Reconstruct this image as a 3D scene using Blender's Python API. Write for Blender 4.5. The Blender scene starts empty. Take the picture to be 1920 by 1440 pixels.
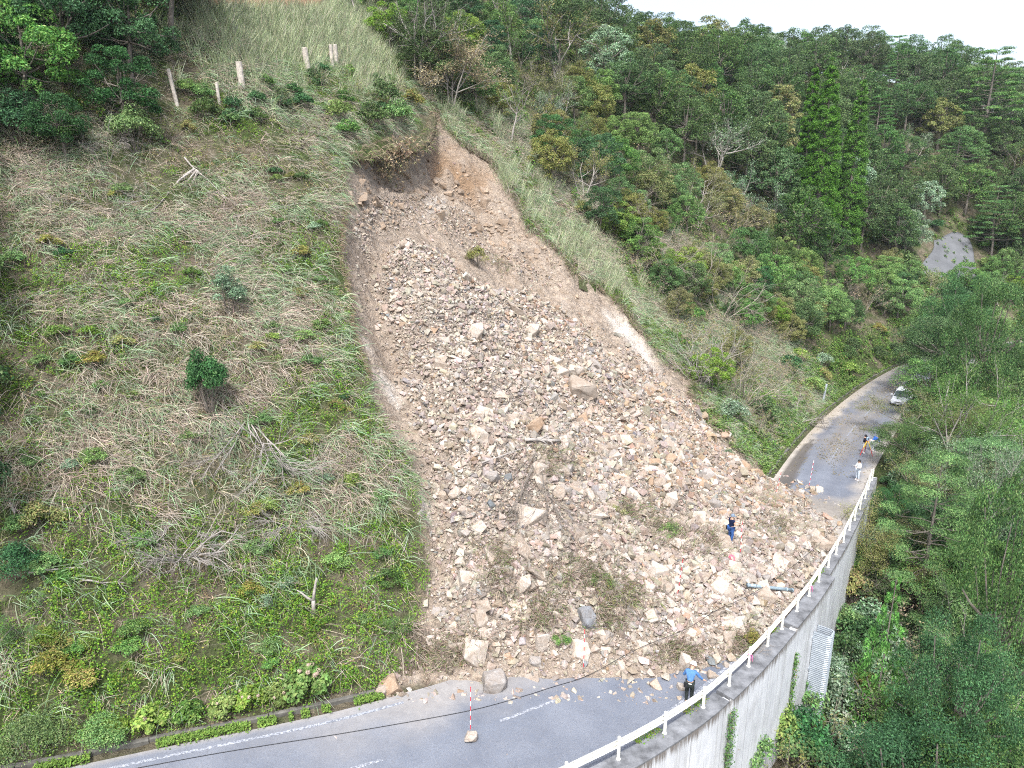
import bpy, bmesh, math, random
import numpy as np
from mathutils import Vector, Matrix

# ------------------------------------------------------------------ camera, sky, sun, exposure
SC = bpy.context.scene
COL = SC.collection
CAM = np.array([0.0, 0.0, 19.6])
PITCH = math.radians(16.0)
FPX = 1371.0                                   # focal length in pixels of a 1920 wide picture
cam = bpy.data.cameras.new('camera')
cam.sensor_width = 36.0
cam.lens = 36.0 * FPX / 1920.0
cam.clip_start = 0.1
cam.clip_end = 2000.0
cam_o = bpy.data.objects.new('camera', cam)
cam_o.location = CAM
cam_o.rotation_euler = (math.pi / 2 - PITCH, 0, 0)
COL.objects.link(cam_o)
SC.camera = cam_o

SUN_EL, SUN_AZ = math.radians(58), math.radians(190)
w = bpy.data.worlds.new('World')
SC.world = w
w.use_nodes = True
nt = w.node_tree
nt.nodes.clear()
sky = nt.nodes.new('ShaderNodeTexSky')
sky.sky_type = 'NISHITA'
sky.sun_disc = False
sky.sun_elevation = SUN_EL
sky.sun_rotation = SUN_AZ
sky.air_density = 1.0
sky.dust_density = 4.0
sky.ozone_density = 1.0
hsv = nt.nodes.new('ShaderNodeHueSaturation')
hsv.inputs['Saturation'].default_value = 0.7
bg = nt.nodes.new('ShaderNodeBackground')
bg.inputs['Strength'].default_value = 0.12
wo = nt.nodes.new('ShaderNodeOutputWorld')
nt.links.new(sky.outputs[0], hsv.inputs['Color'])
nt.links.new(hsv.outputs[0], bg.inputs['Color'])
nt.links.new(bg.outputs[0], wo.inputs['Surface'])
sun = bpy.data.lights.new('sun', 'SUN')
sun.energy = 1.5
sun.angle = math.radians(10)
sun.color = (0.97, 0.985, 1.0)
sun_o = bpy.data.objects.new('sun', sun)
# the lamp shines from the sky's sun: azimuth clockwise from +Y
sdir = Vector((math.sin(SUN_AZ) * math.cos(SUN_EL), math.cos(SUN_AZ) * math.cos(SUN_EL), math.sin(SUN_EL)))
sun_o.rotation_euler = sdir.to_track_quat('Z', 'Y').to_euler()
COL.objects.link(sun_o)
SC.view_settings.view_transform = 'Standard'
SC.view_settings.look = 'None'
SC.view_settings.exposure = 1.65
SC.view_settings.gamma = 1.0
SC.cycles.max_bounces = 5
SC.cycles.diffuse_bounces = 3
SC.cycles.transparent_max_bounces = 4
SC.cycles.use_denoising = False
SC.cycles.filter_width = 1.1

# ------------------------------------------------------------------ helpers
RNG = np.random.default_rng(11)

def project(P):
    """world points -> pixel of a 1920x1440 picture and distance along the axis"""
    P = np.atleast_2d(P) - CAM
    f = np.array([0, math.cos(PITCH), -math.sin(PITCH)])
    u = np.array([0, math.sin(PITCH), math.cos(PITCH)])
    t = P @ f
    tt = np.where(np.abs(t) < 1e-3, 1e-3, t)
    return 960 + FPX * P[:, 0] / tt, 720 - FPX * (P @ u) / tt, t

def ray(u, v):
    x = (np.asarray(u, float) - 960) / FPX
    y = -(np.asarray(v, float) - 720) / FPX
    return np.stack([x, math.cos(PITCH) + y * math.sin(PITCH), -math.sin(PITCH) + y * math.cos(PITCH)], -1)

def _hash(ix, iy, seed):
    n = (ix.astype(np.int64) * 374761393 + iy.astype(np.int64) * 668265263 + seed * 2147483647) & 0xffffffff
    n = ((n ^ (n >> 13)) * 1274126177) & 0xffffffff
    n = (n ^ (n >> 16)) & 0xffffffff
    return n / 4294967295.0

def vnoise(x, y, seed=0):
    ix, iy = np.floor(x), np.floor(y)
    fx, fy = x - ix, y - iy
    fx, fy = fx * fx * (3 - 2 * fx), fy * fy * (3 - 2 * fy)
    a, b = _hash(ix, iy, seed), _hash(ix + 1, iy, seed)
    c, d = _hash(ix, iy + 1, seed), _hash(ix + 1, iy + 1, seed)
    return (a + (b - a) * fx) * (1 - fy) + (c + (d - c) * fx) * fy

def fbm(x, y, scale, octaves=4, seed=0):
    x, y = np.asarray(x, float) / scale, np.asarray(y, float) / scale
    s, a, tot = 0, 1.0, 0
    for k in range(octaves):
        s = s + a * vnoise(x * 2 ** k + 17.3 * k, y * 2 ** k - 9.1 * k, seed + k)
        tot += a
        a *= 0.5
    return s / tot

def sstep(a, b, x):
    t = np.clip((x - a) / (b - a), 0, 1)
    return t * t * (3 - 2 * t)

def sd_poly(poly, u, v):
    """signed distance to a polygon, positive inside"""
    poly = np.asarray(poly, float)
    u, v = np.asarray(u, float), np.asarray(v, float)
    d = np.full(u.shape, 1e18)
    ins = np.zeros(u.shape, bool)
    n = len(poly)
    for i in range(n):
        (ax, ay), (bx, by) = poly[i], poly[(i + 1) % n]
        ex, ey = bx - ax, by - ay
        wx, wy = u - ax, v - ay
        k = np.clip((wx * ex + wy * ey) / (ex * ex + ey * ey + 1e-12), 0, 1)
        d = np.minimum(d, (wx - ex * k) ** 2 + (wy - ey * k) ** 2)
        cond = ((ay <= v) & (by > v)) | ((by <= v) & (ay > v))
        xs = ax + (v - ay) * ex / (ey if abs(ey) > 1e-12 else 1e-12)
        ins ^= cond & (u < xs)
    return np.where(ins, 1, -1) * np.sqrt(d)

def norm(a):
    return a / (np.linalg.norm(a, axis=-1, keepdims=True) + 1e-12)

def make_mesh(name, V, faces, cols=None, smooth=False, attrs=None):
    """one mesh from numpy arrays; faces is a list of (M,k) index arrays"""
    me = bpy.data.meshes.new(name)
    V = np.asarray(V, np.float32)
    faces = [np.asarray(f, np.int32) for f in faces if len(f)]
    me.vertices.add(len(V))
    me.vertices.foreach_set('co', V.ravel())
    nl = sum(f.size for f in faces)
    npoly = sum(len(f) for f in faces)
    me.loops.add(nl)
    me.loops.foreach_set('vertex_index', np.concatenate([f.ravel() for f in faces]))
    tot = np.concatenate([np.full(len(f), f.shape[1], np.int32) for f in faces])
    st = np.concatenate([[0], np.cumsum(tot)[:-1]]).astype(np.int32)
    me.polygons.add(npoly)
    me.polygons.foreach_set('loop_start', st)
    me.polygons.foreach_set('loop_total', tot)
    me.polygons.foreach_set('use_smooth', np.full(npoly, bool(smooth)))
    if cols is not None:
        a = me.attributes.new('Col', 'FLOAT_COLOR', 'POINT')
        c = np.ones((len(V), 4), np.float32)
        c[:, :3] = cols
        a.data.foreach_set('color', c.ravel())
    for k, val in (attrs or {}).items():
        a = me.attributes.new(k, 'FLOAT', 'POINT')
        a.data.foreach_set('value', np.asarray(val, np.float32).ravel())
    me.update(calc_edges=True)
    return me

class MB:
    """collects shapes for ONE mesh"""
    def __init__(self):
        self.V, self.F, self.C, self.n = [], {}, [], 0
    def add(self, V, F, col=None):
        V = np.asarray(V, float)
        F = np.asarray(F, int)
        self.V.append(V)
        self.F.setdefault(F.shape[1], []).append(F + self.n)
        self.C.append(np.broadcast_to(np.asarray(col if col is not None else (1, 1, 1), float), (len(V), 3)))
        self.n += len(V)
        return self
    def box(self, c, s, rz=0.0, col=None, R=None):
        x, y, z = np.array(s) / 2
        V = np.array([[-x, -y, -z], [x, -y, -z], [x, y, -z], [-x, y, -z], [-x, -y, z], [x, -y, z], [x, y, z], [-x, y, z]])
        if R is None:
            ca, sa = math.cos(rz), math.sin(rz)
            R = np.array([[ca, -sa, 0], [sa, ca, 0], [0, 0, 1]])
        V = V @ np.asarray(R).T + np.array(c)
        return self.add(V, [[0, 3, 2, 1], [4, 5, 6, 7], [0, 1, 5, 4], [1, 2, 6, 5], [2, 3, 7, 6], [3, 0, 4, 7]], col)
    def tube(self, pts, rad, n=6, col=None, caps=True):
        pts = np.asarray(pts, float)
        rad = np.broadcast_to(np.asarray(rad, float), (len(pts),))
        tan = norm(np.gradient(pts, axis=0))
        up = np.array([0.0, 0, 1])
        if abs(tan[0] @ up) > 0.9:
            up = np.array([1.0, 0, 0])
        s = norm(np.cross(tan, up))
        q = np.cross(s, tan)
        a = np.arange(n) / n * 2 * math.pi
        ring = pts[:, None] + rad[:, None, None] * (np.cos(a)[None, :, None] * s[:, None] + np.sin(a)[None, :, None] * q[:, None])
        m = len(pts)
        i, j = np.meshgrid(np.arange(m - 1), np.arange(n), indexing='ij')
        a0, a1 = i * n + j, i * n + (j + 1) % n
        F = np.stack([a0, a1, a1 + n, a0 + n], -1).reshape(-1, 4)
        V = ring.reshape(-1, 3)
        base = self.n
        self.add(V, F, col)
        if caps:
            for k, rev in ((0, True), (m - 1, False)):
                idx = base + k * n + np.arange(n)
                self.F.setdefault(n, []).append(np.array([idx[::-1] if rev else idx]))
        return self
    def lathe(self, c, prof, n=16, col=None):
        prof = np.asarray(prof, float)
        a = np.arange(n) / n * 2 * math.pi
        V = np.stack([prof[:, 0, None] * np.cos(a), prof[:, 0, None] * np.sin(a), np.broadcast_to(prof[:, 1, None], (len(prof), n))], -1).reshape(-1, 3) + np.array(c)
        m = len(prof)
        i, j = np.meshgrid(np.arange(m - 1), np.arange(n), indexing='ij')
        a0, a1 = i * n + j, i * n + (j + 1) % n
        return self.add(V, np.stack([a0, a1, a1 + n, a0 + n], -1).reshape(-1, 4), col)
    def mesh(self, name, smooth=False, col=True):
        return make_mesh(name, np.concatenate(self.V), [np.concatenate(f) for f in self.F.values()],
                         np.concatenate(self.C) if col else None, smooth)
    def build(self, name, mat, parent=None, smooth=False):
        return obj(name, self.mesh(name, smooth), mat, parent)

def obj(name, me, mat=None, parent=None):
    o = bpy.data.objects.new(name, me)
    COL.objects.link(o)
    if mat is not None and len(me.materials) == 0:
        me.materials.append(mat)
    if parent is not None:
        o.parent = parent
    return o

def tag(o, label=None, cat=None, group=None, kind=None):
    if label: o['label'] = label
    if cat: o['category'] = cat
    if group: o['group'] = group
    if kind: o['kind'] = kind
    return o

def thing(name, label, cat, loc=(0, 0, 0), rz=0.0, group=None):
    o = bpy.data.objects.new(name, None)
    COL.objects.link(o)
    o.location = loc
    o.rotation_euler = (0, 0, rz)
    o.empty_display_size = 0.2
    return tag(o, label, cat, group)

def copy_thing(o, loc, rot, scale, label=None, group=None):
    c = o.copy()
    COL.objects.link(c)
    c.location, c.rotation_euler, c.scale = loc, rot, scale
    if label: c['label'] = label
    if group: c['group'] = group
    for ch in o.children:
        d = ch.copy()
        COL.objects.link(d)
        d.parent = c
        for g in ch.children:
            e = g.copy()
            COL.objects.link(e)
            e.parent = d
    return c

# ------------------------------------------------------------------ materials
def new_mat(name, rough=0.8, spec=0.3):
    m = bpy.data.materials.new(name)
    m.use_nodes = True
    b = m.node_tree.nodes['Principled BSDF']
    b.inputs['Roughness'].default_value = rough
    b.inputs['Specular IOR Level'].default_value = spec
    return m, m.node_tree, b

def N(nt, t, **kw):
    n = nt.nodes.new(t)
    for k, v in kw.items():
        setattr(n, k, v)
    return n

def noise_node(nt, scale, detail=4, rough=0.6, vec=None):
    n = N(nt, 'ShaderNodeTexNoise')
    n.inputs['Scale'].default_value = scale
    n.inputs['Detail'].default_value = detail
    n.inputs['Roughness'].default_value = rough
    if vec is not None:
        nt.links.new(vec, n.inputs['Vector'])
    return n.outputs['Fac']

def ramp(nt, fac, stops):
    r = N(nt, 'ShaderNodeValToRGB')
    e = r.color_ramp.elements
    while len(e) < len(stops):
        e.new(0.5)
    for k, (p, c) in enumerate(stops):
        e[k].position = p
        e[k].color = (*c, 1) if len(c) == 3 else c
    nt.links.new(fac, r.inputs['Fac'])
    return r.outputs['Color']

def mix(nt, fac, a, b, mode='MIX'):
    n = N(nt, 'ShaderNodeMix', data_type='RGBA', blend_type=mode)
    for sock, v in ((n.inputs['Factor'], fac), (n.inputs['A'], a), (n.inputs['B'], b)):
        if isinstance(v, (int, float)):
            sock.default_value = v
        elif isinstance(v, tuple):
            sock.default_value = (*v, 1)
        else:
            nt.links.new(v, sock)
    return n.outputs['Result']

def attr(nt, name, color=False):
    a = N(nt, 'ShaderNodeAttribute', attribute_name=name)
    return a.outputs['Color'] if color else a.outputs['Fac']

def math_node(nt, op, a, b=0.0, clamp=False):
    n = N(nt, 'ShaderNodeMath', operation=op, use_clamp=clamp)
    for s, v in ((n.inputs[0], a), (n.inputs[1], b)):
        if isinstance(v, (int, float)):
            s.default_value = v
        else:
            nt.links.new(v, s)
    return n.outputs[0]

def bump(nt, b, height, strength=0.4, dist=0.05):
    n = N(nt, 'ShaderNodeBump')
    n.inputs['Strength'].default_value = strength
    n.inputs['Distance'].default_value = dist
    nt.links.new(height, n.inputs['Height'])
    nt.links.new(n.outputs[0], b.inputs['Normal'])

def objpos(nt):
    return N(nt, 'ShaderNodeNewGeometry').outputs['Position']

def simple_mat(name, color, rough=0.7, spec=0.3, metal=0.0, var=0.12, scale=8.0, bmp=0.0):
    m, nt, b = new_mat(name, rough, spec)
    f = noise_node(nt, scale, 5, 0.65, N(nt, 'ShaderNodeTexCoord').outputs['Object'])
    lo = tuple(max(0, c * (1 - var * 2)) for c in color)
    hi = tuple(min(1, c * (1 + var)) for c in color)
    nt.links.new(ramp(nt, f, [(0.3, lo), (0.7, hi)]), b.inputs['Base Color'])
    b.inputs['Metallic'].default_value = metal
    if bmp:
        bump(nt, b, f, bmp, 0.02)
    return m

def leaf_mat(name, hue_var=0.03, val_var=0.35, rough=0.55, spec=0.35, trans=0.25):
    """leaf colour from the mesh, shifted a little per plant; thin leaves let light through"""
    m, nt, b = new_mat(name, rough, spec)
    c = attr(nt, 'Col', True)
    info = N(nt, 'ShaderNodeObjectInfo')
    h = N(nt, 'ShaderNodeHueSaturation')
    nt.links.new(c, h.inputs['Color'])
    nt.links.new(math_node(nt, 'ADD', math_node(nt, 'MULTIPLY', info.outputs['Random'], hue_var), 0.5 - hue_var / 2), h.inputs['Hue'])
    rnd2 = math_node(nt, 'FRACT', math_node(nt, 'MULTIPLY', info.outputs['Random'], 7.31))
    nt.links.new(math_node(nt, 'ADD', math_node(nt, 'MULTIPLY', rnd2, val_var), 1 - val_var / 2), h.inputs['Value'])
    rnd3 = math_node(nt, 'FRACT', math_node(nt, 'MULTIPLY', info.outputs['Random'], 13.7))
    nt.links.new(math_node(nt, 'ADD', math_node(nt, 'MULTIPLY', rnd3, 0.25), 0.93), h.inputs['Saturation'])
    nt.links.new(h.outputs[0], b.inputs['Base Color'])
    if trans:
        tr = N(nt, 'ShaderNodeBsdfTranslucent')
        nt.links.new(h.outputs[0], tr.inputs['Color'])
        mx = N(nt, 'ShaderNodeMixShader')
        mx.inputs[0].default_value = trans
        nt.links.new(b.outputs[0], mx.inputs[1])
        nt.links.new(tr.outputs[0], mx.inputs[2])
        nt.links.new(mx.outputs[0], nt.nodes['Material Output'].inputs['Surface'])
    return m
# ------------------------------------------------------------------ the lie of the land
# left edge of the road in plan, from below the camera round the spur and away to the right
EDGE = np.array([(-75, -6), (-58, 2.5), (-40, 10.3), (-25, 16.4), (-14, 20.8), (-5.4, 24.2), (2.5, 29), (9.5, 36.2), (15.2, 44.5),
                 (20.3, 53.4), (25.4, 61.7), (31, 70), (38, 79.5), (46.5, 90), (55, 99), (66, 107.5), (80, 114), (100, 118),
                 (130, 119), (170, 116), (230, 108), (320, 95)], float)

def catmull(P, step):
    out = []
    P = np.vstack([2 * P[0] - P[1], P, 2 * P[-1] - P[-2]])
    for i in range(1, len(P) - 2):
        p0, p1, p2, p3 = P[i - 1:i + 3]
        n = max(2, int(np.linalg.norm(p2 - p1) / step))
        for t in np.arange(n) / n:
            out.append(0.5 * (2 * p1 + (p2 - p0) * t + (2 * p0 - 5 * p1 + 4 * p2 - p3) * t * t + (3 * p1 - p0 - 3 * p2 + p3) * t ** 3))
    out.append(P[-2])
    return np.array(out)

LINE = catmull(EDGE, 1.2)
SEG = LINE[1:] - LINE[:-1]
SLEN = np.linalg.norm(SEG, axis=1)
SCUM = np.concatenate([[0], np.cumsum(SLEN)])
def s_of(p):
    return SCUM[np.argmin(((LINE - np.array(p)) ** 2).sum(1))]
S_A, S_B, S_C = s_of((-5.4, 24.2)), s_of((20.3, 53.4)), s_of((55, 99))

def road_z(s):
    return np.interp(s, [S_A - 60, S_A - 10, S_A + 5, S_B, S_C, S_C + 120], [4.5, 0.5, -0.2, -3.1, -5.6, -6.5])

def road_coords(x, y):
    """distance along the left road edge and signed distance from it (uphill side positive)"""
    x, y = np.asarray(x, float), np.asarray(y, float)
    sh = x.shape
    x, y = x.ravel(), y.ravel()
    s, d = np.empty_like(x), np.empty_like(x)
    for a in range(0, len(x), 20000):
        px, py = x[a:a + 20000, None], y[a:a + 20000, None]
        wx, wy = px - LINE[None, :-1, 0], py - LINE[None, :-1, 1]
        k = np.clip((wx * SEG[:, 0] + wy * SEG[:, 1]) / (SLEN ** 2), 0, 1)
        rx, ry = wx - k * SEG[:, 0], wy - k * SEG[:, 1]
        r2 = rx * rx + ry * ry
        i = r2.argmin(1)
        m = np.arange(len(i))
        side = SEG[i, 0] * ry[m, i] - SEG[i, 1] * rx[m, i]
        d[a:a + 20000] = np.sqrt(r2[m, i]) * np.sign(side)
        s[a:a + 20000] = SCUM[i] + k[m, i] * SLEN[i]
    return s.reshape(sh), d.reshape(sh)

def road_pt(s, d, dz=0.0):
    """point at distance s along the left edge, d to the uphill side of it"""
    s = np.atleast_1d(np.asarray(s, float))
    d = np.broadcast_to(np.asarray(d, float), s.shape)
    i = np.clip(np.searchsorted(SCUM, s) - 1, 0, len(SLEN) - 1)
    k = (s - SCUM[i]) / SLEN[i]
    # smooth normals between vertices
    T = norm(np.gradient(LINE, axis=0))
    t = norm(T[i] * (1 - k)[:, None] + T[i + 1] * k[:, None])
    p = LINE[i] + SEG[i] * k[:, None]
    q = p + np.stack([-t[:, 1], t[:, 0]], -1) * d[:, None]
    return np.column_stack([q, road_z(s) + dz])

SCAR = [(800, 203), (772, 245), (735, 262), (690, 258), (645, 285), (635, 340), (640, 400), (628, 470), (640, 520), (652, 570),
        (658, 640), (690, 710), (705, 760), (735, 805), (765, 860), (780, 900), (790, 960), (800, 1010), (805, 1060), (790, 1110),
        (775, 1160), (768, 1235), (715, 1280), (700, 1305), (760, 1298), (830, 1295), (900, 1305), (960, 1292), (1050, 1296),
        (1150, 1298), (1240, 1300), (1290, 1290), (1345, 1282), (1410, 1260), (1480, 1205), (1530, 1145), (1575, 1085),
        (1598, 1030), (1575, 975), (1505, 918), (1440, 888), (1400, 850), (1330, 800), (1305, 770), (1300, 720), (1215, 640),
        (1165, 575), (1110, 530), (1075, 515), (1060, 480), (1000, 430), (965, 360), (925, 305), (875, 275), (845, 250), (820, 208)]
DEBRIS = [(680, 470), (695, 425), (725, 400), (790, 392), (850, 425), (885, 462), (930, 478), (1005, 508), (1065, 545), (1125, 588),
          (1180, 632), (1228, 682), (1268, 718), (1305, 752), (1335, 800), (1400, 850), (1440, 888), (1505, 918), (1575, 975),
          (1598, 1030), (1575, 1085), (1530, 1145), (1480, 1205), (1410, 1260), (1345, 1282), (1290, 1290), (1240, 1300),
          (1150, 1298), (1050, 1296), (960, 1292), (900, 1305), (830, 1295), (760, 1298), (700, 1305), (715, 1280), (768, 1235),
          (775, 1160), (792, 1110), (808, 1060), (806, 1010), (805, 950), (795, 880), (775, 800), (762, 740), (750, 670),
          (728, 600), (705, 540)]

def grow_axis(lo, hi, step, a, b, g):
    core = list(np.arange(lo, hi, step))
    x, st = core[-1], step
    while x < b:
        st = min(st * g, 3.0); x += st; core.append(x)
    x, st = core[0], step
    while x > a:
        st = min(st * g, 3.0); x -= st; core.insert(0, x)
    return np.array(core)

GX = grow_axis(-34, 34, 0.27, -80, 240, 1.12)
GY = grow_axis(13, 82, 0.27, -14, 290, 1.12)
X, Y = np.meshgrid(GX, GY)
S, D = road_coords(X, Y)
ZR = road_z(S)
n1 = fbm(X, Y, 9, 4, 3) - 0.5
n2 = fbm(X, Y, 2.2, 4, 5) - 0.5
az = X / np.maximum(Y, 1)
cap = np.interp(az, [0.02, 0.07, 0.10, 0.2, 0.40, 0.52, 0.65, 0.8], [70, 60, 48, 45, 46.5, 44.5, 38, 28]) + (fbm(X, Y, 40, 3, 9) - 0.5) * 5
P = 0.84 * np.maximum(D - 0.9, 0) + 0.25 * sstep(0.2, 1.2, D)
P = -4 * np.log(np.exp(-P / 4) + np.exp(-cap / 4)) + 4 * np.log(1 + np.exp(-cap / 4))
wob = sstep(1.0, 5.0, D)
uphill = ZR + P + wob * (n1 * 2.2 + n2 * 0.5)
WALLH = np.interp(S, [S_A - 70, S_B - 12, S_B + 1, S_B + 6], [6.8, 6.8, 2.5, 0.4])
valley = ZR - WALLH - 0.72 * np.maximum(-D - 7.8, 0) * (1 + 0.2 * n1) + (n1 * 3 + n2) * sstep(8.5, 12, -D)
valley = np.maximum(valley, -38 + 4 * n1)
RAIL_S = np.array([60, 80, 85.8, 87.5, 89.1, 91.0, 92.7, 94.7, 96.5, 98.3, 100.3, 102.3, 104.4, 106.6, 108.5, 113.5, 118.4, 124, 130])
RAIL_D = np.array([-7.6, -7.3, -7.02, -6.87, -6.74, -6.59, -6.48, -6.41, -6.38, -6.35, -6.38, -6.43, -6.51, -6.55, -6.66, -6.97, -7.04, -7.2, -7.3])
def rail_d(s):
    return np.interp(s, RAIL_S, RAIL_D)
Z0 = np.where(D > 0, uphill, np.where(D > rail_d(S) - 0.08, ZR - 0.1, np.minimum(valley, ZR - 0.15)))

U, V_, T_ = project(np.column_stack([X.ravel(), Y.ravel(), Z0.ravel()]))
U, V_, T_ = U.reshape(X.shape), V_.reshape(X.shape), T_.reshape(X.shape)
infront = T_ > 5
rag = (fbm(X, Y, 1.4, 3, 21) - 0.5) * 34 + (fbm(X, Y, 0.45, 2, 23) - 0.5) * 14
near = (U > 500) & (U < 1700) & (V_ > 100) & (V_ < 1400) & infront
sd_s, sd_d = np.full(X.shape, -999.0), np.full(X.shape, -999.0)
sd_s[near] = sd_poly(SCAR, U[near], V_[near])
sd_d[near] = sd_poly(DEBRIS, U[near], V_[near])
onroad = D < 0.5
sd_s = np.where(near, sd_s + np.where(onroad, rag * 0.25, rag * 0.7), -999)
sd_d = np.where(near, sd_d + rag * 1.1, -999)
ms, md = sd_s * T_ / FPX, sd_d * T_ / FPX          # in metres
# the bank left by the slide: a torn lip, then a bare bed two to three metres down
upper = sstep(8, 22, D)
bed = sstep(-0.1, 0.5, ms) * 0.9 + sstep(0.2, 2.6, ms) * (0.9 + 1.5 * upper)
hole = np.exp(-(((U - 742) / 46) ** 2 + ((V_ - 272) / 15) ** 2)) * 3.2 * near + np.exp(-(((U - 870) / 60) ** 2 + ((V_ - 345 - (U - 870) * 0.5) / 9) ** 2)) * 0.8 * near
slab = fbm(X + 0.6 * Z0, Y - 0.5 * Z0, 1.6, 4, 31)
stratum = (Z0 * 0.9 + X * 0.55 + 1.6 * fbm(X, Y, 3.0, 3, 33))
ledge = stratum - np.floor(stratum)
rocky = (slab - 0.5) * 1.7 + (ledge - 0.5) * 0.75 + (fbm(X, Y, 0.5, 3, 35) - 0.5) * 0.5
bare = sstep(0.0, 1.2, ms) * np.where(onroad, 0, 1)
Z1 = np.where(onroad, Z0, Z0 - bed - hole + rocky * bare * 0.85)
Q = np.interp(D, [-7.8, -6.6, -3.5, 0, 5, 10, 15, 20, 25, 30, 40], [0.15, 0.55, 1.25, 2.5, 5.3, 8.3, 11.9, 16.0, 20.2, 24.4, 32])
heap = (fbm(X, Y, 4.5, 3, 41) - 0.5) * 2.2 + (fbm(X, Y, 1.3, 3, 43) - 0.5) * 1.0
deb = ZR + Q + heap * (0.35 + 0.65 * sstep(-6, 2, D))
w_lo, w_hi, k_lo = sstep(0.0, 3.4, ms), sstep(-0.3, 2.4, md), sstep(0.5, 4, D)
wd = w_lo * (1 - k_lo) + w_hi * k_lo
wd = wd * sstep(-0.1, 0.35, D - rail_d(S))
Z = Z1 + (deb - Z1) * wd
HZ = Z

def _bil(A, x, y):
    x, y = np.asarray(x, float), np.asarray(y, float)
    i = np.clip(np.searchsorted(GX, x) - 1, 0, len(GX) - 2)
    j = np.clip(np.searchsorted(GY, y) - 1, 0, len(GY) - 2)
    fx = np.clip((x - GX[i]) / (GX[i + 1] - GX[i]), 0, 1)
    fy = np.clip((y - GY[j]) / (GY[j + 1] - GY[j]), 0, 1)
    return (A[j, i] * (1 - fx) + A[j, i + 1] * fx) * (1 - fy) + (A[j + 1, i] * (1 - fx) + A[j + 1, i + 1] * fx) * fy

def H(x, y):
    return _bil(HZ, x, y)

def slope_normal(x, y, e=0.6):
    gx = (H(np.asarray(x) + e, y) - H(np.asarray(x) - e, y)) / (2 * e)
    gy = (H(x, np.asarray(y) + e) - H(x, np.asarray(y) - e)) / (2 * e)
    return norm(np.stack([-gx, -gy, np.ones_like(gx)], -1))

def hit(u, v, lift=0.0):
    """where the line of sight through a pixel of the 1920x1440 photograph meets the land"""
    u, v = np.atleast_1d(u).astype(float), np.atleast_1d(v).astype(float)
    r = ray(u, v)
    t = np.full(len(u), np.nan)
    prev = np.full(len(u), 14.0)
    done = np.zeros(len(u), bool)
    for tt in np.concatenate([np.arange(14, 90, 0.5), np.arange(90, 260, 1.5)]):
        p = CAM + r * tt
        below = p[:, 2] < H(p[:, 0], p[:, 1]) + lift
        new = below & ~done
        t[new] = tt
        done |= new
        prev = np.where(done, prev, tt)
    t = np.where(done, t, 180)
    lo, hi = prev, t.copy()
    for _ in range(14):
        mid = (lo + hi) / 2
        p = CAM + r * mid[:, None]
        b = p[:, 2] < H(p[:, 0], p[:, 1]) + lift
        hi, lo = np.where(b, mid, hi), np.where(b, lo, mid)
    p = CAM + r * hi[:, None]
    p[:, 2] = H(p[:, 0], p[:, 1])
    return p

def hit1(u, v):
    return hit([u], [v])[0]

def on_road(u, v, dz=0.0):
    """where a line of sight meets the road surface"""
    p = np.array([0, 0, 0.0])
    z = 0.0
    r = ray(u, v)
    for _ in range(30):
        t = (z + dz - CAM[2]) / r[2]
        p = CAM + r * t
        s, d = road_coords(np.array([p[0]]), np.array([p[1]]))
        z = float(road_z(s)[0])
    p[2] = z
    return p

# masks that colour the bare ground (wear, soil and rock colours, nothing of light or shade)
def blob_mask(polys, soft=10):
    m = np.zeros(X.shape)
    for poly in polys:
        q = np.full(X.shape, -99.0)
        q[near] = sd_poly(poly, U[near], V_[near]) + (rag * 0.6)[near]
        m = np.maximum(m, sstep(-soft * 0.3, soft, q))
    return m
WHITE = [[(680, 640), (715, 628), (745, 665), (757, 715), (735, 715), (700, 690)], [(660, 590), (690, 590), (705, 620), (680, 630)],
         [(1130, 560), (1175, 582), (1220, 642), (1262, 705), (1254, 716), (1208, 668), (1165, 612)],
         [(1000, 512), (1060, 530), (1075, 560), (1030, 548)], [(775, 895), (792, 900), (815, 965), (795, 985)],
         [(700, 425), (745, 425), (740, 465), (705, 470)], [(785, 290), (835, 292), (840, 318), (800, 322)]]
RED = [[(785, 205), (825, 240), (880, 280), (935, 322), (925, 335), (860, 322), (800, 268)],
       [(800, 395), (850, 405), (905, 460), (880, 480), (820, 445)], [(640, 660), (690, 720), (740, 800), (710, 800), (650, 700)],
       [(1290, 720), (1310, 780), (1350, 830), (1300, 760)]]
M_bare = np.clip(np.where(onroad, sstep(0.0, 0.03, wd), sstep(-0.15, 0.25, ms)), 0, 1)
M_white = blob_mask(WHITE, 22) * M_bare * sstep(0.25, 0.5, fbm(X, Y, 1.1, 4, 51) + 0.1)
M_red = blob_mask(RED, 24) * M_bare * sstep(0.3, 0.6, fbm(X, Y, 1.6, 4, 53) + 0.1)
M_fines = wd
# the raw red bank of the track along the top of the hill
Ut, Vt = U, V_
top_red = sstep(0, 18, sd_poly([(375, -60), (392, 15), (470, 20), (560, 14), (603, 19), (640, -60)], U, V_) + rag * 0.3) * infront * (T_ < 75)
# earth slope beside the grey concrete face far away
far_soil = np.zeros(X.shape)

nx, ny = len(GX), len(GY)
ii, jj = np.meshgrid(np.arange(nx - 1), np.arange(ny - 1))
a0 = (jj * nx + ii).ravel()
FQ = np.stack([a0, a0 + 1, a0 + 1 + nx, a0 + nx], -1)

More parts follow.
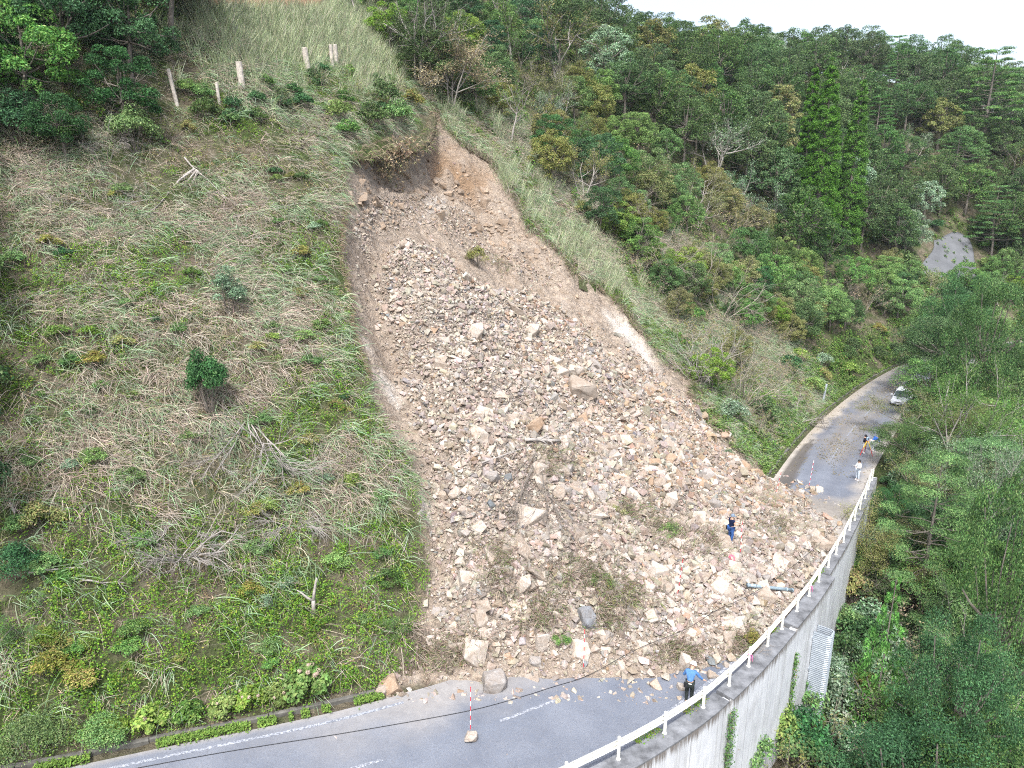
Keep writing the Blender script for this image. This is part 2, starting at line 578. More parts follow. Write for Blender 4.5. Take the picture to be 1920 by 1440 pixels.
m_ground, nt, b = new_mat('hillside_ground', 0.95, 0.1)
pos = objpos(nt)
n_big, n_mid, n_fine = noise_node(nt, 0.35, 5, 0.6, pos), noise_node(nt, 2.2, 6, 0.65, pos), noise_node(nt, 9, 5, 0.7, pos)
soil = ramp(nt, n_mid, [(0.3, (0.08, 0.065, 0.045)), (0.55, (0.15, 0.13, 0.09)), (0.75, (0.24, 0.205, 0.155))])
green = ramp(nt, n_fine, [(0.3, (0.03, 0.045, 0.015)), (0.7, (0.08, 0.105, 0.035))])
grassy = mix(nt, ramp(nt, n_big, [(0.42, (0, 0, 0)), (0.6, (1, 1, 1))]), soil, green)
# bare rock: layered tan, grey and dark brown
wv = N(nt, 'ShaderNodeTexWave', wave_type='BANDS', bands_direction='DIAGONAL')
wv.inputs['Scale'].default_value = 0.55
wv.inputs['Distortion'].default_value = 9
wv.inputs['Detail'].default_value = 4
wv.inputs['Detail Scale'].default_value = 1.6
nt.links.new(pos, wv.inputs['Vector'])
rock_a = ramp(nt, n_mid, [(0.28, (0.18, 0.14, 0.11)), (0.42, (0.30, 0.235, 0.175)), (0.58, (0.40, 0.33, 0.26)), (0.75, (0.50, 0.435, 0.36))])
rock_b = ramp(nt, n_fine, [(0.3, (0.24, 0.19, 0.15)), (0.7, (0.45, 0.375, 0.305))])
rock = mix(nt, wv.outputs['Fac'], rock_a, rock_b)
crack = N(nt, 'ShaderNodeTexVoronoi', feature='DISTANCE_TO_EDGE')
crack.inputs['Scale'].default_value = 0.85
wn = N(nt, 'ShaderNodeTexNoise')
wn.inputs['Scale'].default_value = 2.4
wn.inputs['Detail'].default_value = 5
nt.links.new(pos, wn.inputs['Vector'])
wm = N(nt, 'ShaderNodeVectorMath', operation='ADD')
bedm = N(nt, 'ShaderNodeMapping')
bedm.inputs['Rotation'].default_value = (0.5, 0.45, 0.6)
bedm.inputs['Scale'].default_value = (1.0, 1.0, 2.6)
nt.links.new(pos, bedm.inputs['Vector'])
nt.links.new(bedm.outputs[0], wm.inputs[0]); nt.links.new(wn.outputs['Color'], wm.inputs[1])
nt.links.new(wm.outputs[0], crack.inputs['Vector'])
rock = mix(nt, ramp(nt, crack.outputs['Distance'], [(0.0, (0.5, 0.5, 0.5)), (0.02, (0.3, 0.3, 0.3)), (0.05, (0, 0, 0))]), rock, (0.10, 0.075, 0.055))
bedn = noise_node(nt, 1.1, 6, 0.7, bedm.outputs[0])
rock = mix(nt, ramp(nt, bedn, [(0.36, (0.8, 0.8, 0.8)), (0.47, (0, 0, 0))]), rock, (0.23, 0.18, 0.14))
rock = mix(nt, ramp(nt, bedn, [(0.56, (0, 0, 0)), (0.68, (0.6, 0.6, 0.6))]), rock, (0.46, 0.385, 0.30))
redc = ramp(nt, n_fine, [(0.3, (0.20, 0.125, 0.075)), (0.7, (0.36, 0.245, 0.15))])
rock = mix(nt, attr(nt, 'red'), rock, redc)
whitec = ramp(nt, n_mid, [(0.35, (0.44, 0.38, 0.315)), (0.6, (0.66, 0.61, 0.55))])
rock = mix(nt, attr(nt, 'white'), rock, whitec)
fines = ramp(nt, n_fine, [(0.3, (0.20, 0.17, 0.14)), (0.7, (0.37, 0.322, 0.272))])
rock = mix(nt, math_node(nt, 'MULTIPLY', attr(nt, 'fines'), 0.85), rock, fines)
final = mix(nt, attr(nt, 'bare'), grassy, rock)
final = mix(nt, attr(nt, 'topred'), final, redc)
nt.links.new(final, b.inputs['Base Color'])
hgt = math_node(nt, 'ADD', math_node(nt, 'ADD', n_mid, math_node(nt, 'MULTIPLY', bedn, 1.2)), math_node(nt, 'MULTIPLY', n_fine, 0.4))
bump(nt, b, hgt, 0.9, 0.35)

ground = obj('hillside', make_mesh('hillside', np.column_stack([X.ravel(), Y.ravel(), Z.ravel()]), [FQ], None, True,
             {'bare': M_bare, 'white': M_white, 'red': M_red, 'fines': M_fines, 'topred': top_red}), m_ground)
tag(ground, kind='structure')
# ------------------------------------------------------------------ road, markings, kerb
def strip(name, s0, s1, dl, dr, mat, dz=0.0, ds=0.4, nd=2, attrs=None, kind='structure'):
    """a sheet along the road between two offsets (numbers or functions of s)"""
    ss = np.arange(s0, s1 + 1e-6, ds)
    fl = dl(ss) if callable(dl) else np.full(len(ss), dl)
    fr = dr(ss) if callable(dr) else np.full(len(ss), dr)
    k = np.linspace(0, 1, nd)
    dd = fl[:, None] * (1 - k) + fr[:, None] * k
    S2 = np.repeat(ss[:, None], nd, 1)
    V = road_pt(S2.ravel(), dd.ravel(), dz)
    i, j = np.meshgrid(np.arange(len(ss) - 1), np.arange(nd - 1), indexing='ij')
    a = (i * nd + j).ravel()
    F = np.stack([a, a + 1, a + 1 + nd, a + nd], -1)
    at = {k2: f(S2.ravel(), dd.ravel(), V) for k2, f in (attrs or {}).items()}
    o = obj(name, make_mesh(name, V, [F], None, True, at), mat)
    if kind: tag(o, kind=kind)
    return o

m_road, nt, b = new_mat('asphalt', 0.85, 0.25)
pos = objpos(nt)
speck = noise_node(nt, 30, 3, 0.8, pos)
patch = noise_node(nt, 0.5, 5, 0.6, pos)
base = mix(nt, ramp(nt, patch, [(0.35, (0, 0, 0)), (0.7, (1, 1, 1))]), (0.13, 0.147, 0.182), (0.19, 0.208, 0.245))
base = mix(nt, ramp(nt, speck, [(0.32, (1, 1, 1)), (0.5, (0, 0, 0))]), base, (0.08, 0.087, 0.105))
base = mix(nt, ramp(nt, speck, [(0.6, (0, 0, 0)), (0.72, (1, 1, 1))]), base, (0.30, 0.31, 0.335))
track = attr(nt, 'track')
base = mix(nt, math_node(nt, 'MULTIPLY', track, 0.5), base, (0.085, 0.092, 0.115))
sandc = ramp(nt, noise_node(nt, 3, 5, 0.7, pos), [(0.3, (0.27, 0.24, 0.205)), (0.7, (0.40, 0.365, 0.32))])
base = mix(nt, attr(nt, 'sand'), base, sandc)
litc = ramp(nt, noise_node(nt, 14, 4, 0.8, pos), [(0.45, (0, 0, 0)), (0.58, (1, 1, 1))])
base = mix(nt, math_node(nt, 'MULTIPLY', math_node(nt, 'MULTIPLY', litc, attr(nt, 'litter')), 0.8), base, (0.24, 0.19, 0.12))
base = mix(nt, math_node(nt, 'MULTIPLY', attr(nt, 'wet'), 0.9), base, (0.085, 0.075, 0.065))
nt.links.new(base, b.inputs['Base Color'])
bump(nt, b, speck, 0.3, 0.01)

def a_track(s, d, V):
    t = np.exp(-((d + 1.5) / 0.5) ** 2) + np.exp(-((d + 2.75) / 0.4) ** 2) + np.exp(-((d + 4.6) / 0.5) ** 2) + np.exp(-((d + 5.8) / 0.4) ** 2)
    return np.clip(t, 0, 1) * (0.35 + 0.65 * sstep(112, 125, s)) * (0.4 + fbm(V[:, 0], V[:, 1], 5, 3, 61))
def a_sand(s, d, V):
    n = fbm(V[:, 0], V[:, 1], 1.6, 4, 62)
    left = sstep(-1.7, -0.8, d + (n - 0.5) * 1.6) * sstep(110, 113, s) * (1 - sstep(138, 160, s) * 0.6)
    right = sstep(-5.6, -6.8, d + (n - 0.5) * 1.4) * sstep(104, 108, s) * 0.9
    toe = (1 - sstep(110.5, 113.5, s + (n - 0.5) * 3)) * sstep(98, 101, s)
    toe2 = np.exp(-((s - 79) / 6.0) ** 2) * sstep(-3.4, -1.2, d + (n - 0.5) * 2.5) * 0.55
    edge = sstep(-0.75, -0.5, d + (n - 0.5) * .4) * 0.55
    return np.clip(np.maximum.reduce([left, right, toe * 0.9, toe2, edge]), 0, 1)
def a_litter(s, d, V):
    n = fbm(V[:, 0], V[:, 1], 3.0, 4, 63)
    mid = sstep(118, 128, s) * np.exp(-((d + 3.3 + (n - .5) * 2) / 1.3) ** 2)
    allr = sstep(146, 160, s) * 0.7
    side = sstep(120, 130, s) * sstep(-1.6, -0.5, d)
    return np.clip(np.maximum.reduce([mid * 1.2, allr, side]) + 0.12, 0, 1)
def a_wet(s, d, V):
    n = fbm(V[:, 0], V[:, 1], 1.5, 3, 64) - 0.5
    c = np.interp(s, [112, 118, 126.5], [-1.5, -1.25, -1.15])
    hw = np.interp(s, [110, 112, 122, 125, 127], [0.45, 0.55, 0.45, 0.3, 0])
    dark = 0.5 * np.exp(-((s - 110.5) / 2.0) ** 2) * sstep(-2.0, -3.5, d)
    return np.clip(np.maximum(sstep(0.12, -0.02, np.abs(d - c + n * .3) - hw) * (s < 127) * (s > 108), dark), 0, 1)
ROAD_R = lambda s: rail_d(s) + 0.22
road = strip('road', 58, 215, -0.45, ROAD_R, m_road, 0.0, 0.3, 28,
             {'track': a_track, 'sand': a_sand, 'litter': a_litter, 'wet': a_wet})

m_line, nt, b = new_mat('worn_road_paint', 0.8, 0.2)
pos = objpos(nt)
wear = noise_node(nt, 11, 5, 0.8, pos)
nt.links.new(mix(nt, ramp(nt, wear, [(0.47, (0, 0, 0)), (0.56, (1, 1, 1))]), (0.15, 0.16, 0.185), (0.36, 0.375, 0.405)), b.inputs['Base Color'])
m_faint = m_line.copy()
m_faint.name = 'faint_road_paint'
for n_ in m_faint.node_tree.nodes:
    if n_.type == 'MIX':
        n_.inputs['B'].default_value = (0.34, 0.35, 0.38, 1)
        n_.inputs['A'].default_value = (0.13, 0.14, 0.16, 1)
def line_thing(s0, s1, d, wdt=0.13):
    return strip('road_marking', s0, s1, d + wdt / 2, d - wdt / 2, m_line, 0.006, 0.3, 2)
line_thing(60, 77.0, lambda0 := -0.93)
strip('road_marking', 66, 96, lambda s: np.interp(s, [66, 82.5, 85.2, 90], [-6.75, -6.54, -6.15, -5.9]), lambda s: np.interp(s, [66, 82.5, 85.2, 90], [-6.75, -6.54, -6.15, -5.9]) - 0.14, m_line, 0.006, 0.3, 2)
for s0 in (72.6, 79.6):
    line_thing(s0, s0 + 2.8, -3.45)
for s0 in (121.4, 130.2, 139.2, 148.0):
    strip('road_marking', s0, s0 + 4.6, -3.5, -3.6, m_faint, 0.006, 0.3, 2)

m_kerb = simple_mat('mossy_concrete', (0.13, 0.125, 0.11), 0.9, 0.15, var=0.25, scale=2.5, bmp=0.3)
def swept(mb, s0, s1, prof, ds=0.5, col=None):
    """a closed cross-section (d, z) swept along the road; prof may depend on s"""
    ss = np.arange(s0, s1 + 1e-6, ds)
    rows = []
    for s in ss:
        p = np.asarray(prof(s) if callable(prof) else prof, float)
        q = road_pt(np.full(len(p), s), p[:, 0])
        q[:, 2] += p[:, 1]
        rows.append(q)
    V = np.array(rows)
    m, n = V.shape[:2]
    i, j = np.meshgrid(np.arange(m - 1), np.arange(n), indexing='ij')
    a0, a1 = i * n + j, i * n + (j + 1) % n
    base = mb.n
    mb.add(V.reshape(-1, 3), np.stack([a0, a1, a1 + n, a0 + n], -1).reshape(-1, 4), col)
    mb.F.setdefault(n, []).append(np.array([base + np.arange(n)[::-1]]))
    mb.F[n].append(np.array([base + (m - 1) * n + np.arange(n)]))
    return mb
for a, b_ in ((60, 76.4), (112.4, 190)):
    k = MB()
    s = a
    while s < b_ - 0.1:
        e = min(s + 1.97, b_)
        jit = random.Random(int(s * 10)).uniform(-0.02, 0.02)
        swept(k, s, e, [(-0.02 + jit, -0.2), (-0.02 + jit, 0.09 + jit), (0.02, 0.12 + jit), (0.13, 0.12 + jit), (0.16, 0.08), (0.2, -0.2)], (e - s) / 2)
        s += 2.0
    tag(k.build('kerb', m_kerb), kind='structure')

# ------------------------------------------------------------------ retaining wall with its coping
m_conc, nt, b = new_mat('streaked_concrete', 0.85, 0.2)
pos = objpos(nt)
sx = N(nt, 'ShaderNodeMapping')
sx.inputs['Scale'].default_value = (6, 6, 0.35)
nt.links.new(pos, sx.inputs['Vector'])
streak = noise_node(nt, 1.0, 5, 0.7, sx.outputs[0])
cl = noise_node(nt, 0.8, 5, 0.6, pos)
c1 = ramp(nt, cl, [(0.3, (0.50, 0.51, 0.525)), (0.7, (0.66, 0.67, 0.68))])
c1 = mix(nt, ramp(nt, streak, [(0.5, (0, 0, 0)), (0.72, (0.55, 0.55, 0.55))]), c1, (0.30, 0.29, 0.27))
top = attr(nt, 'stain')
st2 = ramp(nt, math_node(nt, 'MULTIPLY', top, math_node(nt, 'ADD', noise_node(nt, 1.0, 3, 0.9, sx.outputs[0]), 0.15)), [(0.42, (0, 0, 0)), (0.6, (1, 1, 1))])
c1 = mix(nt, math_node(nt, 'MULTIPLY', st2, 0.85), c1, (0.13, 0.105, 0.085))
seam = math_node(nt, 'FRACT', math_node(nt, 'MULTIPLY', attr(nt, 'ws'), 1 / 1.8))
seamc = ramp(nt, seam, [(0.0, (0.7, 0.7, 0.7)), (0.012, (0.5, 0.5, 0.5)), (0.03, (0, 0, 0))])
c1 = mix(nt, seamc, c1, (0.20, 0.195, 0.19))
damp = N(nt, 'ShaderNodeMapping')
damp.inputs['Scale'].default_value = (0.7, 0.7, 0.25)
nt.links.new(pos, damp.inputs['Vector'])
c1 = mix(nt, ramp(nt, noise_node(nt, 1.0, 5, 0.7, damp.outputs[0]), [(0.5, (0, 0, 0)), (0.7, (0.55, 0.55, 0.55))]), c1, (0.33, 0.325, 0.31))
nt.links.new(c1, b.inputs['Base Color'])
bump(nt, b, cl, 0.15, 0.02)
m_cop = simple_mat('dirty_coping', (0.19, 0.195, 0.205), 0.9, 0.15, var=0.3, scale=1.6, bmp=0.3)

wall = thing('retaining_wall', 'tall pale concrete retaining wall with dark streaks holding up the road edge', 'wall', road_pt(92, -7)[0] - np.array([0, 0, 7]))
WOFF = wall.location.copy()
def under(parent, o):
    o.parent = parent
    o.location = -Vector(parent.location)
    return o
joints = [60, 70, 78.3, 86.9, 93.3, 99.4]
out_d = lambda s: rail_d(s) - np.interp(s, [80, 86.9, 93, 99.4], [0.62, 0.5, 0.52, 0.58])
for k in range(len(joints)):
    s0 = joints[k] + 0.05
    s1 = (joints[k + 1] if k + 1 < len(joints) else 119.4) - 0.05
    back = 0.0 if k < 5 else 0.3
    jog = (0.0, 0.03, 0.0, 0.05, 0.0, 0)[k]
    rows_z = np.array([0.10, -0.25, -0.8, -1.6, -3.2, -5, -7.4])
    ss = np.linspace(s0, s1, max(3, int((s1 - s0) / 0.5)))
    hgt = np.interp(ss, [99.4, 112, 119.4], [1, 0.7, 0.25])
    V, F, ST, WS = [], [], [], []
    for s, hh in zip(ss, hgt):
        do = out_d(s) + back - jog
        WS += [s] * (2 * len(rows_z))
        for z in rows_z:
            V.append(road_pt(s, do - 0.0, z * (hh if z < 0 else 1))[0]); ST.append(max(0, 1 - abs(z - 0.1) / 1.3))
        for z in rows_z[::-1]:
            V.append(road_pt(s, do + 0.35, z * (hh if z < 0 else 1))[0]); ST.append(0)
    n = 2 * len(rows_z)
    m = len(ss)
    i, j = np.meshgrid(np.arange(m - 1), np.arange(n), indexing='ij')
    a0, a1 = i * n + j, i * n + (j + 1) % n
    F = np.stack([a0, a1, a1 + n, a0 + n], -1).reshape(-1, 4)
    caps = np.array([np.arange(n)[::-1], (m - 1) * n + np.arange(n)])
    me = make_mesh('wall_panel', np.array(V), [F, caps], None, False, {'stain': ST, 'ws': WS})
    under(wall, obj('wall_panel', me, m_conc, wall))
    c = MB()
    swept(c, s0, s1, lambda s: [(out_d(s) + back - jog - 0.012, 0.10), (out_d(s) + back - jog - 0.012, 0.16), (rail_d(s) + 0.21, 0.16), (rail_d(s) + 0.21, -0.12), (out_d(s) + back + 0.1, -0.12), (out_d(s) + back + 0.1, 0.10)], 0.4)
    under(wall, c.build('coping', m_cop, wall))
fill = MB()
swept(fill, 60, 119.3, lambda s: [(rail_d(s) + 0.15, -0.2), (rail_d(s) + 0.15, -6), (out_d(s) + 0.36, -6), (out_d(s) + 0.36, -0.2)], 0.6)
under(wall, fill.build('joint_backing', m_kerb, wall))

# ------------------------------------------------------------------ white guardrail
m_white = simple_mat('white_paint', (0.76, 0.745, 0.66), 0.5, 0.4, var=0.05, scale=3)
gr = thing('guardrail', 'white steel guardrail with round posts along the road edge above the concrete wall', 'guardrail', road_pt(95, rail_d(95))[0])
prof = [(0.03, 0.02), (0.085, 0.05), (0.085, 0.11), (0.03, 0.15), (0.03, 0.20), (0.085, 0.24), (0.085, 0.30), (0.03, 0.33)]
outline = [(x, z) for x, z in prof] + [(x - 0.012, z) for x, z in prof[::-1]]
SB = list(np.arange(64.0, 118.5, 4.0)) + [118.6]
for a, e in zip(SB[:-1], SB[1:]):
    bm_ = MB()
    swept(bm_, a, e - 0.004, lambda s: [(rail_d(s) + 0.04 + x, 0.58 + z) for x, z in outline], (e - a - .004) / 8)
    under(gr, bm_.build('beam', m_white, gr))
end = MB()
pe = road_pt(118.6, rail_d(118.6) + 0.10, 0.75)[0]
end.lathe(pe, [(0.001, 0.17), (0.09, 0.15), (0.1, 0), (0.09, -0.15), (0.001, -0.17)], 12)
under(gr, end.build('end_cap', m_white, gr))
post = MB()
post.lathe((0, 0, 0), [(0.085, 0.0), (0.085, 0.02), (0.06, 0.025), (0.06, 0.92), (0.05, 0.945), (0.001, 0.95)], 12)
post.box((0, 0.0, 0.74), (0.10, 0.12, 0.26))
post_me = post.mesh('post', False)
post_me.materials.append(m_white)
post_s = [66, 68, 70, 72, 74, 76, 78.0, 79.95, 81.9, 83.85, 85.8, 87.5, 89.1, 91.0, 92.7, 94.7, 96.5, 98.3, 100.3, 102.3, 104.4, 106.6, 108.5, 110.9, 113.5, 115.9, 118.3]
for s in post_s:
    p = road_pt(s, rail_d(s), 0.162)[0]
    o = bpy.data.objects.new('post', post_me)
    COL.objects.link(o)
    o.parent = gr
    o.location = Vector(p) - gr.location

# ------------------------------------------------------------------ corrugated drain chute on the wall
m_galv, nt, b = new_mat('galvanised_steel', 0.6, 0.5)
b.inputs['Metallic'].default_value = 0.35
pos = objpos(nt)
nt.links.new(ramp(nt, noise_node(nt, 3, 4, 0.6, pos), [(0.3, (0.30, 0.34, 0.38)), (0.7, (0.42, 0.46, 0.50))]), b.inputs['Base Color'])
best = min(((abs(project(road_pt(s, out_d(s) - 0.45, -1.45))[0][0] - 1546), s) for s in np.arange(90, 102, 0.05)))[1]
ps = road_pt(best, out_d(best) - 0.02, -1.4)[0]
tp, tq = road_pt(best - 0.5, 0)[0], road_pt(best + 0.5, 0)[0]
rzc = math.atan2(tq[1] - tp[1], tq[0] - tp[0])
chute = thing('drain_chute', 'corrugated metal drain chute fixed upright against the concrete wall', 'drain chute', ps, rzc)
cs = []
W2, Dp = 0.36, 0.85
path = [(-W2, 0), (-W2, -Dp * 0.8), (-W2 * 0.75, -Dp), (W2 * 0.75, -Dp), (W2, -Dp * 0.8), (W2, 0)]
path = np.array(path)
zz = np.arange(0, -7.4, -0.02)
rows = []
for z in zz:
    k = 1 + 0.02 * math.sin(z * 2 * math.pi / 0.11)
    rows.append(np.column_stack([path[:, 0] * k, path[:, 1] * (1 + 0.03 * math.sin(z * 2 * math.pi / 0.11)), np.full(6, z)]))
Vo = np.array(rows)
inn = Vo * np.array([0.93, 0.95, 1])
m, n = Vo.shape[:2]
cm = MB()
i, j = np.meshgrid(np.arange(m - 1), np.arange(n - 1), indexing='ij')
a0 = (i * n + j).ravel()
Fq = np.stack([a0, a0 + 1, a0 + 1 + n, a0 + n], -1)
cm.add(np.vstack([Vo.reshape(-1, 3), inn.reshape(-1, 3)]), np.vstack([Fq, Fq[:, ::-1] + m * n, [[j, j + 1, j + 1 + m * n, j + m * n] for j in range(n - 1)],
       [[(m - 1) * n + j, (m - 1) * n + j + m * n, (m - 1) * n + j + 1 + m * n, (m - 1) * n + j + 1] for j in range(n - 1)]]))
cm.build('chute_panel', m_galv, chute)
for z in (-0.35, -2.2, -4.1):
    fl = MB()
    fl.box((-W2 - 0.08, 0.0, z), (0.16, 0.03, 0.12)).box((W2 + 0.08, 0.0, z), (0.16, 0.03, 0.12))
    fl.build('bracket', m_galv, chute)
# ------------------------------------------------------------------ rocks of the slide
def hull_rock(seed, n=14, bev=0.0, squash=(1, 0.8, 0.6)):
    r = np.random.default_rng(seed)
    cube = np.array([[x, y, z] for x in (-1, 1) for y in (-1, 1) for z in (-1, 1)], float)
    cube = cube * r.uniform(0.42, 0.82, (8, 3)) + r.normal(0, 0.06, (8, 3))
    p = np.vstack([cube[r.permutation(8)[:4 + seed % 3]], norm(r.normal(size=(n - 6, 3))) * r.uniform(0.7, 0.95, (n - 6, 1))]) * np.array(squash)
    bm = bmesh.new()
    for q in p:
        bm.verts.new(q)
    bmesh.ops.convex_hull(bm, input=bm.verts)
    bmesh.ops.dissolve_limit(bm, angle_limit=0.22, verts=bm.verts, edges=bm.edges)
    if bev:
        bmesh.ops.bevel(bm, geom=list(bm.edges), offset=bev, segments=1, affect='EDGES', clamp_overlap=True)
    bmesh.ops.triangulate(bm, faces=bm.faces)
    if bev:
        # break the flat faces up a little
        bmesh.ops.subdivide_edges(bm, edges=[e for e in bm.edges if e.calc_length() > 0.35], cuts=1, use_grid_fill=True)
        bmesh.ops.triangulate(bm, faces=bm.faces)
        for v in bm.verts:
            v.co += v.co.normalized() * (float(vnoise(np.array([v.co.x * 3 + 9 * seed]), np.array([v.co.y * 3 + v.co.z * 4]), seed)[0]) - 0.5) * 0.11
    bm.verts.index_update()
    V = np.array([v.co[:] for v in bm.verts])
    F = np.array([[v.index for v in f.verts] for f in bm.faces])
    bm.free()
    return V, F

def rand_rot(n, rng):
    q = norm(rng.normal(size=(n, 4)))
    a, b, c, d = q.T
    return np.stack([np.stack([1 - 2 * (c * c + d * d), 2 * (b * c - d * a), 2 * (b * d + c * a)], -1),
                     np.stack([2 * (b * c + d * a), 1 - 2 * (b * b + d * d), 2 * (c * d - b * a)], -1),
                     np.stack([2 * (b * d - c * a), 2 * (c * d + b * a), 1 - 2 * (b * b + c * c)], -1)], -2)

def frame_from(nrm, yaw):
    """rotations whose z axis is nrm, turned by yaw"""
    h = np.where(np.abs(nrm[:, 2:3]) > 0.95, np.array([[1.0, 0, 0]]), np.array([[0, 0, 1.0]]))
    x = norm(np.cross(h, nrm))
    y = np.cross(nrm, x)
    c, s = np.cos(yaw)[:, None], np.sin(yaw)[:, None]
    return np.stack([x * c + y * s, -x * s + y * c, nrm], -1)

ROCKCOL = {'cream': (0.445, 0.398, 0.348), 'tan': (0.335, 0.29, 0.246), 'grey': (0.30, 0.28, 0.262), 'rusty': (0.345, 0.26, 0.19), 'blue': (0.20, 0.21, 0.225)}
def rock_material(name, tinted):
    m, nt, b = new_mat(name, 0.9, 0.15)
    tc = N(nt, 'ShaderNodeTexCoord').outputs['Object'] if not tinted else objpos(nt)
    a = noise_node(nt, 1.6 if not tinted else 3.0, 6, 0.65, tc)
    f = noise_node(nt, 7 if not tinted else 14, 5, 0.75, tc)
    base = attr(nt, 'Col', True)
    base = mix(nt, ramp(nt, a, [(0.35, (0.75, 0.75, 0.75)), (0.62, (0, 0, 0))]), base, mix(nt, 1.0, base, (0.76, 0.66, 0.56), 'MULTIPLY'))
    base = mix(nt, ramp(nt, f, [(0.3, (0.6, 0.6, 0.6)), (0.55, (0, 0, 0))]), base, mix(nt, 1.0, base, (0.62, 0.58, 0.55), 'MULTIPLY'))
    base = mix(nt, ramp(nt, f, [(0.62, (0, 0, 0)), (0.8, (0.5, 0.5, 0.5))]), base, (0.50, 0.455, 0.41))
    nt.links.new(base, b.inputs['Base Color'])
    bump(nt, b, math_node(nt, 'ADD', a, f), 0.55, 0.05)
    return m
m_boulder = rock_material('broken_rock', False)
m_rubble = rock_material('rubble_rock', True)

BIG = [hull_rock(100 + k, 12 + k % 5, 0.035, sq) for k, sq in enumerate([(1, .85, .7), (1, .7, .6), (1, .8, .4), (1, .6, .5), (1, .9, .8), (1, .75, .35), (1, .5, .42), (1, .85, .55), (1, .8, .62), (1, .65, .5)])]
BIGM = {}
def big_mesh(k, colname):
    if (k, colname) not in BIGM:
        V, F = BIG[k]
        me = make_mesh('boulder', V, [F], np.broadcast_to(ROCKCOL[colname], (len(V), 3)))
        me.materials.append(m_boulder)
        BIGM[(k, colname)] = me
    return BIGM[(k, colname)]

def place_boulder(p, size, R, k, colname, label, group=None, name='boulder', cat='boulder'):
    o = bpy.data.objects.new(name, big_mesh(k, colname))
    COL.objects.link(o)
    M = Matrix([[*R[0], 0], [*R[1], 0], [*R[2], 0], [0, 0, 0, 1]])
    o.matrix_world = Matrix.Translation(Vector(p)) @ M @ Matrix.Diagonal((*size, 1))
    return tag(o, label, cat, group)

# boulders that stand out: pixel in the photograph, width and height there, shape, colour, label
NAMED = [
    (925, 1272, 66, 56, 4, 'grey', 'largest grey boulder at the foot of the slide, half on the asphalt'),
    (887, 1220, 66, 46, 0, 'cream', 'broad cream boulder just above the big grey boulder at the road'),
    (1015, 1198, 30, 52, 6, 'cream', 'upright pointed pale slab beside the small green bush low on the slide'),
    (871, 1082, 36, 48, 3, 'cream', 'tall leaning cream block near the lower left edge of the slide'),
    (1100, 1155, 44, 44, 9, 'blue', 'dark blue grey boulder above the striped pole in the rubble'),
    (1090, 722, 74, 56, 2, 'tan', 'biggest tan slab with a dark undercut in the middle of the slide'),
    (973, 575, 38, 42, 1, 'tan', 'diamond shaped ochre block high in the middle of the slide'),
    (990, 955, 84, 38, 5, 'cream', 'long arched pale slab lying across the middle of the slide'),
    (952, 1030, 34, 44, 7, 'tan', 'rugged tan block just below the long arched slab'),
    (1002, 798, 40, 44, 9, 'rusty', 'orange brown block with dark soil cap in the middle of the slide'),
    (1392, 872, 44, 32, 8, 'rusty', 'rusty brown boulder at the right flank above the far road'),
    (1563, 1012, 44, 30, 2, 'tan', 'flat brown slab lying on the asphalt against the guardrail'),
    (735, 1278, 58, 32, 8, 'rusty', 'orange earthy boulder at the left end of the slide by the kerb'),
    (715, 1292, 30, 26, 4, 'tan', 'small tan boulder on the kerb left of the orange earthy boulder'),
    (1371, 1047, 26, 30, 4, 'cream', 'pale boulder marked with pink spray paint under the surveyor in navy'),
    (1284, 1238, 36, 46, 8, 'cream', 'tall pale boulder behind the man in the white helmet'),
    (1276, 1286, 20, 28, 4, 'cream', 'rounded pale stone beside the man in the white helmet'),
    (1336, 1264, 30, 26, 2, 'tan', 'flat pinkish slab lying between the helmeted man and the guardrail'),
    (1040, 672, 34, 16, 5, 'cream', 'topmost of three thin pale slabs above the biggest slab'),
    (1052, 690, 44, 20, 5, 'cream', 'middle one of three thin pale slabs above the biggest slab'),
    (1078, 690, 34, 24, 2, 'cream', 'rightmost of three thin pale slabs above the biggest slab'),
    (996, 616, 36, 26, 7, 'cream', 'wedge of pale rock below the diamond shaped ochre block'),
    (890, 618, 44, 30, 7, 'cream', 'cream boulder high on the left of the rubble'),
    (760, 455, 22, 18, 8, 'tan', 'small tan boulder at the very top of the rubble'),
    (922, 890, 32, 26, 4, 'grey', 'round grey boulder above the dead roots in the rubble'),
    (858, 920, 34, 26, 8, 'cream', 'cream boulder near the left edge halfway down the slide'),
    (1255, 935, 40, 34, 7, 'cream', 'large pale split boulder right of the dead roots'),
    (1366, 1195, 36, 26, 0, 'tan', 'ochre boulder beside the round green bush near the guardrail'),
    (1425, 1098, 40, 24, 7, 'cream', 'pale slab just above the fallen steel pipe'),
    (1180, 770, 30, 24, 1, 'tan', 'tan wedge right of the biggest undercut slab'),
    (980, 1090, 40, 30, 7, 'cream', 'cream angular boulder above the pale upright slab'),
    (900, 1160, 40, 40, 9, 'tan', 'blocky tan boulder left of centre low on the slide'),
    (1060, 915, 30, 24, 2, 'grey', 'flat grey slab beside the dead roots'),
    (1150, 850, 36, 26, 1, 'cream', 'pale wedge right of the fallen grey log'),
]
rng = np.random.default_rng(5)
def yaw_of_view(p):
    return math.atan2(p[1] - CAM[1], p[0] - CAM[0])
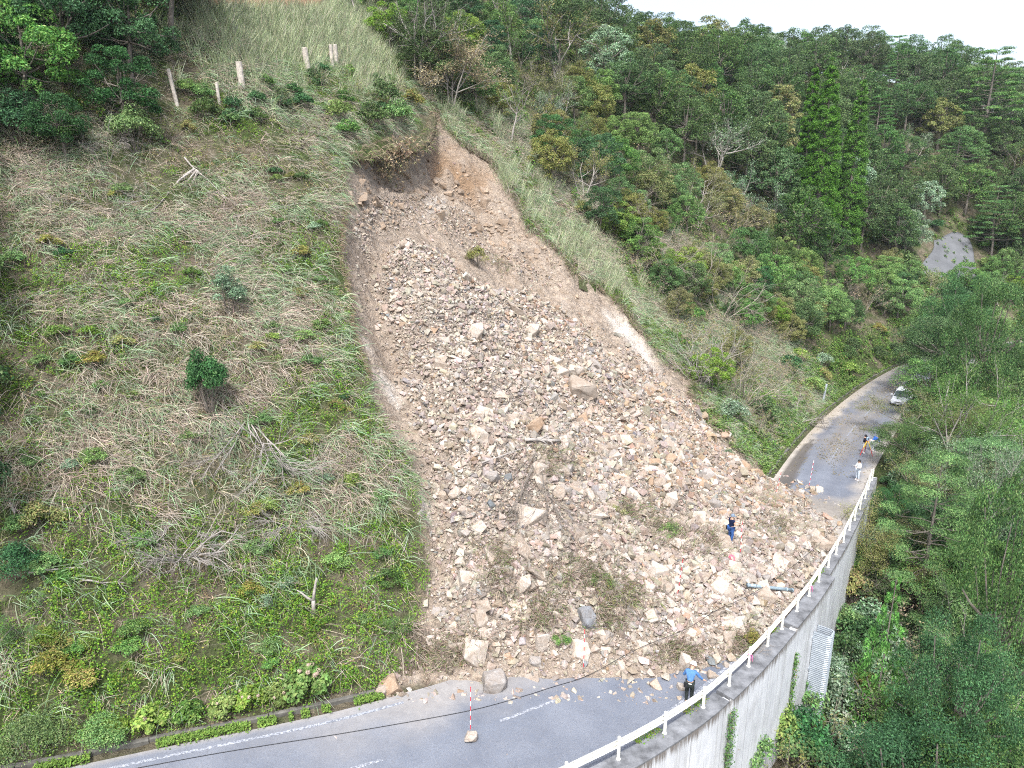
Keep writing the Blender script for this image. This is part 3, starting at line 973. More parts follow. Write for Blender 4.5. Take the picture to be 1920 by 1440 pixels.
for (u, v, wpx, hpx, k, cn, lab) in NAMED:
    p = hit1(u, v + hpx * 0.3)
    t = float(project(p)[2][0])
    wpx, hpx = wpx * 0.82, hpx * 0.82
    wd_m, ht_m = wpx * t / FPX, hpx * t / FPX / 0.85
    sq = BIG[k][0].max(0) - BIG[k][0].min(0)
    # long axis across the view, tilted at random
    R0 = frame_from(norm(np.array([[0.0, -0.35, 1.0]])), np.array([rng.uniform(-0.25, 0.25)]))[0]
    if hpx > wpx:
        R0 = R0 @ np.array([[0, 0, 1], [0, 1, 0], [-1, 0, 0]], float)
        size = (ht_m / sq[0], (wd_m * 0.9) / sq[1], wd_m / sq[2])
    else:
        size = (wd_m / sq[0], wd_m * 0.85 / sq[1], max(ht_m, wd_m * 0.35) / sq[2])
    ra = rng.uniform(-0.2, 0.2)
    ca, sa = math.cos(ra), math.sin(ra)
    R0 = np.array([[ca, 0, -sa], [0, 1, 0], [sa, 0, ca]]) @ R0
    place_boulder(p + np.array([0, 0, ht_m * 0.16]), size, R0, k, cn, lab)
    if 'spray paint' in lab:
        o = [q for q in COL.objects if q.get('label') == lab][0]
        bm = bmesh.new()
        bm.from_mesh(o.data)
        bmesh.ops.subdivide_edges(bm, edges=bm.edges, cuts=5, use_grid_fill=True)
        me = bpy.data.meshes.new('boulder')
        bm.to_mesh(me)
        bm.free()
        W = np.array([(o.matrix_world.to_3x3() @ v.co)[:] for v in me.vertices])
        vd = norm(CAM - p)
        a1 = norm(np.cross(np.array([0, 0, 1.0]), vd)); a2 = np.cross(vd, a1)
        x, y = (W @ a1) / (wd_m / 2), (W @ a2) / (ht_m / 2)
        ring = (np.abs(np.hypot(x, y - 0.25) - 0.45) < 0.14) | (np.abs(x + y * 0.5) < 0.10) & (np.abs(y - 0.2) < 0.6)
        mark = ring & (W @ vd > 0)
        c4 = np.ones((len(W), 4), np.float32)
        c4[:, :3] = np.where(mark[:, None], np.array([0.62, 0.16, 0.22]), np.array(ROCKCOL['cream']))
        at = me.attributes.get('Col') or me.attributes.new('Col', 'FLOAT_COLOR', 'POINT')
        at.data.foreach_set('color', c4.ravel())
        me.materials.clear()
        me.materials.append(m_boulder)
        o.data = me

def sample_poly(poly, n, rng):
    q = np.array(poly)
    lo, hi = q.min(0), q.max(0)
    out = np.zeros((0, 2))
    while len(out) < n:
        c = rng.uniform(lo, hi, (n * 3, 2))
        out = np.vstack([out, c[sd_poly(poly, c[:, 0], c[:, 1]) > 0]])
    return out[:n]

# bare rubble is drawn by area of ground: sample the plan, keep what lies in the slide
def rubble_points(n, rng, margin=-0.05, spill=0.0):
    idx = np.argwhere((wd > 0.02) | (ms > 0.3))
    xs, ys = GX[idx[:, 1]], GY[idx[:, 0]]
    out = np.zeros((0, 2))
    while len(out) < n:
        c = np.column_stack([rng.uniform(xs.min() - 2, xs.max() + 2, n * 3), rng.uniform(ys.min() - 2, ys.max() + 2, n * 3)])
        f = _bil(wd, c[:, 0], c[:, 1])
        out = np.vstack([out, c[rng.random(len(c)) < np.clip(f * 1.8, 0, 1)]])
    return out[:n]

def rock_color(rng, P, n):
    u, v, t = project(P)
    base = np.array([ROCKCOL['cream'], ROCKCOL['tan'], ROCKCOL['grey'], ROCKCOL['rusty'], ROCKCOL['blue']])
    right = sstep(1000, 1350, u + (900 - v) * 0.55)
    n1 = fbm(P[:, 0], P[:, 1], 4, 3, 77)
    p = np.stack([0.36 + 0.25 * sstep(900, 1250, v) - 0.12 * right, np.full(n, 0.38), 0.07 + 0.12 * (n1 > 0.56), 0.03 + 0.16 * right * (v < 950), np.full(n, 0.008)], -1)
    p /= p.sum(1, keepdims=True)
    k = (rng.random((n, 1)) > np.cumsum(p, 1)).sum(1).clip(0, 4)
    c = base[k] * rng.uniform(0.66, 1.2, (n, 1)) * (1 + rng.normal(0, 0.035, (n, 3)))
    return np.clip(c, 0.03, 0.75), k

CN = ['cream', 'tan', 'grey', 'rusty', 'blue']
CW = {'cream': 'pale cream', 'tan': 'tan', 'grey': 'grey', 'rusty': 'rusty brown', 'blue': 'dark blue grey'}
cand = rubble_points(5200, rng)
cz = H(cand[:, 0], cand[:, 1])
cp = np.column_stack([cand, cz])
cu, cv, ct = project(cp)
ok = (cv < 1300) & (rail_d(road_coords(cp[:, 0], cp[:, 1])[0]) + 0.5 < road_coords(cp[:, 0], cp[:, 1])[1])
cp, cu, cv, ct = cp[ok], cu[ok], cv[ok], ct[ok]
size_m = np.exp(rng.normal(math.log(0.35), 0.46, len(cp))) * (0.72 + 0.4 * sstep(450, 900, cv)) * np.where(cu < 860, 0.85, 1.0)
size_m = np.clip(size_m, 0.2, 1.3)
order = np.argsort(-(size_m / ct))
ind, rest = order[:262], order[262:]
_, kcol = rock_color(rng, cp, len(cp))
shape_word = ['angular block', 'long wedge', 'flat slab', 'narrow splinter', 'rounded block', 'thin flat slab', 'long narrow block', 'blocky wedge', 'chunky stone', 'lopsided stone']
for i in ind:
    k = int(rng.integers(0, len(BIG)))
    nrm = norm(np.array([[0.25, -0.5, 1.0]]) + rng.normal(0, 0.35, (1, 3)))
    R = frame_from(nrm, np.array([rng.uniform(0, 6.28)]))[0]
    s = size_m[i] * 0.60
    zone = 'on the high part of the slide' if cv[i] < 620 else ('in the middle of the slide' if cv[i] < 900 else ('on the right flank of the slide' if cu[i] > 1180 else 'low on the slide near the road'))
    cn = CN[kcol[i]]
    place_boulder(cp[i] + np.array([0, 0, s * 0.08]), s * rng.uniform(0.85, 1.2, 3), R, k, cn,
                  f'{CW[cn]} {shape_word[k]} among the rubble {zone}', 'boulders in the rubble of the landslide')

def rubble_mesh(P, size, rng, shapes, lift=0.2, name='rubble', nrm_jit=0.5, tint=None):
    n = len(P)
    col, _ = rock_color(rng, P, n)
    if tint is not None:
        col = np.array(tint) * rng.uniform(0.75, 1.3, (n, 1))
    kk = rng.integers(0, len(shapes), n)
    R = frame_from(norm(np.array([[0.2, -0.45, 1.0]]) + rng.normal(0, nrm_jit, (n, 3))), rng.uniform(0, 6.28, n))
    sc = size[:, None] * rng.uniform(0.8, 1.25, (n, 3)) * 0.6
    Vs, Fs, Cs, base = [], [], [], 0
    for k, (V, F) in enumerate(shapes):
        m = np.where(kk == k)[0]
        if not len(m): continue
        W = np.einsum('nij,nvj->nvi', R[m], V[None] * sc[m][:, None]) + (P[m] + np.array([0, 0, 1]) * size[m, None] * lift)[:, None]
        Vs.append(W.reshape(-1, 3))
        Fs.append((F[None] + (np.arange(len(m)) * len(V))[:, None, None]).reshape(-1, 3) + base)
        Cs.append(np.repeat(col[m], len(V), 0))
        base += len(m) * len(V)
    return np.concatenate(Vs), np.concatenate(Fs), np.concatenate(Cs)

MED = [hull_rock(300 + k, 9 + k % 4, 0.0, sq) for k, sq in enumerate([(1, .8, .7), (1, .7, .5), (1, .85, .4), (1, .6, .5), (1, .9, .75), (1, .8, .35), (1, .75, .6), (1, .55, .45)] * 2)]
TINY = [hull_rock(500 + k, 8, 0.0, (1, .8, .6)) for k in range(10)]
med_p, med_s = cp[rest], size_m[rest]
c2 = rubble_points(20000, rng)
p2_ = np.column_stack([c2, H(c2[:, 0], c2[:, 1])])
s2 = np.clip(np.exp(rng.normal(math.log(0.22), 0.45, len(p2_))), 0.12, 0.5)
c3 = rubble_points(85000, rng)
p3_ = np.column_stack([c3, H(c3[:, 0], c3[:, 1])])
s3 = np.clip(np.exp(rng.normal(math.log(0.13), 0.3, len(p3_))), 0.06, 0.24)
# stones that rolled on past the toe, and stones caught on the bare bed
toe_uv = np.vstack([sample_poly([(690, 1296), (1290, 1290), (1290, 1318), (1180, 1326), (960, 1322), (760, 1320)], 900, rng),
                    sample_poly([(300, 1400), (1150, 1330), (1100, 1440), (300, 1440)], 60, rng),
                    sample_poly([(1440, 885), (1560, 960), (1570, 1010), (1600, 960), (1530, 920), (1470, 890)], 200, rng),
                    sample_poly([(1490, 900), (1545, 915), (1540, 940), (1490, 925)], 80, rng)])
tp_ = hit(toe_uv[:, 0], toe_uv[:, 1])
ts = np.clip(np.exp(rng.normal(math.log(0.10), 0.55, len(tp_))), 0.04, 0.4)
ts[900:960] *= 0.6
ts[-80:] *= 2.2
bed_c = np.vstack([sample_poly(SCAR, 2400, rng), sample_poly([(655, 420), (700, 370), (800, 360), (880, 400), (940, 460), (1060, 540), (1000, 530), (880, 470), (790, 420), (700, 440), (690, 500)], 2000, rng)])
bp_ = hit(bed_c[:, 0], bed_c[:, 1])
bs = np.clip(np.exp(rng.normal(math.log(0.14), 0.4, len(bp_))), 0.06, 0.45)
cliff = sample_poly([(655, 300), (720, 285), (800, 268), (900, 325), (985, 430), (1062, 490), (1000, 512), (880, 445), (760, 412), (690, 430), (645, 400)], 420, rng)
kp_ = hit(cliff[:, 0], cliff[:, 1])
ks_ = np.clip(np.exp(rng.normal(math.log(0.40), 0.55, len(kp_))), 0.12, 1.3)
parts = [rubble_mesh(kp_, ks_, rng, MED, -0.24, 'rubble', 0.25, (0.30, 0.24, 0.185)), rubble_mesh(med_p, med_s, rng, MED), rubble_mesh(p2_, s2, rng, MED, 0.25), rubble_mesh(p3_, s3, rng, TINY, 0.3),
         rubble_mesh(tp_, ts, rng, MED, 0.2), rubble_mesh(bp_, bs, rng, TINY, 0.1)]
off, VV, FF, CC = 0, [], [], []
for (a, f, c) in parts:
    VV.append(a); FF.append(f + off); CC.append(c); off += len(a)
rub = obj('rubble', make_mesh('rubble', np.concatenate(VV), [np.concatenate(FF)], np.concatenate(CC)), m_rubble)
tag(rub, 'tan and cream broken rock rubble covering the slide and the road', 'rubble', kind='stuff')
# ------------------------------------------------------------------ growing things: shared builders
def tubes(paths, r0, r1, sides=4):
    """many tapering tubes at once; paths (N,m,3)"""
    paths = np.asarray(paths, float)
    Np, m = paths.shape[:2]
    tan = norm(np.gradient(paths, axis=1))
    ref = np.where(np.abs(tan[:, :1, 2:3]) > 0.9, np.array([[[1.0, 0, 0]]]), np.array([[[0, 0, 1.0]]]))
    s = norm(np.cross(tan, ref))
    q = np.cross(s, tan)
    k = np.linspace(0, 1, m)
    rad = np.asarray(r0)[:, None] * (1 - k) + np.asarray(r1)[:, None] * k
    a = np.arange(sides) / sides * 2 * math.pi
    V = paths[:, :, None] + rad[:, :, None, None] * (np.cos(a)[:, None] * s[:, :, None] + np.sin(a)[:, None] * q[:, :, None])
    V = V.reshape(-1, 3)
    i, j = np.meshgrid(np.arange(m - 1), np.arange(sides), indexing='ij')
    a0, a1 = (i * sides + j).ravel(), (i * sides + (j + 1) % sides).ravel()
    F = np.stack([a0, a1, a1 + sides, a0 + sides], -1)
    F = (F[None] + (np.arange(Np) * m * sides)[:, None, None]).reshape(-1, 4)
    return V, F

def grow(rng, base, d, L, r, depth, spread=0.6, kids=(3, 5), grav=0.0, wob=0.25, ratio=(0.5, 0.75), start=0.35, out=None):
    """a branching skeleton: list of (points, r0, r1, depth)"""
    if out is None: out = []
    d = d / np.linalg.norm(d)
    pts = [np.array(base, float)]
    cur = d.copy()
    m = 5
    for k in range(m - 1):
        cur = cur + rng.normal(0, wob, 3) * 0.5 + np.array([0, 0, grav])
        cur /= np.linalg.norm(cur)
        pts.append(pts[-1] + cur * L / (m - 1))
    pts = np.array(pts)
    out.append((pts, r, r * 0.45 if depth else r * 0.25, depth))
    if depth:
        for k in range(rng.integers(kids[0], kids[1] + 1)):
            t = rng.uniform(start, 1.0) * (m - 1)
            i = min(int(t), m - 2)
            p = pts[i] + (pts[i + 1] - pts[i]) * (t - i)
            dd = norm(pts[i + 1] - pts[i])
            nd = dd + rng.normal(0, spread, 3)
            grow(rng, p, nd, L * rng.uniform(*ratio), r * 0.5, depth - 1, spread, kids, grav, wob, ratio, start, out)
    return out

def skel_mesh(sk, sides=4, col=None):
    P = np.array([a[0] for a in sk])
    return tubes(P, np.array([a[1] for a in sk]), np.array([a[2] for a in sk]), sides)

def leaf_quads(C, nrm, size, rng, aspect=0.5, axis=None):
    n = len(C)
    t = rng.normal(size=(n, 3)) if axis is None else axis + rng.normal(0, 0.25, (n, 3))
    a = norm(t - (t * nrm).sum(1, keepdims=True) * nrm)
    b = np.cross(nrm, a)
    s = np.broadcast_to(np.asarray(size, float), (n,))[:, None]
    V = np.stack([C - a * s * 0.5, C + b * s * 0.5 * aspect + nrm * s * 0.06, C + a * s * 0.5, C - b * s * 0.5 * aspect + nrm * s * 0.06], 1).reshape(-1, 3)
    F = (np.arange(n)[:, None] * 4 + np.arange(4)[None])
    return V, F

def palette(cols, w, n, rng, jit=0.18):
    cols = np.array(cols, float)
    k = rng.choice(len(cols), n, p=np.array(w) / sum(w))
    return np.clip(cols[k] * rng.uniform(1 - jit, 1 + jit, (n, 1)) * (1 + rng.normal(0, 0.05, (n, 3))), 0.004, 0.9)

def blades(base, e0, e1, L, W, nseg=4):
    n = len(base)
    t = np.linspace(0, 1, nseg + 1)
    P = base[:, None] + L[:, None, None] * (e0[:, None] * (t - t * t / 2)[None, :, None] + e1[:, None] * (t * t / 2)[None, :, None])
    tan = norm(np.gradient(P, axis=1))
    view = norm(CAM - base)
    side = norm(np.cross(tan, (view + np.random.default_rng(1).normal(0, 0.9, (n, 3)))[:, None]))
    wv = W[:, None, None] * (0.5 * (1 - t ** 2.2 * 0.85))[None, :, None]
    V = np.stack([P - side * wv, P + side * wv], 2).reshape(-1, 3)
    a = np.arange(nseg)[:, None] * 2 + np.array([[0, 1, 3, 2]])
    F = (a[None] + (np.arange(n) * (nseg + 1) * 2)[:, None, None]).reshape(-1, 4)
    return V, F, (nseg + 1) * 2

m_grass = leaf_mat('grass_blades', 0, 0, 0.7, 0.08, 0.2)
m_cover = leaf_mat('cover_leaves', 0, 0, 0.6, 0.12, 0.3)
m_leaf = leaf_mat('tree_leaves', 0.035, 0.4, 0.55, 0.14, 0.25)
m_conif = leaf_mat('conifer_leaves', 0, 0, 0.6, 0.1, 0.25)
m_twig = simple_mat('bleached_wood', (0.33, 0.285, 0.24), 0.9, 0.1, var=0.25, scale=3)
m_bark = simple_mat('grey_bark', (0.20, 0.175, 0.15), 0.9, 0.1, var=0.3, scale=4)
m_pale = simple_mat('pale_bark', (0.34, 0.31, 0.28), 0.85, 0.15, var=0.2, scale=4)

OPEN = [(-80, 300), (60, 300), (150, 318), (250, 300), (320, 262), (318, 130), (350, 60), (385, 20), (640, 15), (690, 60), (745, 120),
        (800, 180), (850, 190), (925, 255), (1000, 325), (1065, 395), (1140, 475), (1195, 555), (1262, 640), (1312, 710), (1360, 790),
        (1440, 868), (1440, 900), (1500, 1500), (-80, 1500)]

# ------------------------------------------------------------------ grass, leafy cover and brushwood of the open slope
rg = np.random.default_rng(21)
def scatter(n, rng, x0=-36, x1=36, y0=16, y1=92, dmin=0.25):
    """random plan points on growing ground that the picture shows"""
    x, y = rng.uniform(x0, x1, n), rng.uniform(y0, y1, n)
    s, d = road_coords(x, y)
    z = H(x, y)
    P = np.column_stack([x, y, z])
    u, v, t = project(P)
    ok = (d > dmin) & ~((u > 380) & (u < 618) & (v < 24)) & (_bil(M_bare, x, y) < 0.5) & (u > -90) & (u < 1990) & (v > -120) & (v < 1520) & (t > 10)
    return P[ok], u[ok], v[ok], t[ok], d[ok]

def downhill(P):
    n = slope_normal(P[:, 0], P[:, 1])
    g = np.array([0, 0, -1.0]) + n * n[:, 2:3]
    return n, norm(g)

def ell(u, v, L):
    m = np.zeros(len(u))
    for (a, b_, ra, rb) in L:
        m = np.maximum(m, np.exp(-(((u - a) / ra) ** 2 + ((v - b_) / rb) ** 2) * 1.2))
    return m
LEAFY = [(390, 1000, 60, 40), (560, 1180, 120, 80), (310, 870, 45, 50), (535, 835, 70, 60), (220, 690, 50, 45), (600, 740, 60, 70), (620, 620, 40, 50), (560, 500, 80, 40),
         (170, 500, 130, 40), (460, 250, 90, 70), (700, 1010, 80, 90), (690, 1150, 110, 120), (480, 1060, 130, 70), (280, 1160, 120, 60),
         (120, 1180, 120, 70), (420, 1200, 160, 80), (250, 1290, 160, 90), (60, 1400, 150, 70), (600, 1240, 140, 60), (1090, 440, 70, 60),
         (1180, 540, 60, 50), (640, 170, 90, 70), (1260, 600, 40, 60)]
DEAD = [(80, 600, 200, 90), (200, 720, 220, 130), (120, 800, 180, 120), (350, 600, 160, 110), (420, 690, 120, 100), (540, 640, 90, 90), (260, 900, 220, 110),
        (350, 1040, 170, 70), (100, 440, 220, 80), (450, 420, 200, 70), (640, 880, 90, 90), (1080, 380, 90, 60), (930, 270, 90, 60), (1180, 480, 80, 60), (720, 870, 60, 60)]

def zone_weights(P, u, v):
    n1 = fbm(P[:, 0] + P[:, 2] * .5, P[:, 1], 3.4, 4, 101)
    n2 = fbm(P[:, 0] - P[:, 2] * .5, P[:, 1], 3.2, 4, 103)
    leafy = np.clip(ell(u, v, LEAFY) * 0.9 + 0.48 * sstep(900, 1080, v) + (n1 - 0.5) * 2.3 + 0.12, 0, 1)
    dead = np.clip(ell(u, v, DEAD) * 0.7 + (n2 - 0.5) * 2.2 + 0.22 - 0.35 * sstep(1020, 1180, v), 0, 1)
    return leafy, dead, n1, n2

# clumps of dead and green blades
def grass_object(name, label, n_try, wfun, per, lenr, wid, cols, cw, lift, spread, seed, lean=0.0):
    r = np.random.default_rng(seed)
    P, u, v, t, d = scatter(n_try, r)
    lf, dd, n1, n2 = zone_weights(P, u, v)
    keep = r.random(len(P)) < wfun(P, u, v, t, d, lf, dd, n1, n2)
    P, u, v, t = P[keep], u[keep], v[keep], t[keep]
    n, g = downhill(P)
    nb = len(P)
    m = per
    cl_len = r.uniform(*lenr, nb)
    side = np.cross(n, g)
    clump_yaw = r.normal(lean + (0.45 if lift < 0.85 else 0), 0.3 if lift < 1.5 else 1.5, nb) + (fbm(P[:, 0], P[:, 1], 5, 2, seed) - 0.5) * 1.6
    idx = np.repeat(np.arange(nb), m)
    k = len(idx)
    yaw = clump_yaw[idx] + r.normal(0, spread, k)
    dirs = norm(g[idx] * np.cos(yaw)[:, None] + side[idx] * np.sin(yaw)[:, None])
    if lift >= 1.2:
        n = norm(n * 0.25 + np.array([0, 0, 1.0]))
    e0 = norm(n[idx] * lift * r.uniform(0.5, 1.4, (k, 1)) + np.array([0, 0, 0.5 * lift]) + dirs * 0.6 + r.normal(0, 0.3, (k, 3)))
    e1 = norm(dirs * 1.0 + n[idx] * (-0.25 if lift < 1.2 else 0.35) + r.normal(0, 0.2, (k, 3)) + (np.array([0, 0, 1.3]) if lift >= 1.2 else 0))
    base = P[idx] + side[idx] * r.normal(0, 0.13, (k, 1)) + g[idx] * r.normal(0, 0.13, (k, 1))
    base[:, 2] = H(base[:, 0], base[:, 1]) - 0.02
    L = cl_len[idx] * r.uniform(0.55, 1.15, k)
    V, F, nv = blades(base, e0, e1, L, wid * r.uniform(0.6, 1.4, k), 4)
    tone = r.uniform(0.75, 1.25, nb)[idx]
    C = palette(cols, cw, k, r) * tone[:, None]
    o = obj(name, make_mesh(name, V, [F], np.repeat(C, nv, 0)), m_grass)
    return tag(o, label, 'grass', kind='stuff')

grass_object('dead_grass', 'pale brown dead grass draped down the open hillside', 95000,
             lambda P, u, v, t, d, lf, dd, n1, n2: np.clip(dd * 1.1 - lf * 0.4, 0.05, 1) * 0.75 * (d > 0.9), 12, (0.5, 2.0), 0.019,
             [(0.43, 0.365, 0.295), (0.34, 0.285, 0.225), (0.50, 0.44, 0.36), (0.25, 0.20, 0.155)], (4, 3, 3, 2), 0.38, 0.6, 31)
grass_object('draping_grass', 'blue green blades of tall grass draped down the open hillside', 80000,
             lambda P, u, v, t, d, lf, dd, n1, n2: np.clip((1 - np.abs(dd - 0.55) * 1.6) * (n2 > 0.40) * 0.58 + 0.08, 0, 1) * (d > 0.8) * (1 - 0.5 * lf), 10, (0.5, 1.9), 0.025,
             [(0.20, 0.30, 0.16), (0.28, 0.37, 0.23), (0.15, 0.235, 0.095), (0.34, 0.41, 0.26)], (4, 3, 2, 2), 0.6, 0.5, 32)
grass_object('short_grass', 'short green and straw grass growing between the leafy plants', 34000,
             lambda P, u, v, t, d, lf, dd, n1, n2: 0.85 + 0 * u, 12, (0.3, 0.65), 0.024,
             [(0.18, 0.26, 0.07), (0.26, 0.32, 0.13), (0.38, 0.32, 0.23), (0.46, 0.40, 0.31)], (4, 3, 3, 2), 0.9, 0.9, 33)
TALL = [(500, 70, 130, 70), (620, 60, 100, 60), (420, 40, 70, 60), (700, 90, 50, 70)]
RIGHTG = [(900, 250, 70, 40), (960, 320, 60, 50), (1010, 390, 50, 50), (1090, 470, 60, 50), (1150, 530, 60, 40), (870, 225, 50, 30)]
grass_object('tall_pale_grass', 'tall pale green plume grass standing along the top of the slide hillside', 70000,
             lambda P, u, v, t, d, lf, dd, n1, n2: np.clip(ell(u, v, TALL) * 1.2 + ell(u, v, RIGHTG) * 0.5 * (n2 > 0.48), 0, 1), 13, (0.9, 1.8), 0.028,
             [(0.33, 0.38, 0.22), (0.42, 0.45, 0.30), (0.25, 0.32, 0.16), (0.46, 0.43, 0.32)], (4, 3, 3, 2), 1.9, 0.8, 34)

# leafy cover: mounds of small leaves
def cover_object(name, label, n_pts, per, wfun, hgt, size, cols, cw, seed, aspect=0.62, **kw):
    r = np.random.default_rng(seed)
    P, u, v, t, d = scatter(n_pts, r, **kw)
    lf, dd, n1, n2 = zone_weights(P, u, v)
    w_ = wfun(P, u, v, t, d, lf, dd, n1, n2)
    keep = r.random(len(P)) < w_
    P, w_ = P[keep], w_[keep]
    n, g = downhill(P)
    idx = np.repeat(np.arange(len(P)), per)
    k = len(idx)
    rad = r.uniform(0.15, 0.42, len(P))
    off = norm(r.normal(size=(k, 3))) * (rad[idx] * r.uniform(0.3, 1, k) ** 0.5)[:, None]
    base = P[idx] + off * np.array([1, 1, 0.4])
    base[:, 2] = H(base[:, 0], base[:, 1])
    top = (hgt * r.uniform(0.35, 1.0, len(P)) * (0.4 + 0.8 * w_))[idx] * (1 - (np.linalg.norm(off, axis=1) / rad[idx]) ** 2 * 0.6)
    C = base + n[idx] * (top * r.uniform(0.25, 1.0, k))[:, None] + np.array([0, 0, 0.03])
    nr = norm(n[idx] * 0.7 + np.array([0, 0, 0.5]) + r.normal(0, 0.55, (k, 3)))
    V, F = leaf_quads(C, nr, size * r.uniform(0.6, 1.4, k), r, aspect)
    tone = r.uniform(0.7, 1.3, len(P))[idx] * (0.8 + 0.4 * fbm(base[:, 0], base[:, 1], 1.5, 2, seed))
    col = palette(cols, cw, k, r) * tone[:, None]
    o = obj(name, make_mesh(name, V, [F], np.repeat(col, 4, 0)), m_cover)
    return tag(o, label, 'ground cover', kind='stuff')

cover_object('ground_cover', 'low yellow green leafy plants covering the hillside', 56000, 36,
             lambda P, u, v, t, d, lf, dd, n1, n2: np.clip(lf * 1.15 - 0.25 * dd, 0.03, 1) * (d > 0.4), 0.75, 0.078,
             [(0.155, 0.255, 0.06), (0.21, 0.32, 0.075), (0.11, 0.20, 0.05), (0.25, 0.27, 0.08), (0.08, 0.15, 0.045)], (4, 2, 4, 1, 3), 41)
cover_object('brown_bracken', 'rust and olive brown withered plants among the grass', 26000, 18,
             lambda P, u, v, t, d, lf, dd, n1, n2: np.clip((fbm(P[:, 0], P[:, 1], 1.8, 3, 121) - 0.56) * 5 + 0.25 * ell(u, v, [(250, 380, 260, 80), (560, 300, 120, 60), (60, 1050, 90, 90), (150, 1150, 90, 60)]), 0, 1) * (d > 1), 0.4, 0.09,
             [(0.25, 0.18, 0.11), (0.29, 0.235, 0.12), (0.20, 0.15, 0.11), (0.25, 0.25, 0.10)], (3, 2, 3, 2), 42, 0.4)
cover_object('undergrowth', 'leafy undergrowth on the floor of the woods', 34000, 22,
             lambda P, u, v, t, d, lf, dd, n1, n2: ((sd_poly(OPEN, u, v) < 4) & ((d > 1.0) | (d < rail_d(road_coords(P[:, 0], P[:, 1])[0]) - 0.9))) * np.clip(0.35 + (n1 - 0.45) * 4, 0.15, 1), 1.5, 0.24,
             [(0.10, 0.18, 0.055), (0.145, 0.24, 0.065), (0.20, 0.25, 0.10), (0.06, 0.12, 0.04), (0.25, 0.23, 0.12)], (4, 3, 2, 3, 1), 43, 0.6, x0=-45, x1=130, y0=14, y1=170, dmin=-60)
cover_object('bank_ivy', 'bright green leafy plants on the bank beside the far road', 26000, 30,
             lambda P, u, v, t, d, lf, dd, n1, n2: ((d < 5.5) & (t > 50)) * np.clip(0.5 + (n1 - 0.45) * 4, 0.25, 1), 0.9, 0.15,
             [(0.13, 0.23, 0.05), (0.18, 0.29, 0.065), (0.09, 0.17, 0.04), (0.24, 0.26, 0.10)], (4, 3, 3, 1), 48, 0.62, x0=14, x1=80, y0=48, y1=120, dmin=0.15)
# bright weeds between kerb and asphalt
r = np.random.default_rng(44)
wk = 9000
ss = np.concatenate([r.uniform(58, 76.2, wk), r.uniform(112.5, 190, 9000)])
dd_ = np.concatenate([-0.24 + r.normal(0, 0.13, wk), 0.22 + r.normal(0, 0.22, 9000)])
gap = fbm(ss, ss * 0, 0.9, 3, 45)
ok = (gap > 0.36)
wp = road_pt(ss[ok], dd_[ok]) + np.column_stack([np.zeros((ok.sum(), 2)), r.uniform(0.01, 0.16, ok.sum()) + 0.22 * (dd_[ok] > 0)])
V, F = leaf_quads(wp, norm(np.array([[0, -0.2, 1.0]]) + r.normal(0, 0.5, (len(wp), 3))), r.uniform(0.05, 0.11, len(wp)), r, 0.65)
o = obj('weeds', make_mesh('weeds', V, [F], np.repeat(palette([(0.14, 0.25, 0.035), (0.20, 0.31, 0.05), (0.10, 0.18, 0.03)], (3, 2, 2), len(wp), r), 4, 0)), m_cover)
tag(o, 'bright green weeds growing along the kerb', 'weeds', kind='stuff')
# the same along the foot of the guardrail
ss = r.uniform(74, 100, 5200)
gap = fbm(ss, ss * 0 + 3, 1.3, 3, 46)
ss = ss[gap > 0.52]
wp = road_pt(ss, rail_d(ss) + 0.24 + r.normal(0, 0.09, len(ss)), 0.0) + np.column_stack([np.zeros((len(ss), 2)), r.uniform(0.14, 0.26, len(ss))])
V, F = leaf_quads(wp, norm(np.array([[0, -0.2, 1.0]]) + r.normal(0, 0.5, (len(wp), 3))), r.uniform(0.05, 0.1, len(wp)), r, 0.6)
o = obj('weeds', make_mesh('weeds', V, [F], np.repeat(palette([(0.13, 0.23, 0.04), (0.18, 0.27, 0.06), (0.25, 0.22, 0.12)], (3, 2, 1), len(wp), r), 4, 0)), m_cover)
tag(o, 'green weeds growing along the foot of the guardrail', 'weeds', kind='stuff')

# brushwood: thin dead stems lying down the slope
def brush(name, label, n_try, wfun, seed, L=(0.7, 2.0), rad=0.009, flat=0.25):
    r = np.random.default_rng(seed)
    P, u, v, t, d = scatter(n_try, r)
    lf, dd, n1, n2 = zone_weights(P, u, v)
    P = P[r.random(len(P)) < wfun(P, u, v, t, d, lf, dd, n1, n2)]
    n, g = downhill(P)
    k = len(P)
    side = np.cross(n, g)
    yaw = r.normal(0, 0.8, k)
    dr = norm(g * np.cos(yaw)[:, None] + side * np.sin(yaw)[:, None] + n * r.uniform(0.0, 2 * flat, (k, 1)))
    LL = r.uniform(*L, k)
    tt = np.linspace(0, 1, 6)
    bend = r.normal(0, 0.18, (k, 3))
    path = P[:, None] + n[:, None] * 0.06 + LL[:, None, None] * (dr[:, None] * tt[None, :, None] + bend[:, None] * (tt * tt)[None, :, None] + n[:, None] * (0.5 * flat * np.sin(tt * math.pi))[None, :, None])
    path += r.normal(0, 0.025, path.shape)
    gz = H(path[..., 0], path[..., 1]) + 0.05
    path[..., 2] = np.maximum(path[..., 2], gz)
    V, F = tubes(path, rad * r.uniform(0.6, 1.7, k), rad * 0.35 * np.ones(k), 3)
    o = obj(name, make_mesh(name, V, [F]), m_twig)
    return tag(o, label, 'brushwood', kind='stuff')
BR = [(250, 340, 330, 90), (470, 420, 220, 80), (560, 250, 80, 60), (350, 1030, 160, 80), (620, 900, 120, 80), (1150, 430, 120, 60), (1000, 330, 80, 60), (100, 380, 160, 60)]
brush('brushwood', 'bleached dead stems lying on the hillside', 60000,
      lambda P, u, v, t, d, lf, dd, n1, n2: np.clip(0.22 + ell(u, v, BR) * 0.8 - 0.4 * lf, 0.05, 1) * (d > 1), 51)
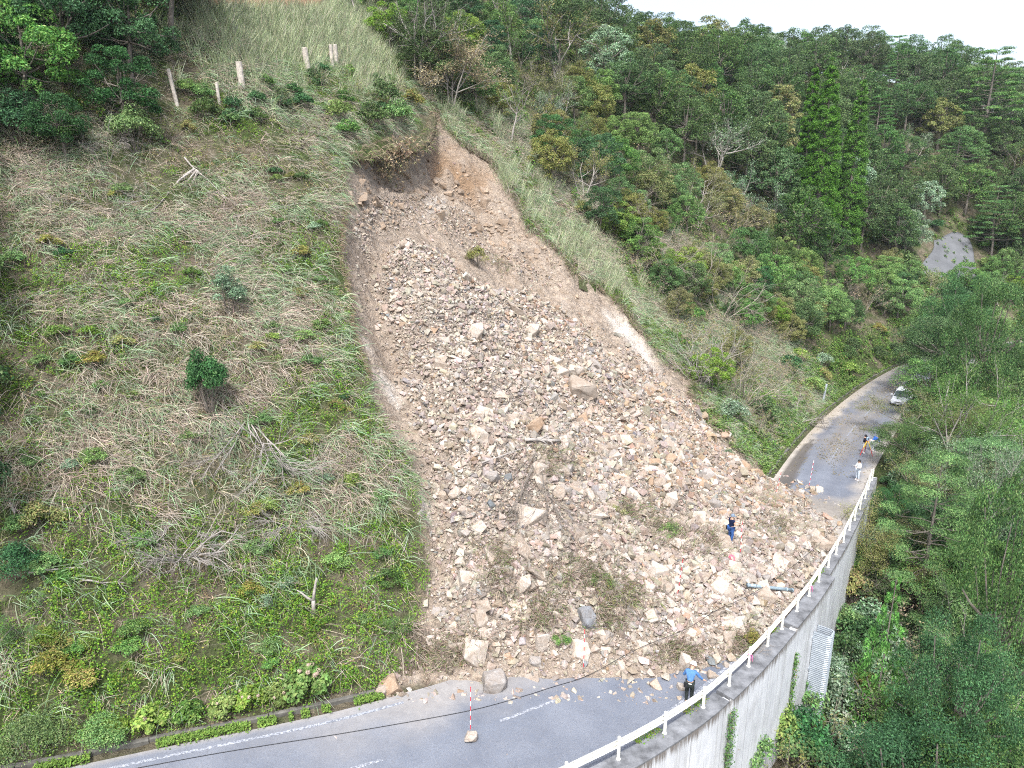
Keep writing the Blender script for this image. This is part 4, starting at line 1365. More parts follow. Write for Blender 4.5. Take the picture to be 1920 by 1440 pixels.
# soil patches with dead grass carried down on the rubble
r = np.random.default_rng(58)
PATCH = [(1090, 1080, 70, 40, 140), (1160, 1120, 55, 35, 100), (930, 1060, 35, 50, 120), (1010, 1150, 40, 30, 90), (1040, 870, 50, 30, 110), (1250, 1000, 50, 30, 110), (1330, 1020, 30, 25, 70), (820, 1235, 40, 30, 80),
         (1270, 1225, 40, 20, 70), (1390, 1200, 30, 25, 70), (1180, 960, 40, 20, 70), (1460, 985, 40, 25, 80), (1420, 930, 40, 20, 50), (1130, 1160, 50, 18, 50), (880, 1215, 30, 25, 50), (1060, 480, 60, 30, 20), (930, 500, 30, 20, 40)]
px = np.vstack([np.column_stack([r.normal(a, ra * .55, n), r.normal(b_, rb * .55, n)]) for (a, b_, ra, rb, n) in PATCH])
P = hit(px[:, 0], px[:, 1])
n_, g_ = downhill(P)
idx = np.repeat(np.arange(len(P)), 11)
k = len(idx)
e0 = norm(n_[idx] * 0.7 + r.normal(0, 0.6, (k, 3)) + np.array([0, 0, 0.5]))
e1 = norm(g_[idx] * 0.8 + r.normal(0, 0.7, (k, 3)))
base = P[idx] + r.normal(0, 0.14, (k, 3)) * np.array([1, 1, 0])
base[:, 2] = H(base[:, 0], base[:, 1]) + 0.05
V, F, nv = blades(base, e0, e1, r.uniform(0.35, 0.95, k), 0.02 * r.uniform(0.6, 1.5, k), 4)
tone = r.uniform(0.7, 1.2, len(P))[idx]
C = palette([(0.40, 0.335, 0.27), (0.28, 0.22, 0.17), (0.18, 0.14, 0.105), (0.17, 0.23, 0.085)], (3, 3, 1.5, 2), k, r) * tone[:, None]
tag(obj('dead_grass', make_mesh('dead_grass', V, [F], np.repeat(C, nv, 0)), m_grass), 'torn dead grass and roots lying in patches on the rubble', 'grass', kind='stuff')
# ------------------------------------------------------------------ trees and shrubs
G = {'oak': [(0.050, 0.092, 0.034), (0.075, 0.125, 0.045), (0.11, 0.15, 0.065), (0.035, 0.065, 0.027)],
     'mid': [(0.075, 0.135, 0.045), (0.105, 0.17, 0.055), (0.14, 0.195, 0.075), (0.05, 0.095, 0.035)],
     'olive': [(0.12, 0.135, 0.05), (0.155, 0.16, 0.065), (0.19, 0.17, 0.085), (0.09, 0.10, 0.04)],
     'cedar': [(0.056, 0.135, 0.022), (0.08, 0.178, 0.03), (0.034, 0.09, 0.015), (0.105, 0.205, 0.04)],
     'pine': [(0.06, 0.12, 0.045), (0.09, 0.165, 0.06), (0.04, 0.08, 0.035), (0.12, 0.19, 0.075)],
     'dark': [(0.03, 0.075, 0.03), (0.045, 0.10, 0.04), (0.065, 0.13, 0.055), (0.022, 0.05, 0.022)],
     'lime': [(0.11, 0.18, 0.045), (0.145, 0.215, 0.055), (0.08, 0.14, 0.035), (0.175, 0.225, 0.07)],
     'silver': [(0.11, 0.17, 0.10), (0.16, 0.22, 0.14), (0.24, 0.29, 0.21), (0.07, 0.115, 0.065)],
     'tan': [(0.24, 0.20, 0.13), (0.30, 0.25, 0.17), (0.17, 0.165, 0.085), (0.20, 0.155, 0.10)],
     'gold': [(0.15, 0.165, 0.05), (0.20, 0.20, 0.065), (0.11, 0.14, 0.04), (0.23, 0.18, 0.08)]}
PW = (4, 3, 1.6, 2.6)

G = {k: [tuple(min(0.5, c * (1.6 if k not in ('tan', 'gold', 'lime', 'cedar', 'oak') else (1.4 if k == 'oak' else 1.35))) for c in q) for q in v] for k, v in G.items()}

class Crown:
    def __init__(self, rng, cols):
        self.r, self.cols, self.V, self.F, self.C, self.n = rng, cols, [], [], [], 0
    def clump(self, c, rad, n, size, aspect=0.5, shell=0.55, up=0.45, zmin=-0.5, jit=0.55, tone=None):
        r = self.r
        d = norm(r.normal(size=(n, 3)))
        low = d[:, 2] < zmin
        d[low, 2] *= -1
        P = np.asarray(c) + d * np.asarray(rad) * (shell + (1 - shell) * r.random((n, 1)) ** 0.6) * r.uniform(0.85, 1.12, (n, 1))
        nr = norm(d * 0.75 + np.array([0, 0, up]) + r.normal(0, jit, (n, 3)))
        V, F = leaf_quads(P, nr, size * r.uniform(0.65, 1.4, n), r, aspect)
        self._put(V, F, palette(self.cols, PW, n, r) * (tone if tone is not None else r.uniform(0.78, 1.25)))
    def leaves(self, P, nr, size, aspect, axis=None, tone=1.0):
        V, F = leaf_quads(P, nr, size, self.r, aspect, axis)
        self._put(V, F, palette(self.cols, PW, len(P), self.r) * tone)
    def _put(self, V, F, C):
        self.V.append(V); self.F.append(F + self.n); self.C.append(np.repeat(C, 4, 0)); self.n += len(V)
    def mesh(self, name='crown'):
        return make_mesh(name, np.concatenate(self.V), [np.concatenate(self.F)], np.clip(np.concatenate(self.C), 0.004, 0.9))

def limb(rng, a, b, r0, r1, sag=0.15):
    a, b = np.array(a, float), np.array(b, float)
    t = np.linspace(0, 1, 5)[:, None]
    L = np.linalg.norm(b - a)
    p = a + (b - a) * t + np.array([0, 0, 1.0]) * (np.sin(t * math.pi) * sag * L) * -0.5 + rng.normal(0, 0.03 * L, (5, 3)) * np.sin(t * math.pi)
    return (p, r0, r1, 0)

def billow_tree(seed, h=8.0, w=6.5, pal='oak', clumps=44, per=150, leaf=0.22, low=0.28, flat=0.8, mat=None, gap=0.12):
    """evergreen with a crown of rounded clumps on spreading limbs"""
    r = np.random.default_rng(seed)
    cr = Crown(r, G[pal])
    cz, rz_ = h * (low + 1) / 2, h * (1 - low) / 2
    sk = []
    lean = r.normal(0, 0.25, 2)
    top = np.array([lean[0], lean[1], h * 0.72])
    tr = np.array([[0, 0, -1.2], [0.05, 0, h * 0.18], [*(lean * 0.4), h * 0.38], [*(lean * 0.7), h * 0.55], top])
    sk.append((tr, 0.028 * h, 0.010 * h, 0))
    ga = math.pi * (3 - math.sqrt(5))
    for k in range(clumps):
        zz = 1 - 1.55 * (k + 0.5) / clumps
        rr = math.sqrt(max(0, 1 - zz * zz))
        th = k * ga + r.normal(0, 0.25)
        if r.random() < gap: continue
        e = r.uniform(0.72, 1.08)
        c = np.array([rr * math.cos(th) * w / 2 * e, rr * math.sin(th) * w / 2 * e, cz + zz * rz_ * e * (flat if zz < 0 else 1)]) + np.array([lean[0], lean[1], 0])
        rad = w * r.uniform(0.095, 0.165)
        cr.clump(c, (rad, rad, rad * r.uniform(0.6, 0.85)), int(per * r.uniform(0.7, 1.3)), leaf)
        if k % 2 == 0:
            i = r.uniform(0.35, 1.0)
            a = tr[min(4, int(1 + i * 3))]
            sk.append(limb(r, a, c - np.array([0, 0, rad * 0.3]), 0.010 * h, 0.004 * h))
    for k in range(int(clumps * 0.3)):
        q = r.normal(0, 0.28, 3) * np.array([w / 2, w / 2, rz_]) + np.array([lean[0], lean[1], cz])
        cr.clump(q, np.array([1, 1, 0.8]) * w * 0.13, int(per * 0.6), leaf)
    V, F = skel_mesh(sk, 6)
    bm = make_mesh('trunk', V, [F], None, True)
    bm.materials.append(mat or m_bark)
    cm = cr.mesh()
    cm.materials.append(m_leaf)
    return bm, cm, h, w

def spray_tree(seed, h=5.5, w=4.5, pal='mid', stems=3, depth=3, leaf=0.13, per=26, mat=None, aspect=0.32, fall=0.02, lr=0.22, kids=(3, 5)):
    """loose tree: visible branches with fine leaves along the twigs"""
    r = np.random.default_rng(seed)
    sk = []
    for k in range(stems):
        a = 2 * math.pi * (k + r.uniform(0, .5)) / stems
        grow(r, (0.12 * math.cos(a), 0.12 * math.sin(a), -0.3), np.array([math.cos(a) * w / h * 0.42, math.sin(a) * w / h * 0.42, 1.0]) + r.normal(0, 0.12, 3), h * 0.62, 0.02 * h * (0.75 if stems > 1 else 1), depth, 0.52, kids, fall, 0.16, (0.48, 0.7), 0.3, sk)
    V, F = skel_mesh(sk, 4)
    bm = make_mesh('trunk', V, [F], None, True)
    bm.materials.append(mat or m_bark)
    cr = Crown(r, G[pal])
    for (p, r0, r1, dep) in sk:
        if dep <= 1:
            n = int(per * (1 if dep == 0 else 0.5) * r.uniform(0.5, 1.4))
            if n < 1: continue
            t = r.uniform(0.15, 1, n) * 4
            i = np.clip(t.astype(int), 0, 3)
            P = p[i] + (p[i + 1] - p[i]) * (t - i)[:, None]
            off = r.normal(0, lr, (n, 3)) * np.array([1, 1, 0.45])
            nr = norm(np.array([[0, 0, 1.0]]) + r.normal(0, 0.5, (n, 3)) + off)
            cr.leaves(P + off, nr, leaf * r.uniform(0.6, 1.4, n), aspect, norm(p[-1] - p[0])[None] + np.array([[0, 0, -0.25]]), r.uniform(0.8, 1.2))
    cm = cr.mesh()
    cm.materials.append(m_leaf)
    return bm, cm, h, w

def cone_tree(seed, h=24, w=8, pal='cedar', leaf=0.30, per=95, whorls=26, mat=None, power=0.75):
    r = np.random.default_rng(seed)
    cr = Crown(r, G[pal])
    sk = [(np.array([[0, 0, -1.5], [0, 0, h * 0.25], [0, 0, h * 0.5], [0, 0, h * 0.75], [0, 0, h * 0.985]]), 0.016 * h, 0.02, 0)]
    for k in range(whorls):
        f = 0.04 + 0.95 * (k + 0.5) / whorls
        R = w / 2 * min(1.0, (1 - f) ** power * 1.12 + 0.02)
        nb = max(3, int(3 + R * 3.2))
        for j in range(nb):
            th = 2 * math.pi * (j + r.uniform(0, 1)) / nb + k
            rr = R * r.uniform(0.72, 1.08)
            z = f * h + r.normal(0, h * 0.012)
            tip = np.array([rr * math.cos(th), rr * math.sin(th), z + 0.06 * rr])
            rad = min(0.011 * h, 0.12 + 0.5 * R) * r.uniform(0.7, 1.3) + 0.16 * R
            cr.clump(tip * np.array([0.86, 0.86, 1]), (rad, rad, rad * 0.85), int(per * r.uniform(0.6, 1.3)), leaf, 0.42, 0.4, 0.5, -0.7, 0.5)
            if rr > 1.2 and j % 2 == 0:
                sk.append(limb(r, (0, 0, z - 0.3 * rr), tip, 0.05, 0.02))
    V, F = skel_mesh(sk, 6)
    bm = make_mesh('trunk', V, [F], None, True)
    bm.materials.append(mat or m_bark)
    cm = cr.mesh()
    cm.materials.append(m_leaf)
    return bm, cm, h, w

def pad_tree(seed, h=9, w=6, pal='pine', layers=9, leaf=0.26, per=170, mat=None, low=0.3):
    """pine with flat layered pads of needles on level limbs"""
    r = np.random.default_rng(seed)
    cr = Crown(r, G[pal])
    lean = r.normal(0, 0.35, 2)
    tr = np.array([[0, 0, -1.2], [*(lean * 0.2), h * 0.25], [*(lean * 0.7), h * 0.5], [*(lean * 0.8), h * 0.75], [*lean, h * 0.98]])
    sk = [(tr, 0.022 * h, 0.03, 0)]
    for k in range(layers):
        f = low + (1 - low) * (k + 0.5) / layers
        R = w / 2 * (1.05 - 0.8 * ((f - low) / (1 - low)) ** 1.6)
        nb = max(3, int(2.5 + R * 1.5))
        for j in range(nb):
            th = 2 * math.pi * (j + r.uniform(0, 0.9)) / nb + k * 1.3
            rr = R * r.uniform(0.45, 1.05)
            z = f * h + r.normal(0, 0.12)
            tip = np.array([lean[0] * f + rr * math.cos(th), lean[1] * f + rr * math.sin(th), z + 0.08 * rr])
            pr = r.uniform(0.55, 0.95) * (0.5 + 0.16 * w) * 0.62
            cr.clump(tip, (pr, pr, pr * 0.3), int(per * r.uniform(0.6, 1.3)), leaf, 0.22, 0.2, 0.9, -0.3, 0.5)
            sk.append(limb(r, (lean[0] * f, lean[1] * f, z - 0.1), tip - np.array([0, 0, 0.1]), 0.006 * h * (1.1 - f), 0.015, 0.05))
    V, F = skel_mesh(sk, 6)
    bm = make_mesh('trunk', V, [F], None, True)
    bm.materials.append(mat or m_bark)
    cm = cr.mesh()
    cm.materials.append(m_leaf)
    return bm, cm, h, w

def mound_bush(seed, h=1.4, w=2.0, pal='mid', clumps=14, per=130, leaf=0.11, aspect=0.55, mat=None):
    r = np.random.default_rng(seed)
    cr = Crown(r, G[pal])
    sk = []
    for k in range(clumps):
        a = r.uniform(0, 6.28)
        q = math.sqrt(r.random())
        c = np.array([q * w * 0.36 * math.cos(a), q * w * 0.36 * math.sin(a), h * (0.32 + 0.45 * (1 - q * q) * r.uniform(0.5, 1.15))])
        rad = w * r.uniform(0.13, 0.22)
        cr.clump(c, (rad, rad, rad * 0.8), int(per * r.uniform(0.7, 1.3)), leaf, aspect, 0.4)
        sk.append(limb(r, (r.normal(0, .06), r.normal(0, .06), -0.2), c, 0.018, 0.007))
    V, F = skel_mesh(sk, 4)
    bm = make_mesh('stem', V, [F], None, True)
    bm.materials.append(mat or m_bark)
    cm = cr.mesh('foliage')
    cm.materials.append(m_leaf)
    return bm, cm, h, w

def bare_shrub(seed, h=2.2, w=2.4, pal=None, stems=7, depth=2, leaf=0.07, per=5, mat=None, spread=0.5, grav=-0.05, rad=0.016, kids=(3, 5)):
    """twiggy shrub of arching stems, nearly or wholly without leaves"""
    r = np.random.default_rng(seed)
    sk = []
    for k in range(stems):
        a = 2 * math.pi * (k + r.uniform(0, .8)) / stems
        d = np.array([math.cos(a) * w / h * 0.5, math.sin(a) * w / h * 0.5, r.uniform(0.6, 1.1)])
        grow(r, (0.1 * math.cos(a), 0.1 * math.sin(a), -0.15), d, h * r.uniform(0.6, 0.9), rad, depth, spread, kids, grav, 0.2, (0.45, 0.75), 0.25, sk)
    V, F = skel_mesh(sk, 3)
    bm = make_mesh('branch', V, [F], None, True)
    bm.materials.append(mat or m_twig)
    cm = None
    if pal:
        cr = Crown(r, G[pal])
        for (p, r0, r1, dep) in sk:
            if dep == 0:
                n = r.integers(max(1, per - 3), per + 3)
                t = r.uniform(0.1, 1, n) * 4
                i = np.clip(t.astype(int), 0, 3)
                P = p[i] + (p[i + 1] - p[i]) * (t - i)[:, None] + r.normal(0, 0.06, (n, 3))
                cr.leaves(P, norm(np.array([[0, 0, 1.0]]) + r.normal(0, 0.8, (n, 3))), leaf * r.uniform(0.6, 1.4, n), 0.5)
        cm = cr.mesh('foliage')
        cm.materials.append(m_leaf)
    return bm, cm, h, w

def plant(name, proto, p, label, cat='tree', group=None, scale=1.0, rz=None, tilt=(0, 0), sz=None):
    bm, cm, h, w = proto
    o = thing(name, label, cat, p, 0, group)
    rr = np.random.default_rng(int(abs(p[0] * 131 + p[1] * 977)) % 100000)
    o.rotation_euler = (tilt[0], tilt[1], rr.uniform(0, 6.28) if rz is None else rz)
    o.scale = (scale, scale, scale * (sz or 1.0))
    for me in (bm, cm):
        if me is not None:
            c = bpy.data.objects.new(me.name.split('.')[0], me)
            COL.objects.link(c)
            c.parent = o
    return o

OAK = [billow_tree(700 + k, h, w, pal, n, 220, 0.21, 0.08) for k, (h, w, pal, n) in enumerate([(8.5, 6.8, 'oak', 46), (7.5, 6.0, 'oak', 40), (9, 6.4, 'oak', 46), (7, 6.5, 'mid', 42), (8, 6, 'silver', 40), (7.6, 5.6, 'olive', 38)])]
DARK = [billow_tree(720 + k, h, w, pal, n, 330, 0.13, 0.22) for k, (h, w, pal, n) in enumerate([(6, 4.6, 'dark', 44), (5.2, 4.4, 'dark', 40), (5.6, 4.2, 'mid', 40), (5.4, 4.6, 'oak', 40)])]
SPRAY = [spray_tree(740 + k, h, w, pal, st, 3, 0.15, 30, m) for k, (h, w, pal, st, m) in enumerate([(6, 4.6, 'mid', 2, m_bark), (5.2, 4.2, 'oak', 3, m_bark), (5.6, 4.4, 'olive', 3, m_pale), (6.4, 4.2, 'mid', 1, m_pale), (5.0, 4.6, 'silver', 2, m_pale)])]
PINE = [pad_tree(760, 9.5, 6.5), pad_tree(761, 8.5, 6.8, 'pine', 8), pad_tree(762, 10.5, 5.2, 'dark', 12, low=0.2)]
TWIGGY = [bare_shrub(780 + k, h, w, pal, 8, 2, 0.10, per) for k, (h, w, pal, per) in enumerate([(2.6, 3.0, 'tan', 6), (2.4, 2.8, 'olive', 8), (3.0, 3.0, 'tan', 4), (2.2, 2.6, 'gold', 7)])]
DEADS = [bare_shrub(800 + k, h, w, None, st, 3, spread=0.45, rad=rd) for k, (h, w, st, rd) in enumerate([(2.4, 2.8, 7, 0.022), (2.0, 3.0, 8, 0.02), (2.8, 2.2, 4, 0.03)])]
BUSH = [mound_bush(820 + k, h, w, pal, n) for k, (h, w, pal, n) in enumerate([(1.5, 2.2, 'mid', 16), (1.3, 2.0, 'lime', 14), (1.6, 2.2, 'oak', 16), (1.4, 2.2, 'gold', 14), (1.6, 2.4, 'silver', 16), (1.5, 2.0, 'dark', 16)])]

THICK = [billow_tree(960 + k, h, w, pal, n, 340, 0.13, 0.02) for k, (h, w, pal, n) in enumerate([(5.0, 4.4, 'mid', 40), (4.6, 4.4, 'oak', 40), (4.4, 4.0, 'olive', 36), (5.4, 4.2, 'dark', 42), (4.2, 4.0, 'lime', 34)])]
rt = np.random.default_rng(61)
def poisson(n, rmin, x0, x1, y0, y1, rng, fn):
    pts, rad = [], []
    c = np.column_stack([rng.uniform(x0, x1, n), rng.uniform(y0, y1, n)])
    m, rm = fn(c)
    c, rm = c[m], rm[m]
    kept = np.zeros((0, 3))
    for q, r_ in zip(c, rm):
        if len(kept) == 0 or np.all((kept[:, 0] - q[0]) ** 2 + (kept[:, 1] - q[1]) ** 2 > (0.5 * (kept[:, 2] + r_)) ** 2):
            kept = np.vstack([kept, [q[0], q[1], r_]])
    return kept[:, :2]

TWZONE = [(1070, 400), (1180, 405), (1320, 450), (1460, 580), (1505, 690), (1490, 780), (1430, 862), (1360, 790), (1312, 710), (1262, 640), (1195, 555), (1140, 475)]
CED = [(1524, 462, 112, 6.4, 'taller and broader one of the tall bright green conical conifers'),
       (1580, 470, 148, 5.2, 'slender tall bright green conical conifer right of the broadest one'),
       (1492, 440, 122, 4.0, 'tall bright green conifer half hidden behind the left side of the broadest one')]
ced_xy = []
for (u, v, vt, wd_, lab) in CED:
    p = hit1(u, v)
    if 'half' in lab: p = hit1(u + 6, v - 12)
    t = float(project(p)[2][0])
    # height so that the tip stands where the photograph has it
    hh = 10.0
    for _ in range(20):
        uu, vv, _t = project(p + np.array([0, 0, hh]))
        hh += (vv[0] - vt) * t / FPX
    pr = cone_tree(840 + len(ced_xy), hh, wd_, leaf=0.21, per=230, whorls=36, power=0.62)
    pr[1].materials.clear()
    pr[1].materials.append(m_conif)
    plant('conifer', pr, p, lab)
    ced_xy.append(p)
ced_xy = np.array(ced_xy)

def wood_fn(c):
    s, d = road_coords(c[:, 0], c[:, 1])
    P = np.column_stack([c, H(c[:, 0], c[:, 1])])
    u, v, t = project(P)
    out = sd_poly(OPEN, u, v) < -6
    dc = np.min(np.hypot(c[:, None, 0] - ced_xy[None, :, 0], c[:, None, 1] - ced_xy[None, :, 1] + 2.5), axis=1)
    up, vp, _ = project(P + np.array([0, 0, 7.0]))
    vis = (u > -150) & (u < 2060) & (v > -40) & (v < 1500) & (t > 10) & (t < 215) & (d > 1.6)
    red = (sd_poly([(370, -60), (385, 20), (640, 20), (690, -60)], u, v) > 0)
    top = sd_poly([(370, -200), (385, 0), (560, 0), (640, -200)], up, vp) > 0
    shot = sd_poly([(1690, 430), (1840, 420), (1860, 560), (1700, 560)], u, v) > 0
    # nothing in the line of sight just in front of the tall conifers
    clear = ~((u > 1455) & (u < 1625) & (v > 360) & (v < 470) & (t < 118))
    tw = sd_poly(TWZONE, u, v) > 0
    rm = np.where(tw, 1.9, np.where(t < 75, 2.9, np.where(t < 105, 3.4, np.where(t < 150, 4.5, 6.2))))
    rm = np.where((t >= 75) & (d < 16), np.minimum(rm, 2.7), rm)
    rm = np.where((u < 340) & (v < 330), 2.6, rm)
    return out & vis & ~red & ~top & ~shot & clear & (dc > 4.6), rm
wood = poisson(60000, 3, -45, 150, 22, 215, rt, wood_fn)
wz = H(wood[:, 0], wood[:, 1])
WP = np.column_stack([wood, wz])
# leave out what stands wholly behind the crest
uu, vv, tt = project(WP + np.array([0, 0, 6.5]))
def visible(P, step=48):
    k = np.linspace(0.3, 0.985, step)
    L = CAM[None, None] + (P - CAM)[:, None] * k[None, :, None]
    return (L[..., 2] > H(L[..., 0], L[..., 1])).all(1)
WP = WP[visible(WP + np.array([0, 0, 6.5])) & (vv < 1440)]
wu, wv_, wt = project(WP)
ws, wdd = road_coords(WP[:, 0], WP[:, 1])
cnt = {}
for p, u, v, t, d in zip(WP, wu, wv_, wt, wdd):
    q = rt.random()
    sc = rt.uniform(0.82, 1.2)
    tw = sd_poly(TWZONE, np.array([u]), np.array([v]))[0] > 0
    if u < 345 and v < 340:
        pr = (DARK[:2] + [THICK[3], THICK[0], THICK[1]])[rt.choice(5, p=[.22, .13, .3, .2, .15])]
        plant('broadleaf_tree', pr, p, 'dark glossy broadleaf tree at the forest edge above the open hillside on the left', 'tree', 'dark broadleaf trees left of the slide', sc * (0.75 if v > 250 else 1.15))
    elif d < 5.0:
        if q < 0.45:
            plant('roadside_shrub', TWIGGY[rt.integers(0, 4)], p, 'twiggy olive shrub on the bank above the far road', 'shrub', 'shrubs on the bank above the far road', sc * 0.8)
        else:
            plant('roadside_bush', BUSH[rt.choice(6, p=[.3, .25, .2, .1, .05, .1])], p, 'leafy green bush on the bank above the far road', 'bush', 'bushes on the bank above the far road', sc * 1.25)
    elif tw:
        if q < 0.42:
            plant('twiggy_shrub', TWIGGY[rt.integers(0, 4)], p, 'pale brown twiggy shrub on the slope right of the slide', 'shrub', 'twiggy shrubs right of the slide', sc)
        elif q < 0.55:
            plant('bush', BUSH[rt.choice(6, p=[.3, .15, .2, .2, .05, .1])], p, 'green bush among the twiggy shrubs right of the slide', 'bush', 'bushes among the twiggy shrubs', sc * 1.2)
        else:
            plant('broadleaf_tree', THICK[rt.choice(5, p=[.3, .1, .4, .05, .15])], p, 'small full crowned tree among the twiggy shrubs right of the slide', 'tree', 'small trees among the twiggy shrubs', sc * 0.8)
    elif t < 105 or d < 12:
        if q < 0.30:
            plant('loose_tree', SPRAY[rt.integers(0, 5)], p, 'loose leafed tree with visible branches in the wood behind the slide', 'tree', 'loose leafed trees behind the slide', sc * (0.95 if t > 72 else 0.85))
        elif q < 0.90:
            plant('broadleaf_tree', THICK[rt.choice(5, p=[.34, .22, .2, .18, .06])], p, 'rounded broadleaf tree in the wood behind the slide', 'tree', 'broadleaf trees behind the slide', sc * 1.05)
        else:
            plant('twiggy_shrub', TWIGGY[rt.integers(0, 4)], p, 'tall twiggy shrub in the wood behind the slide', 'shrub', 'twiggy shrubs behind the slide', sc * 1.6)
    else:
        if q < 0.80:
            plant('evergreen_tree', OAK[rt.choice(6, p=[.30, .22, .26, .12, .05, .05])], p, 'rounded evergreen tree in the dense wood on the far hillside', 'tree', 'evergreen trees on the far hillside', sc * (1.12 if t < 150 else 1.3))
        elif q < 0.92:
            plant('loose_tree', SPRAY[rt.integers(0, 5)], p, 'loose leafed tree in the dense wood on the far hillside', 'tree', 'loose leafed trees on the far hillside', sc * 1.3)
        else:
            plant('pine_tree', PINE[rt.integers(0, 2)], p, 'layered pine in the dense wood on the far hillside', 'pine', 'pines on the far hillside', sc)
print('wood', len(WP))
# ------------------------------------------------------------------ the wooded valley side right of the road
BOUND_V = [540, 585, 650, 690, 740, 780, 840, 900, 960, 1000, 1060, 1110, 1150, 1280, 1330, 1440, 1600]
BOUND_U = [1704, 1704, 1712, 1714, 1694, 1692, 1668, 1642, 1626, 1610, 1600, 1586, 1566, 1520, 1450, 1365, 1310]
NEAROAK = [billow_tree(900 + k, h, w, pal, n, 620, 0.095, 0.2, gap=0.08) for k, (h, w, pal, n) in enumerate([(7.5, 6.0, 'dark', 52), (7.0, 5.6, 'mid', 48), (7.8, 6.0, 'oak', 52)])]
NEARSPRAY = [spray_tree(910 + k, h, w, pal, st, 3, 0.105, 100, m, 0.30, 0.0, 0.24, (4, 5)) for k, (h, w, pal, st, m) in enumerate([(7.5, 6.0, 'mid', 2, m_pale), (7.0, 6.2, 'silver', 2, m_pale), (6.5, 5.4, 'olive', 3, m_bark)])]
NEARFIR = [cone_tree(920, 4.4, 3.8, 'cedar', 0.11, 70, 14, power=0.85), pad_tree(921, 8.0, 7.4, 'pine', 11, 0.15, 520, low=0.2)]
rv = np.random.default_rng(71)

def fits(p, h, w, sc):
    """does the crown keep clear of what the photograph shows of the road and the wall"""
    for f in (0.35, 0.6, 0.85, 1.0):
        c = p + np.array([0, 0, h * sc * f])
        u, v, t = project(c)
        r = w * sc * (0.4 if f < 0.9 else 0.12) * FPX / t[0]
        if u[0] - r < np.interp(v[0], BOUND_V, BOUND_U):
            return False
    return True

SPECIAL = [  # base in plan by pixel of the crown's middle and distance, kind, height scale, label
    (1752, 985, 47, 'pad', 1.0, 'broad bright green feathery tree below the guardrail end'),
    (1805, 800, 58, 'spray0', 1.15, 'flat topped pale branched tree right of the parked cars'),
    (1860, 905, 50, 'spray1', 1.1, 'silvery green tree with pale limbs at the right edge of the valley'),
    (1660, 1215, 37, 'fir', 1.0, 'small bright green conifer right of the corrugated chute'),
    (1790, 1330, 35, 'oak0', 0.85, 'dark glossy tree in the lower right corner of the valley'),
    (1880, 1120, 40, 'oak1', 0.9, 'mid green rounded tree at the right edge below the feathery tree'),
    (1845, 660, 70, 'oak2', 1.15, 'tall rounded evergreen beyond the parked cars on the right'),
    (1790, 610, 84, 'oak0', 1.1, 'dark round evergreen behind the parked cars at the bend'),
]
DICT = {'pad': NEARFIR[1], 'fir': NEARFIR[0], 'spray0': NEARSPRAY[0], 'spray1': NEARSPRAY[1], 'oak0': NEAROAK[0], 'oak1': NEAROAK[1], 'oak2': NEAROAK[2]}
special_xy = []
for (u, v, t, kd, sc, lab) in SPECIAL:
    pr = DICT[kd]
    c = CAM + ray(u, v) * t
    g = float(H(c[0], c[1]))
    hneed = (c[2] - g) / 0.62
    s = max(0.55, min(1.9, hneed / pr[2])) if kd != 'fir' else 1.0
    p = np.array([c[0], c[1], max(g, c[2] - 0.62 * pr[2] * s)]) if kd != 'fir' else np.array([c[0], c[1], c[2] - 2.2])
    if p[2] > g + 0.05:
        # stand it on the ground with a taller stem
        p[2] = g
    plant('conifer' if kd == 'fir' else ('pine_tree' if kd == 'pad' else 'valley_tree'), pr, np.array([c[0], c[1], g]), lab, 'conifer' if kd == 'fir' else ('pine' if kd == 'pad' else 'tree'), None, sc, sz=max(1.0, (c[2] - g) / (0.62 * pr[2] * sc)))
    special_xy.append(c[:2])
# trees that overhang the right edge of the far road: middle of the crown in the photograph, distance
for i, (u, v, t, k, lab) in enumerate([(1752, 628, 104, 0, 'dark tree at the bend where the far road disappears'), (1785, 690, 92, 1, 'leafy tree hanging over the rearmost parked car'), (1772, 748, 82, 2, 'dark leafy tree hiding the right half of the front parked car'),
                                     (1750, 800, 74, 1, 'leafy tree just below the front parked car'), (1732, 848, 67, 3, 'loose tree beside the surveying tripod'), (1692, 900, 60, 2, 'rounded tree beside the man in white'),
                                     (1672, 955, 54, 0, 'tree just beyond the end of the guardrail'), (1664, 1010, 49, 3, 'loose leafed tree against the far end of the concrete wall')]):
    pr = [NEAROAK[0], NEAROAK[1], NEAROAK[2], NEARSPRAY[2]][k]
    c = CAM + ray(u, v) * t
    g = float(H(c[0], c[1]))
    rad_ = (u - np.interp(v, BOUND_V, BOUND_U)) * t / FPX
    sc = max(0.42, 2 * rad_ / (pr[3] * 0.9))
    plant('roadside_tree', pr, np.array([c[0], c[1], g]), lab, 'tree', None, sc, sz=max(0.8, min(2.2, (c[2] - g) / (0.62 * pr[2] * sc))))
    special_xy.append(c[:2])
special_xy = np.array(special_xy)

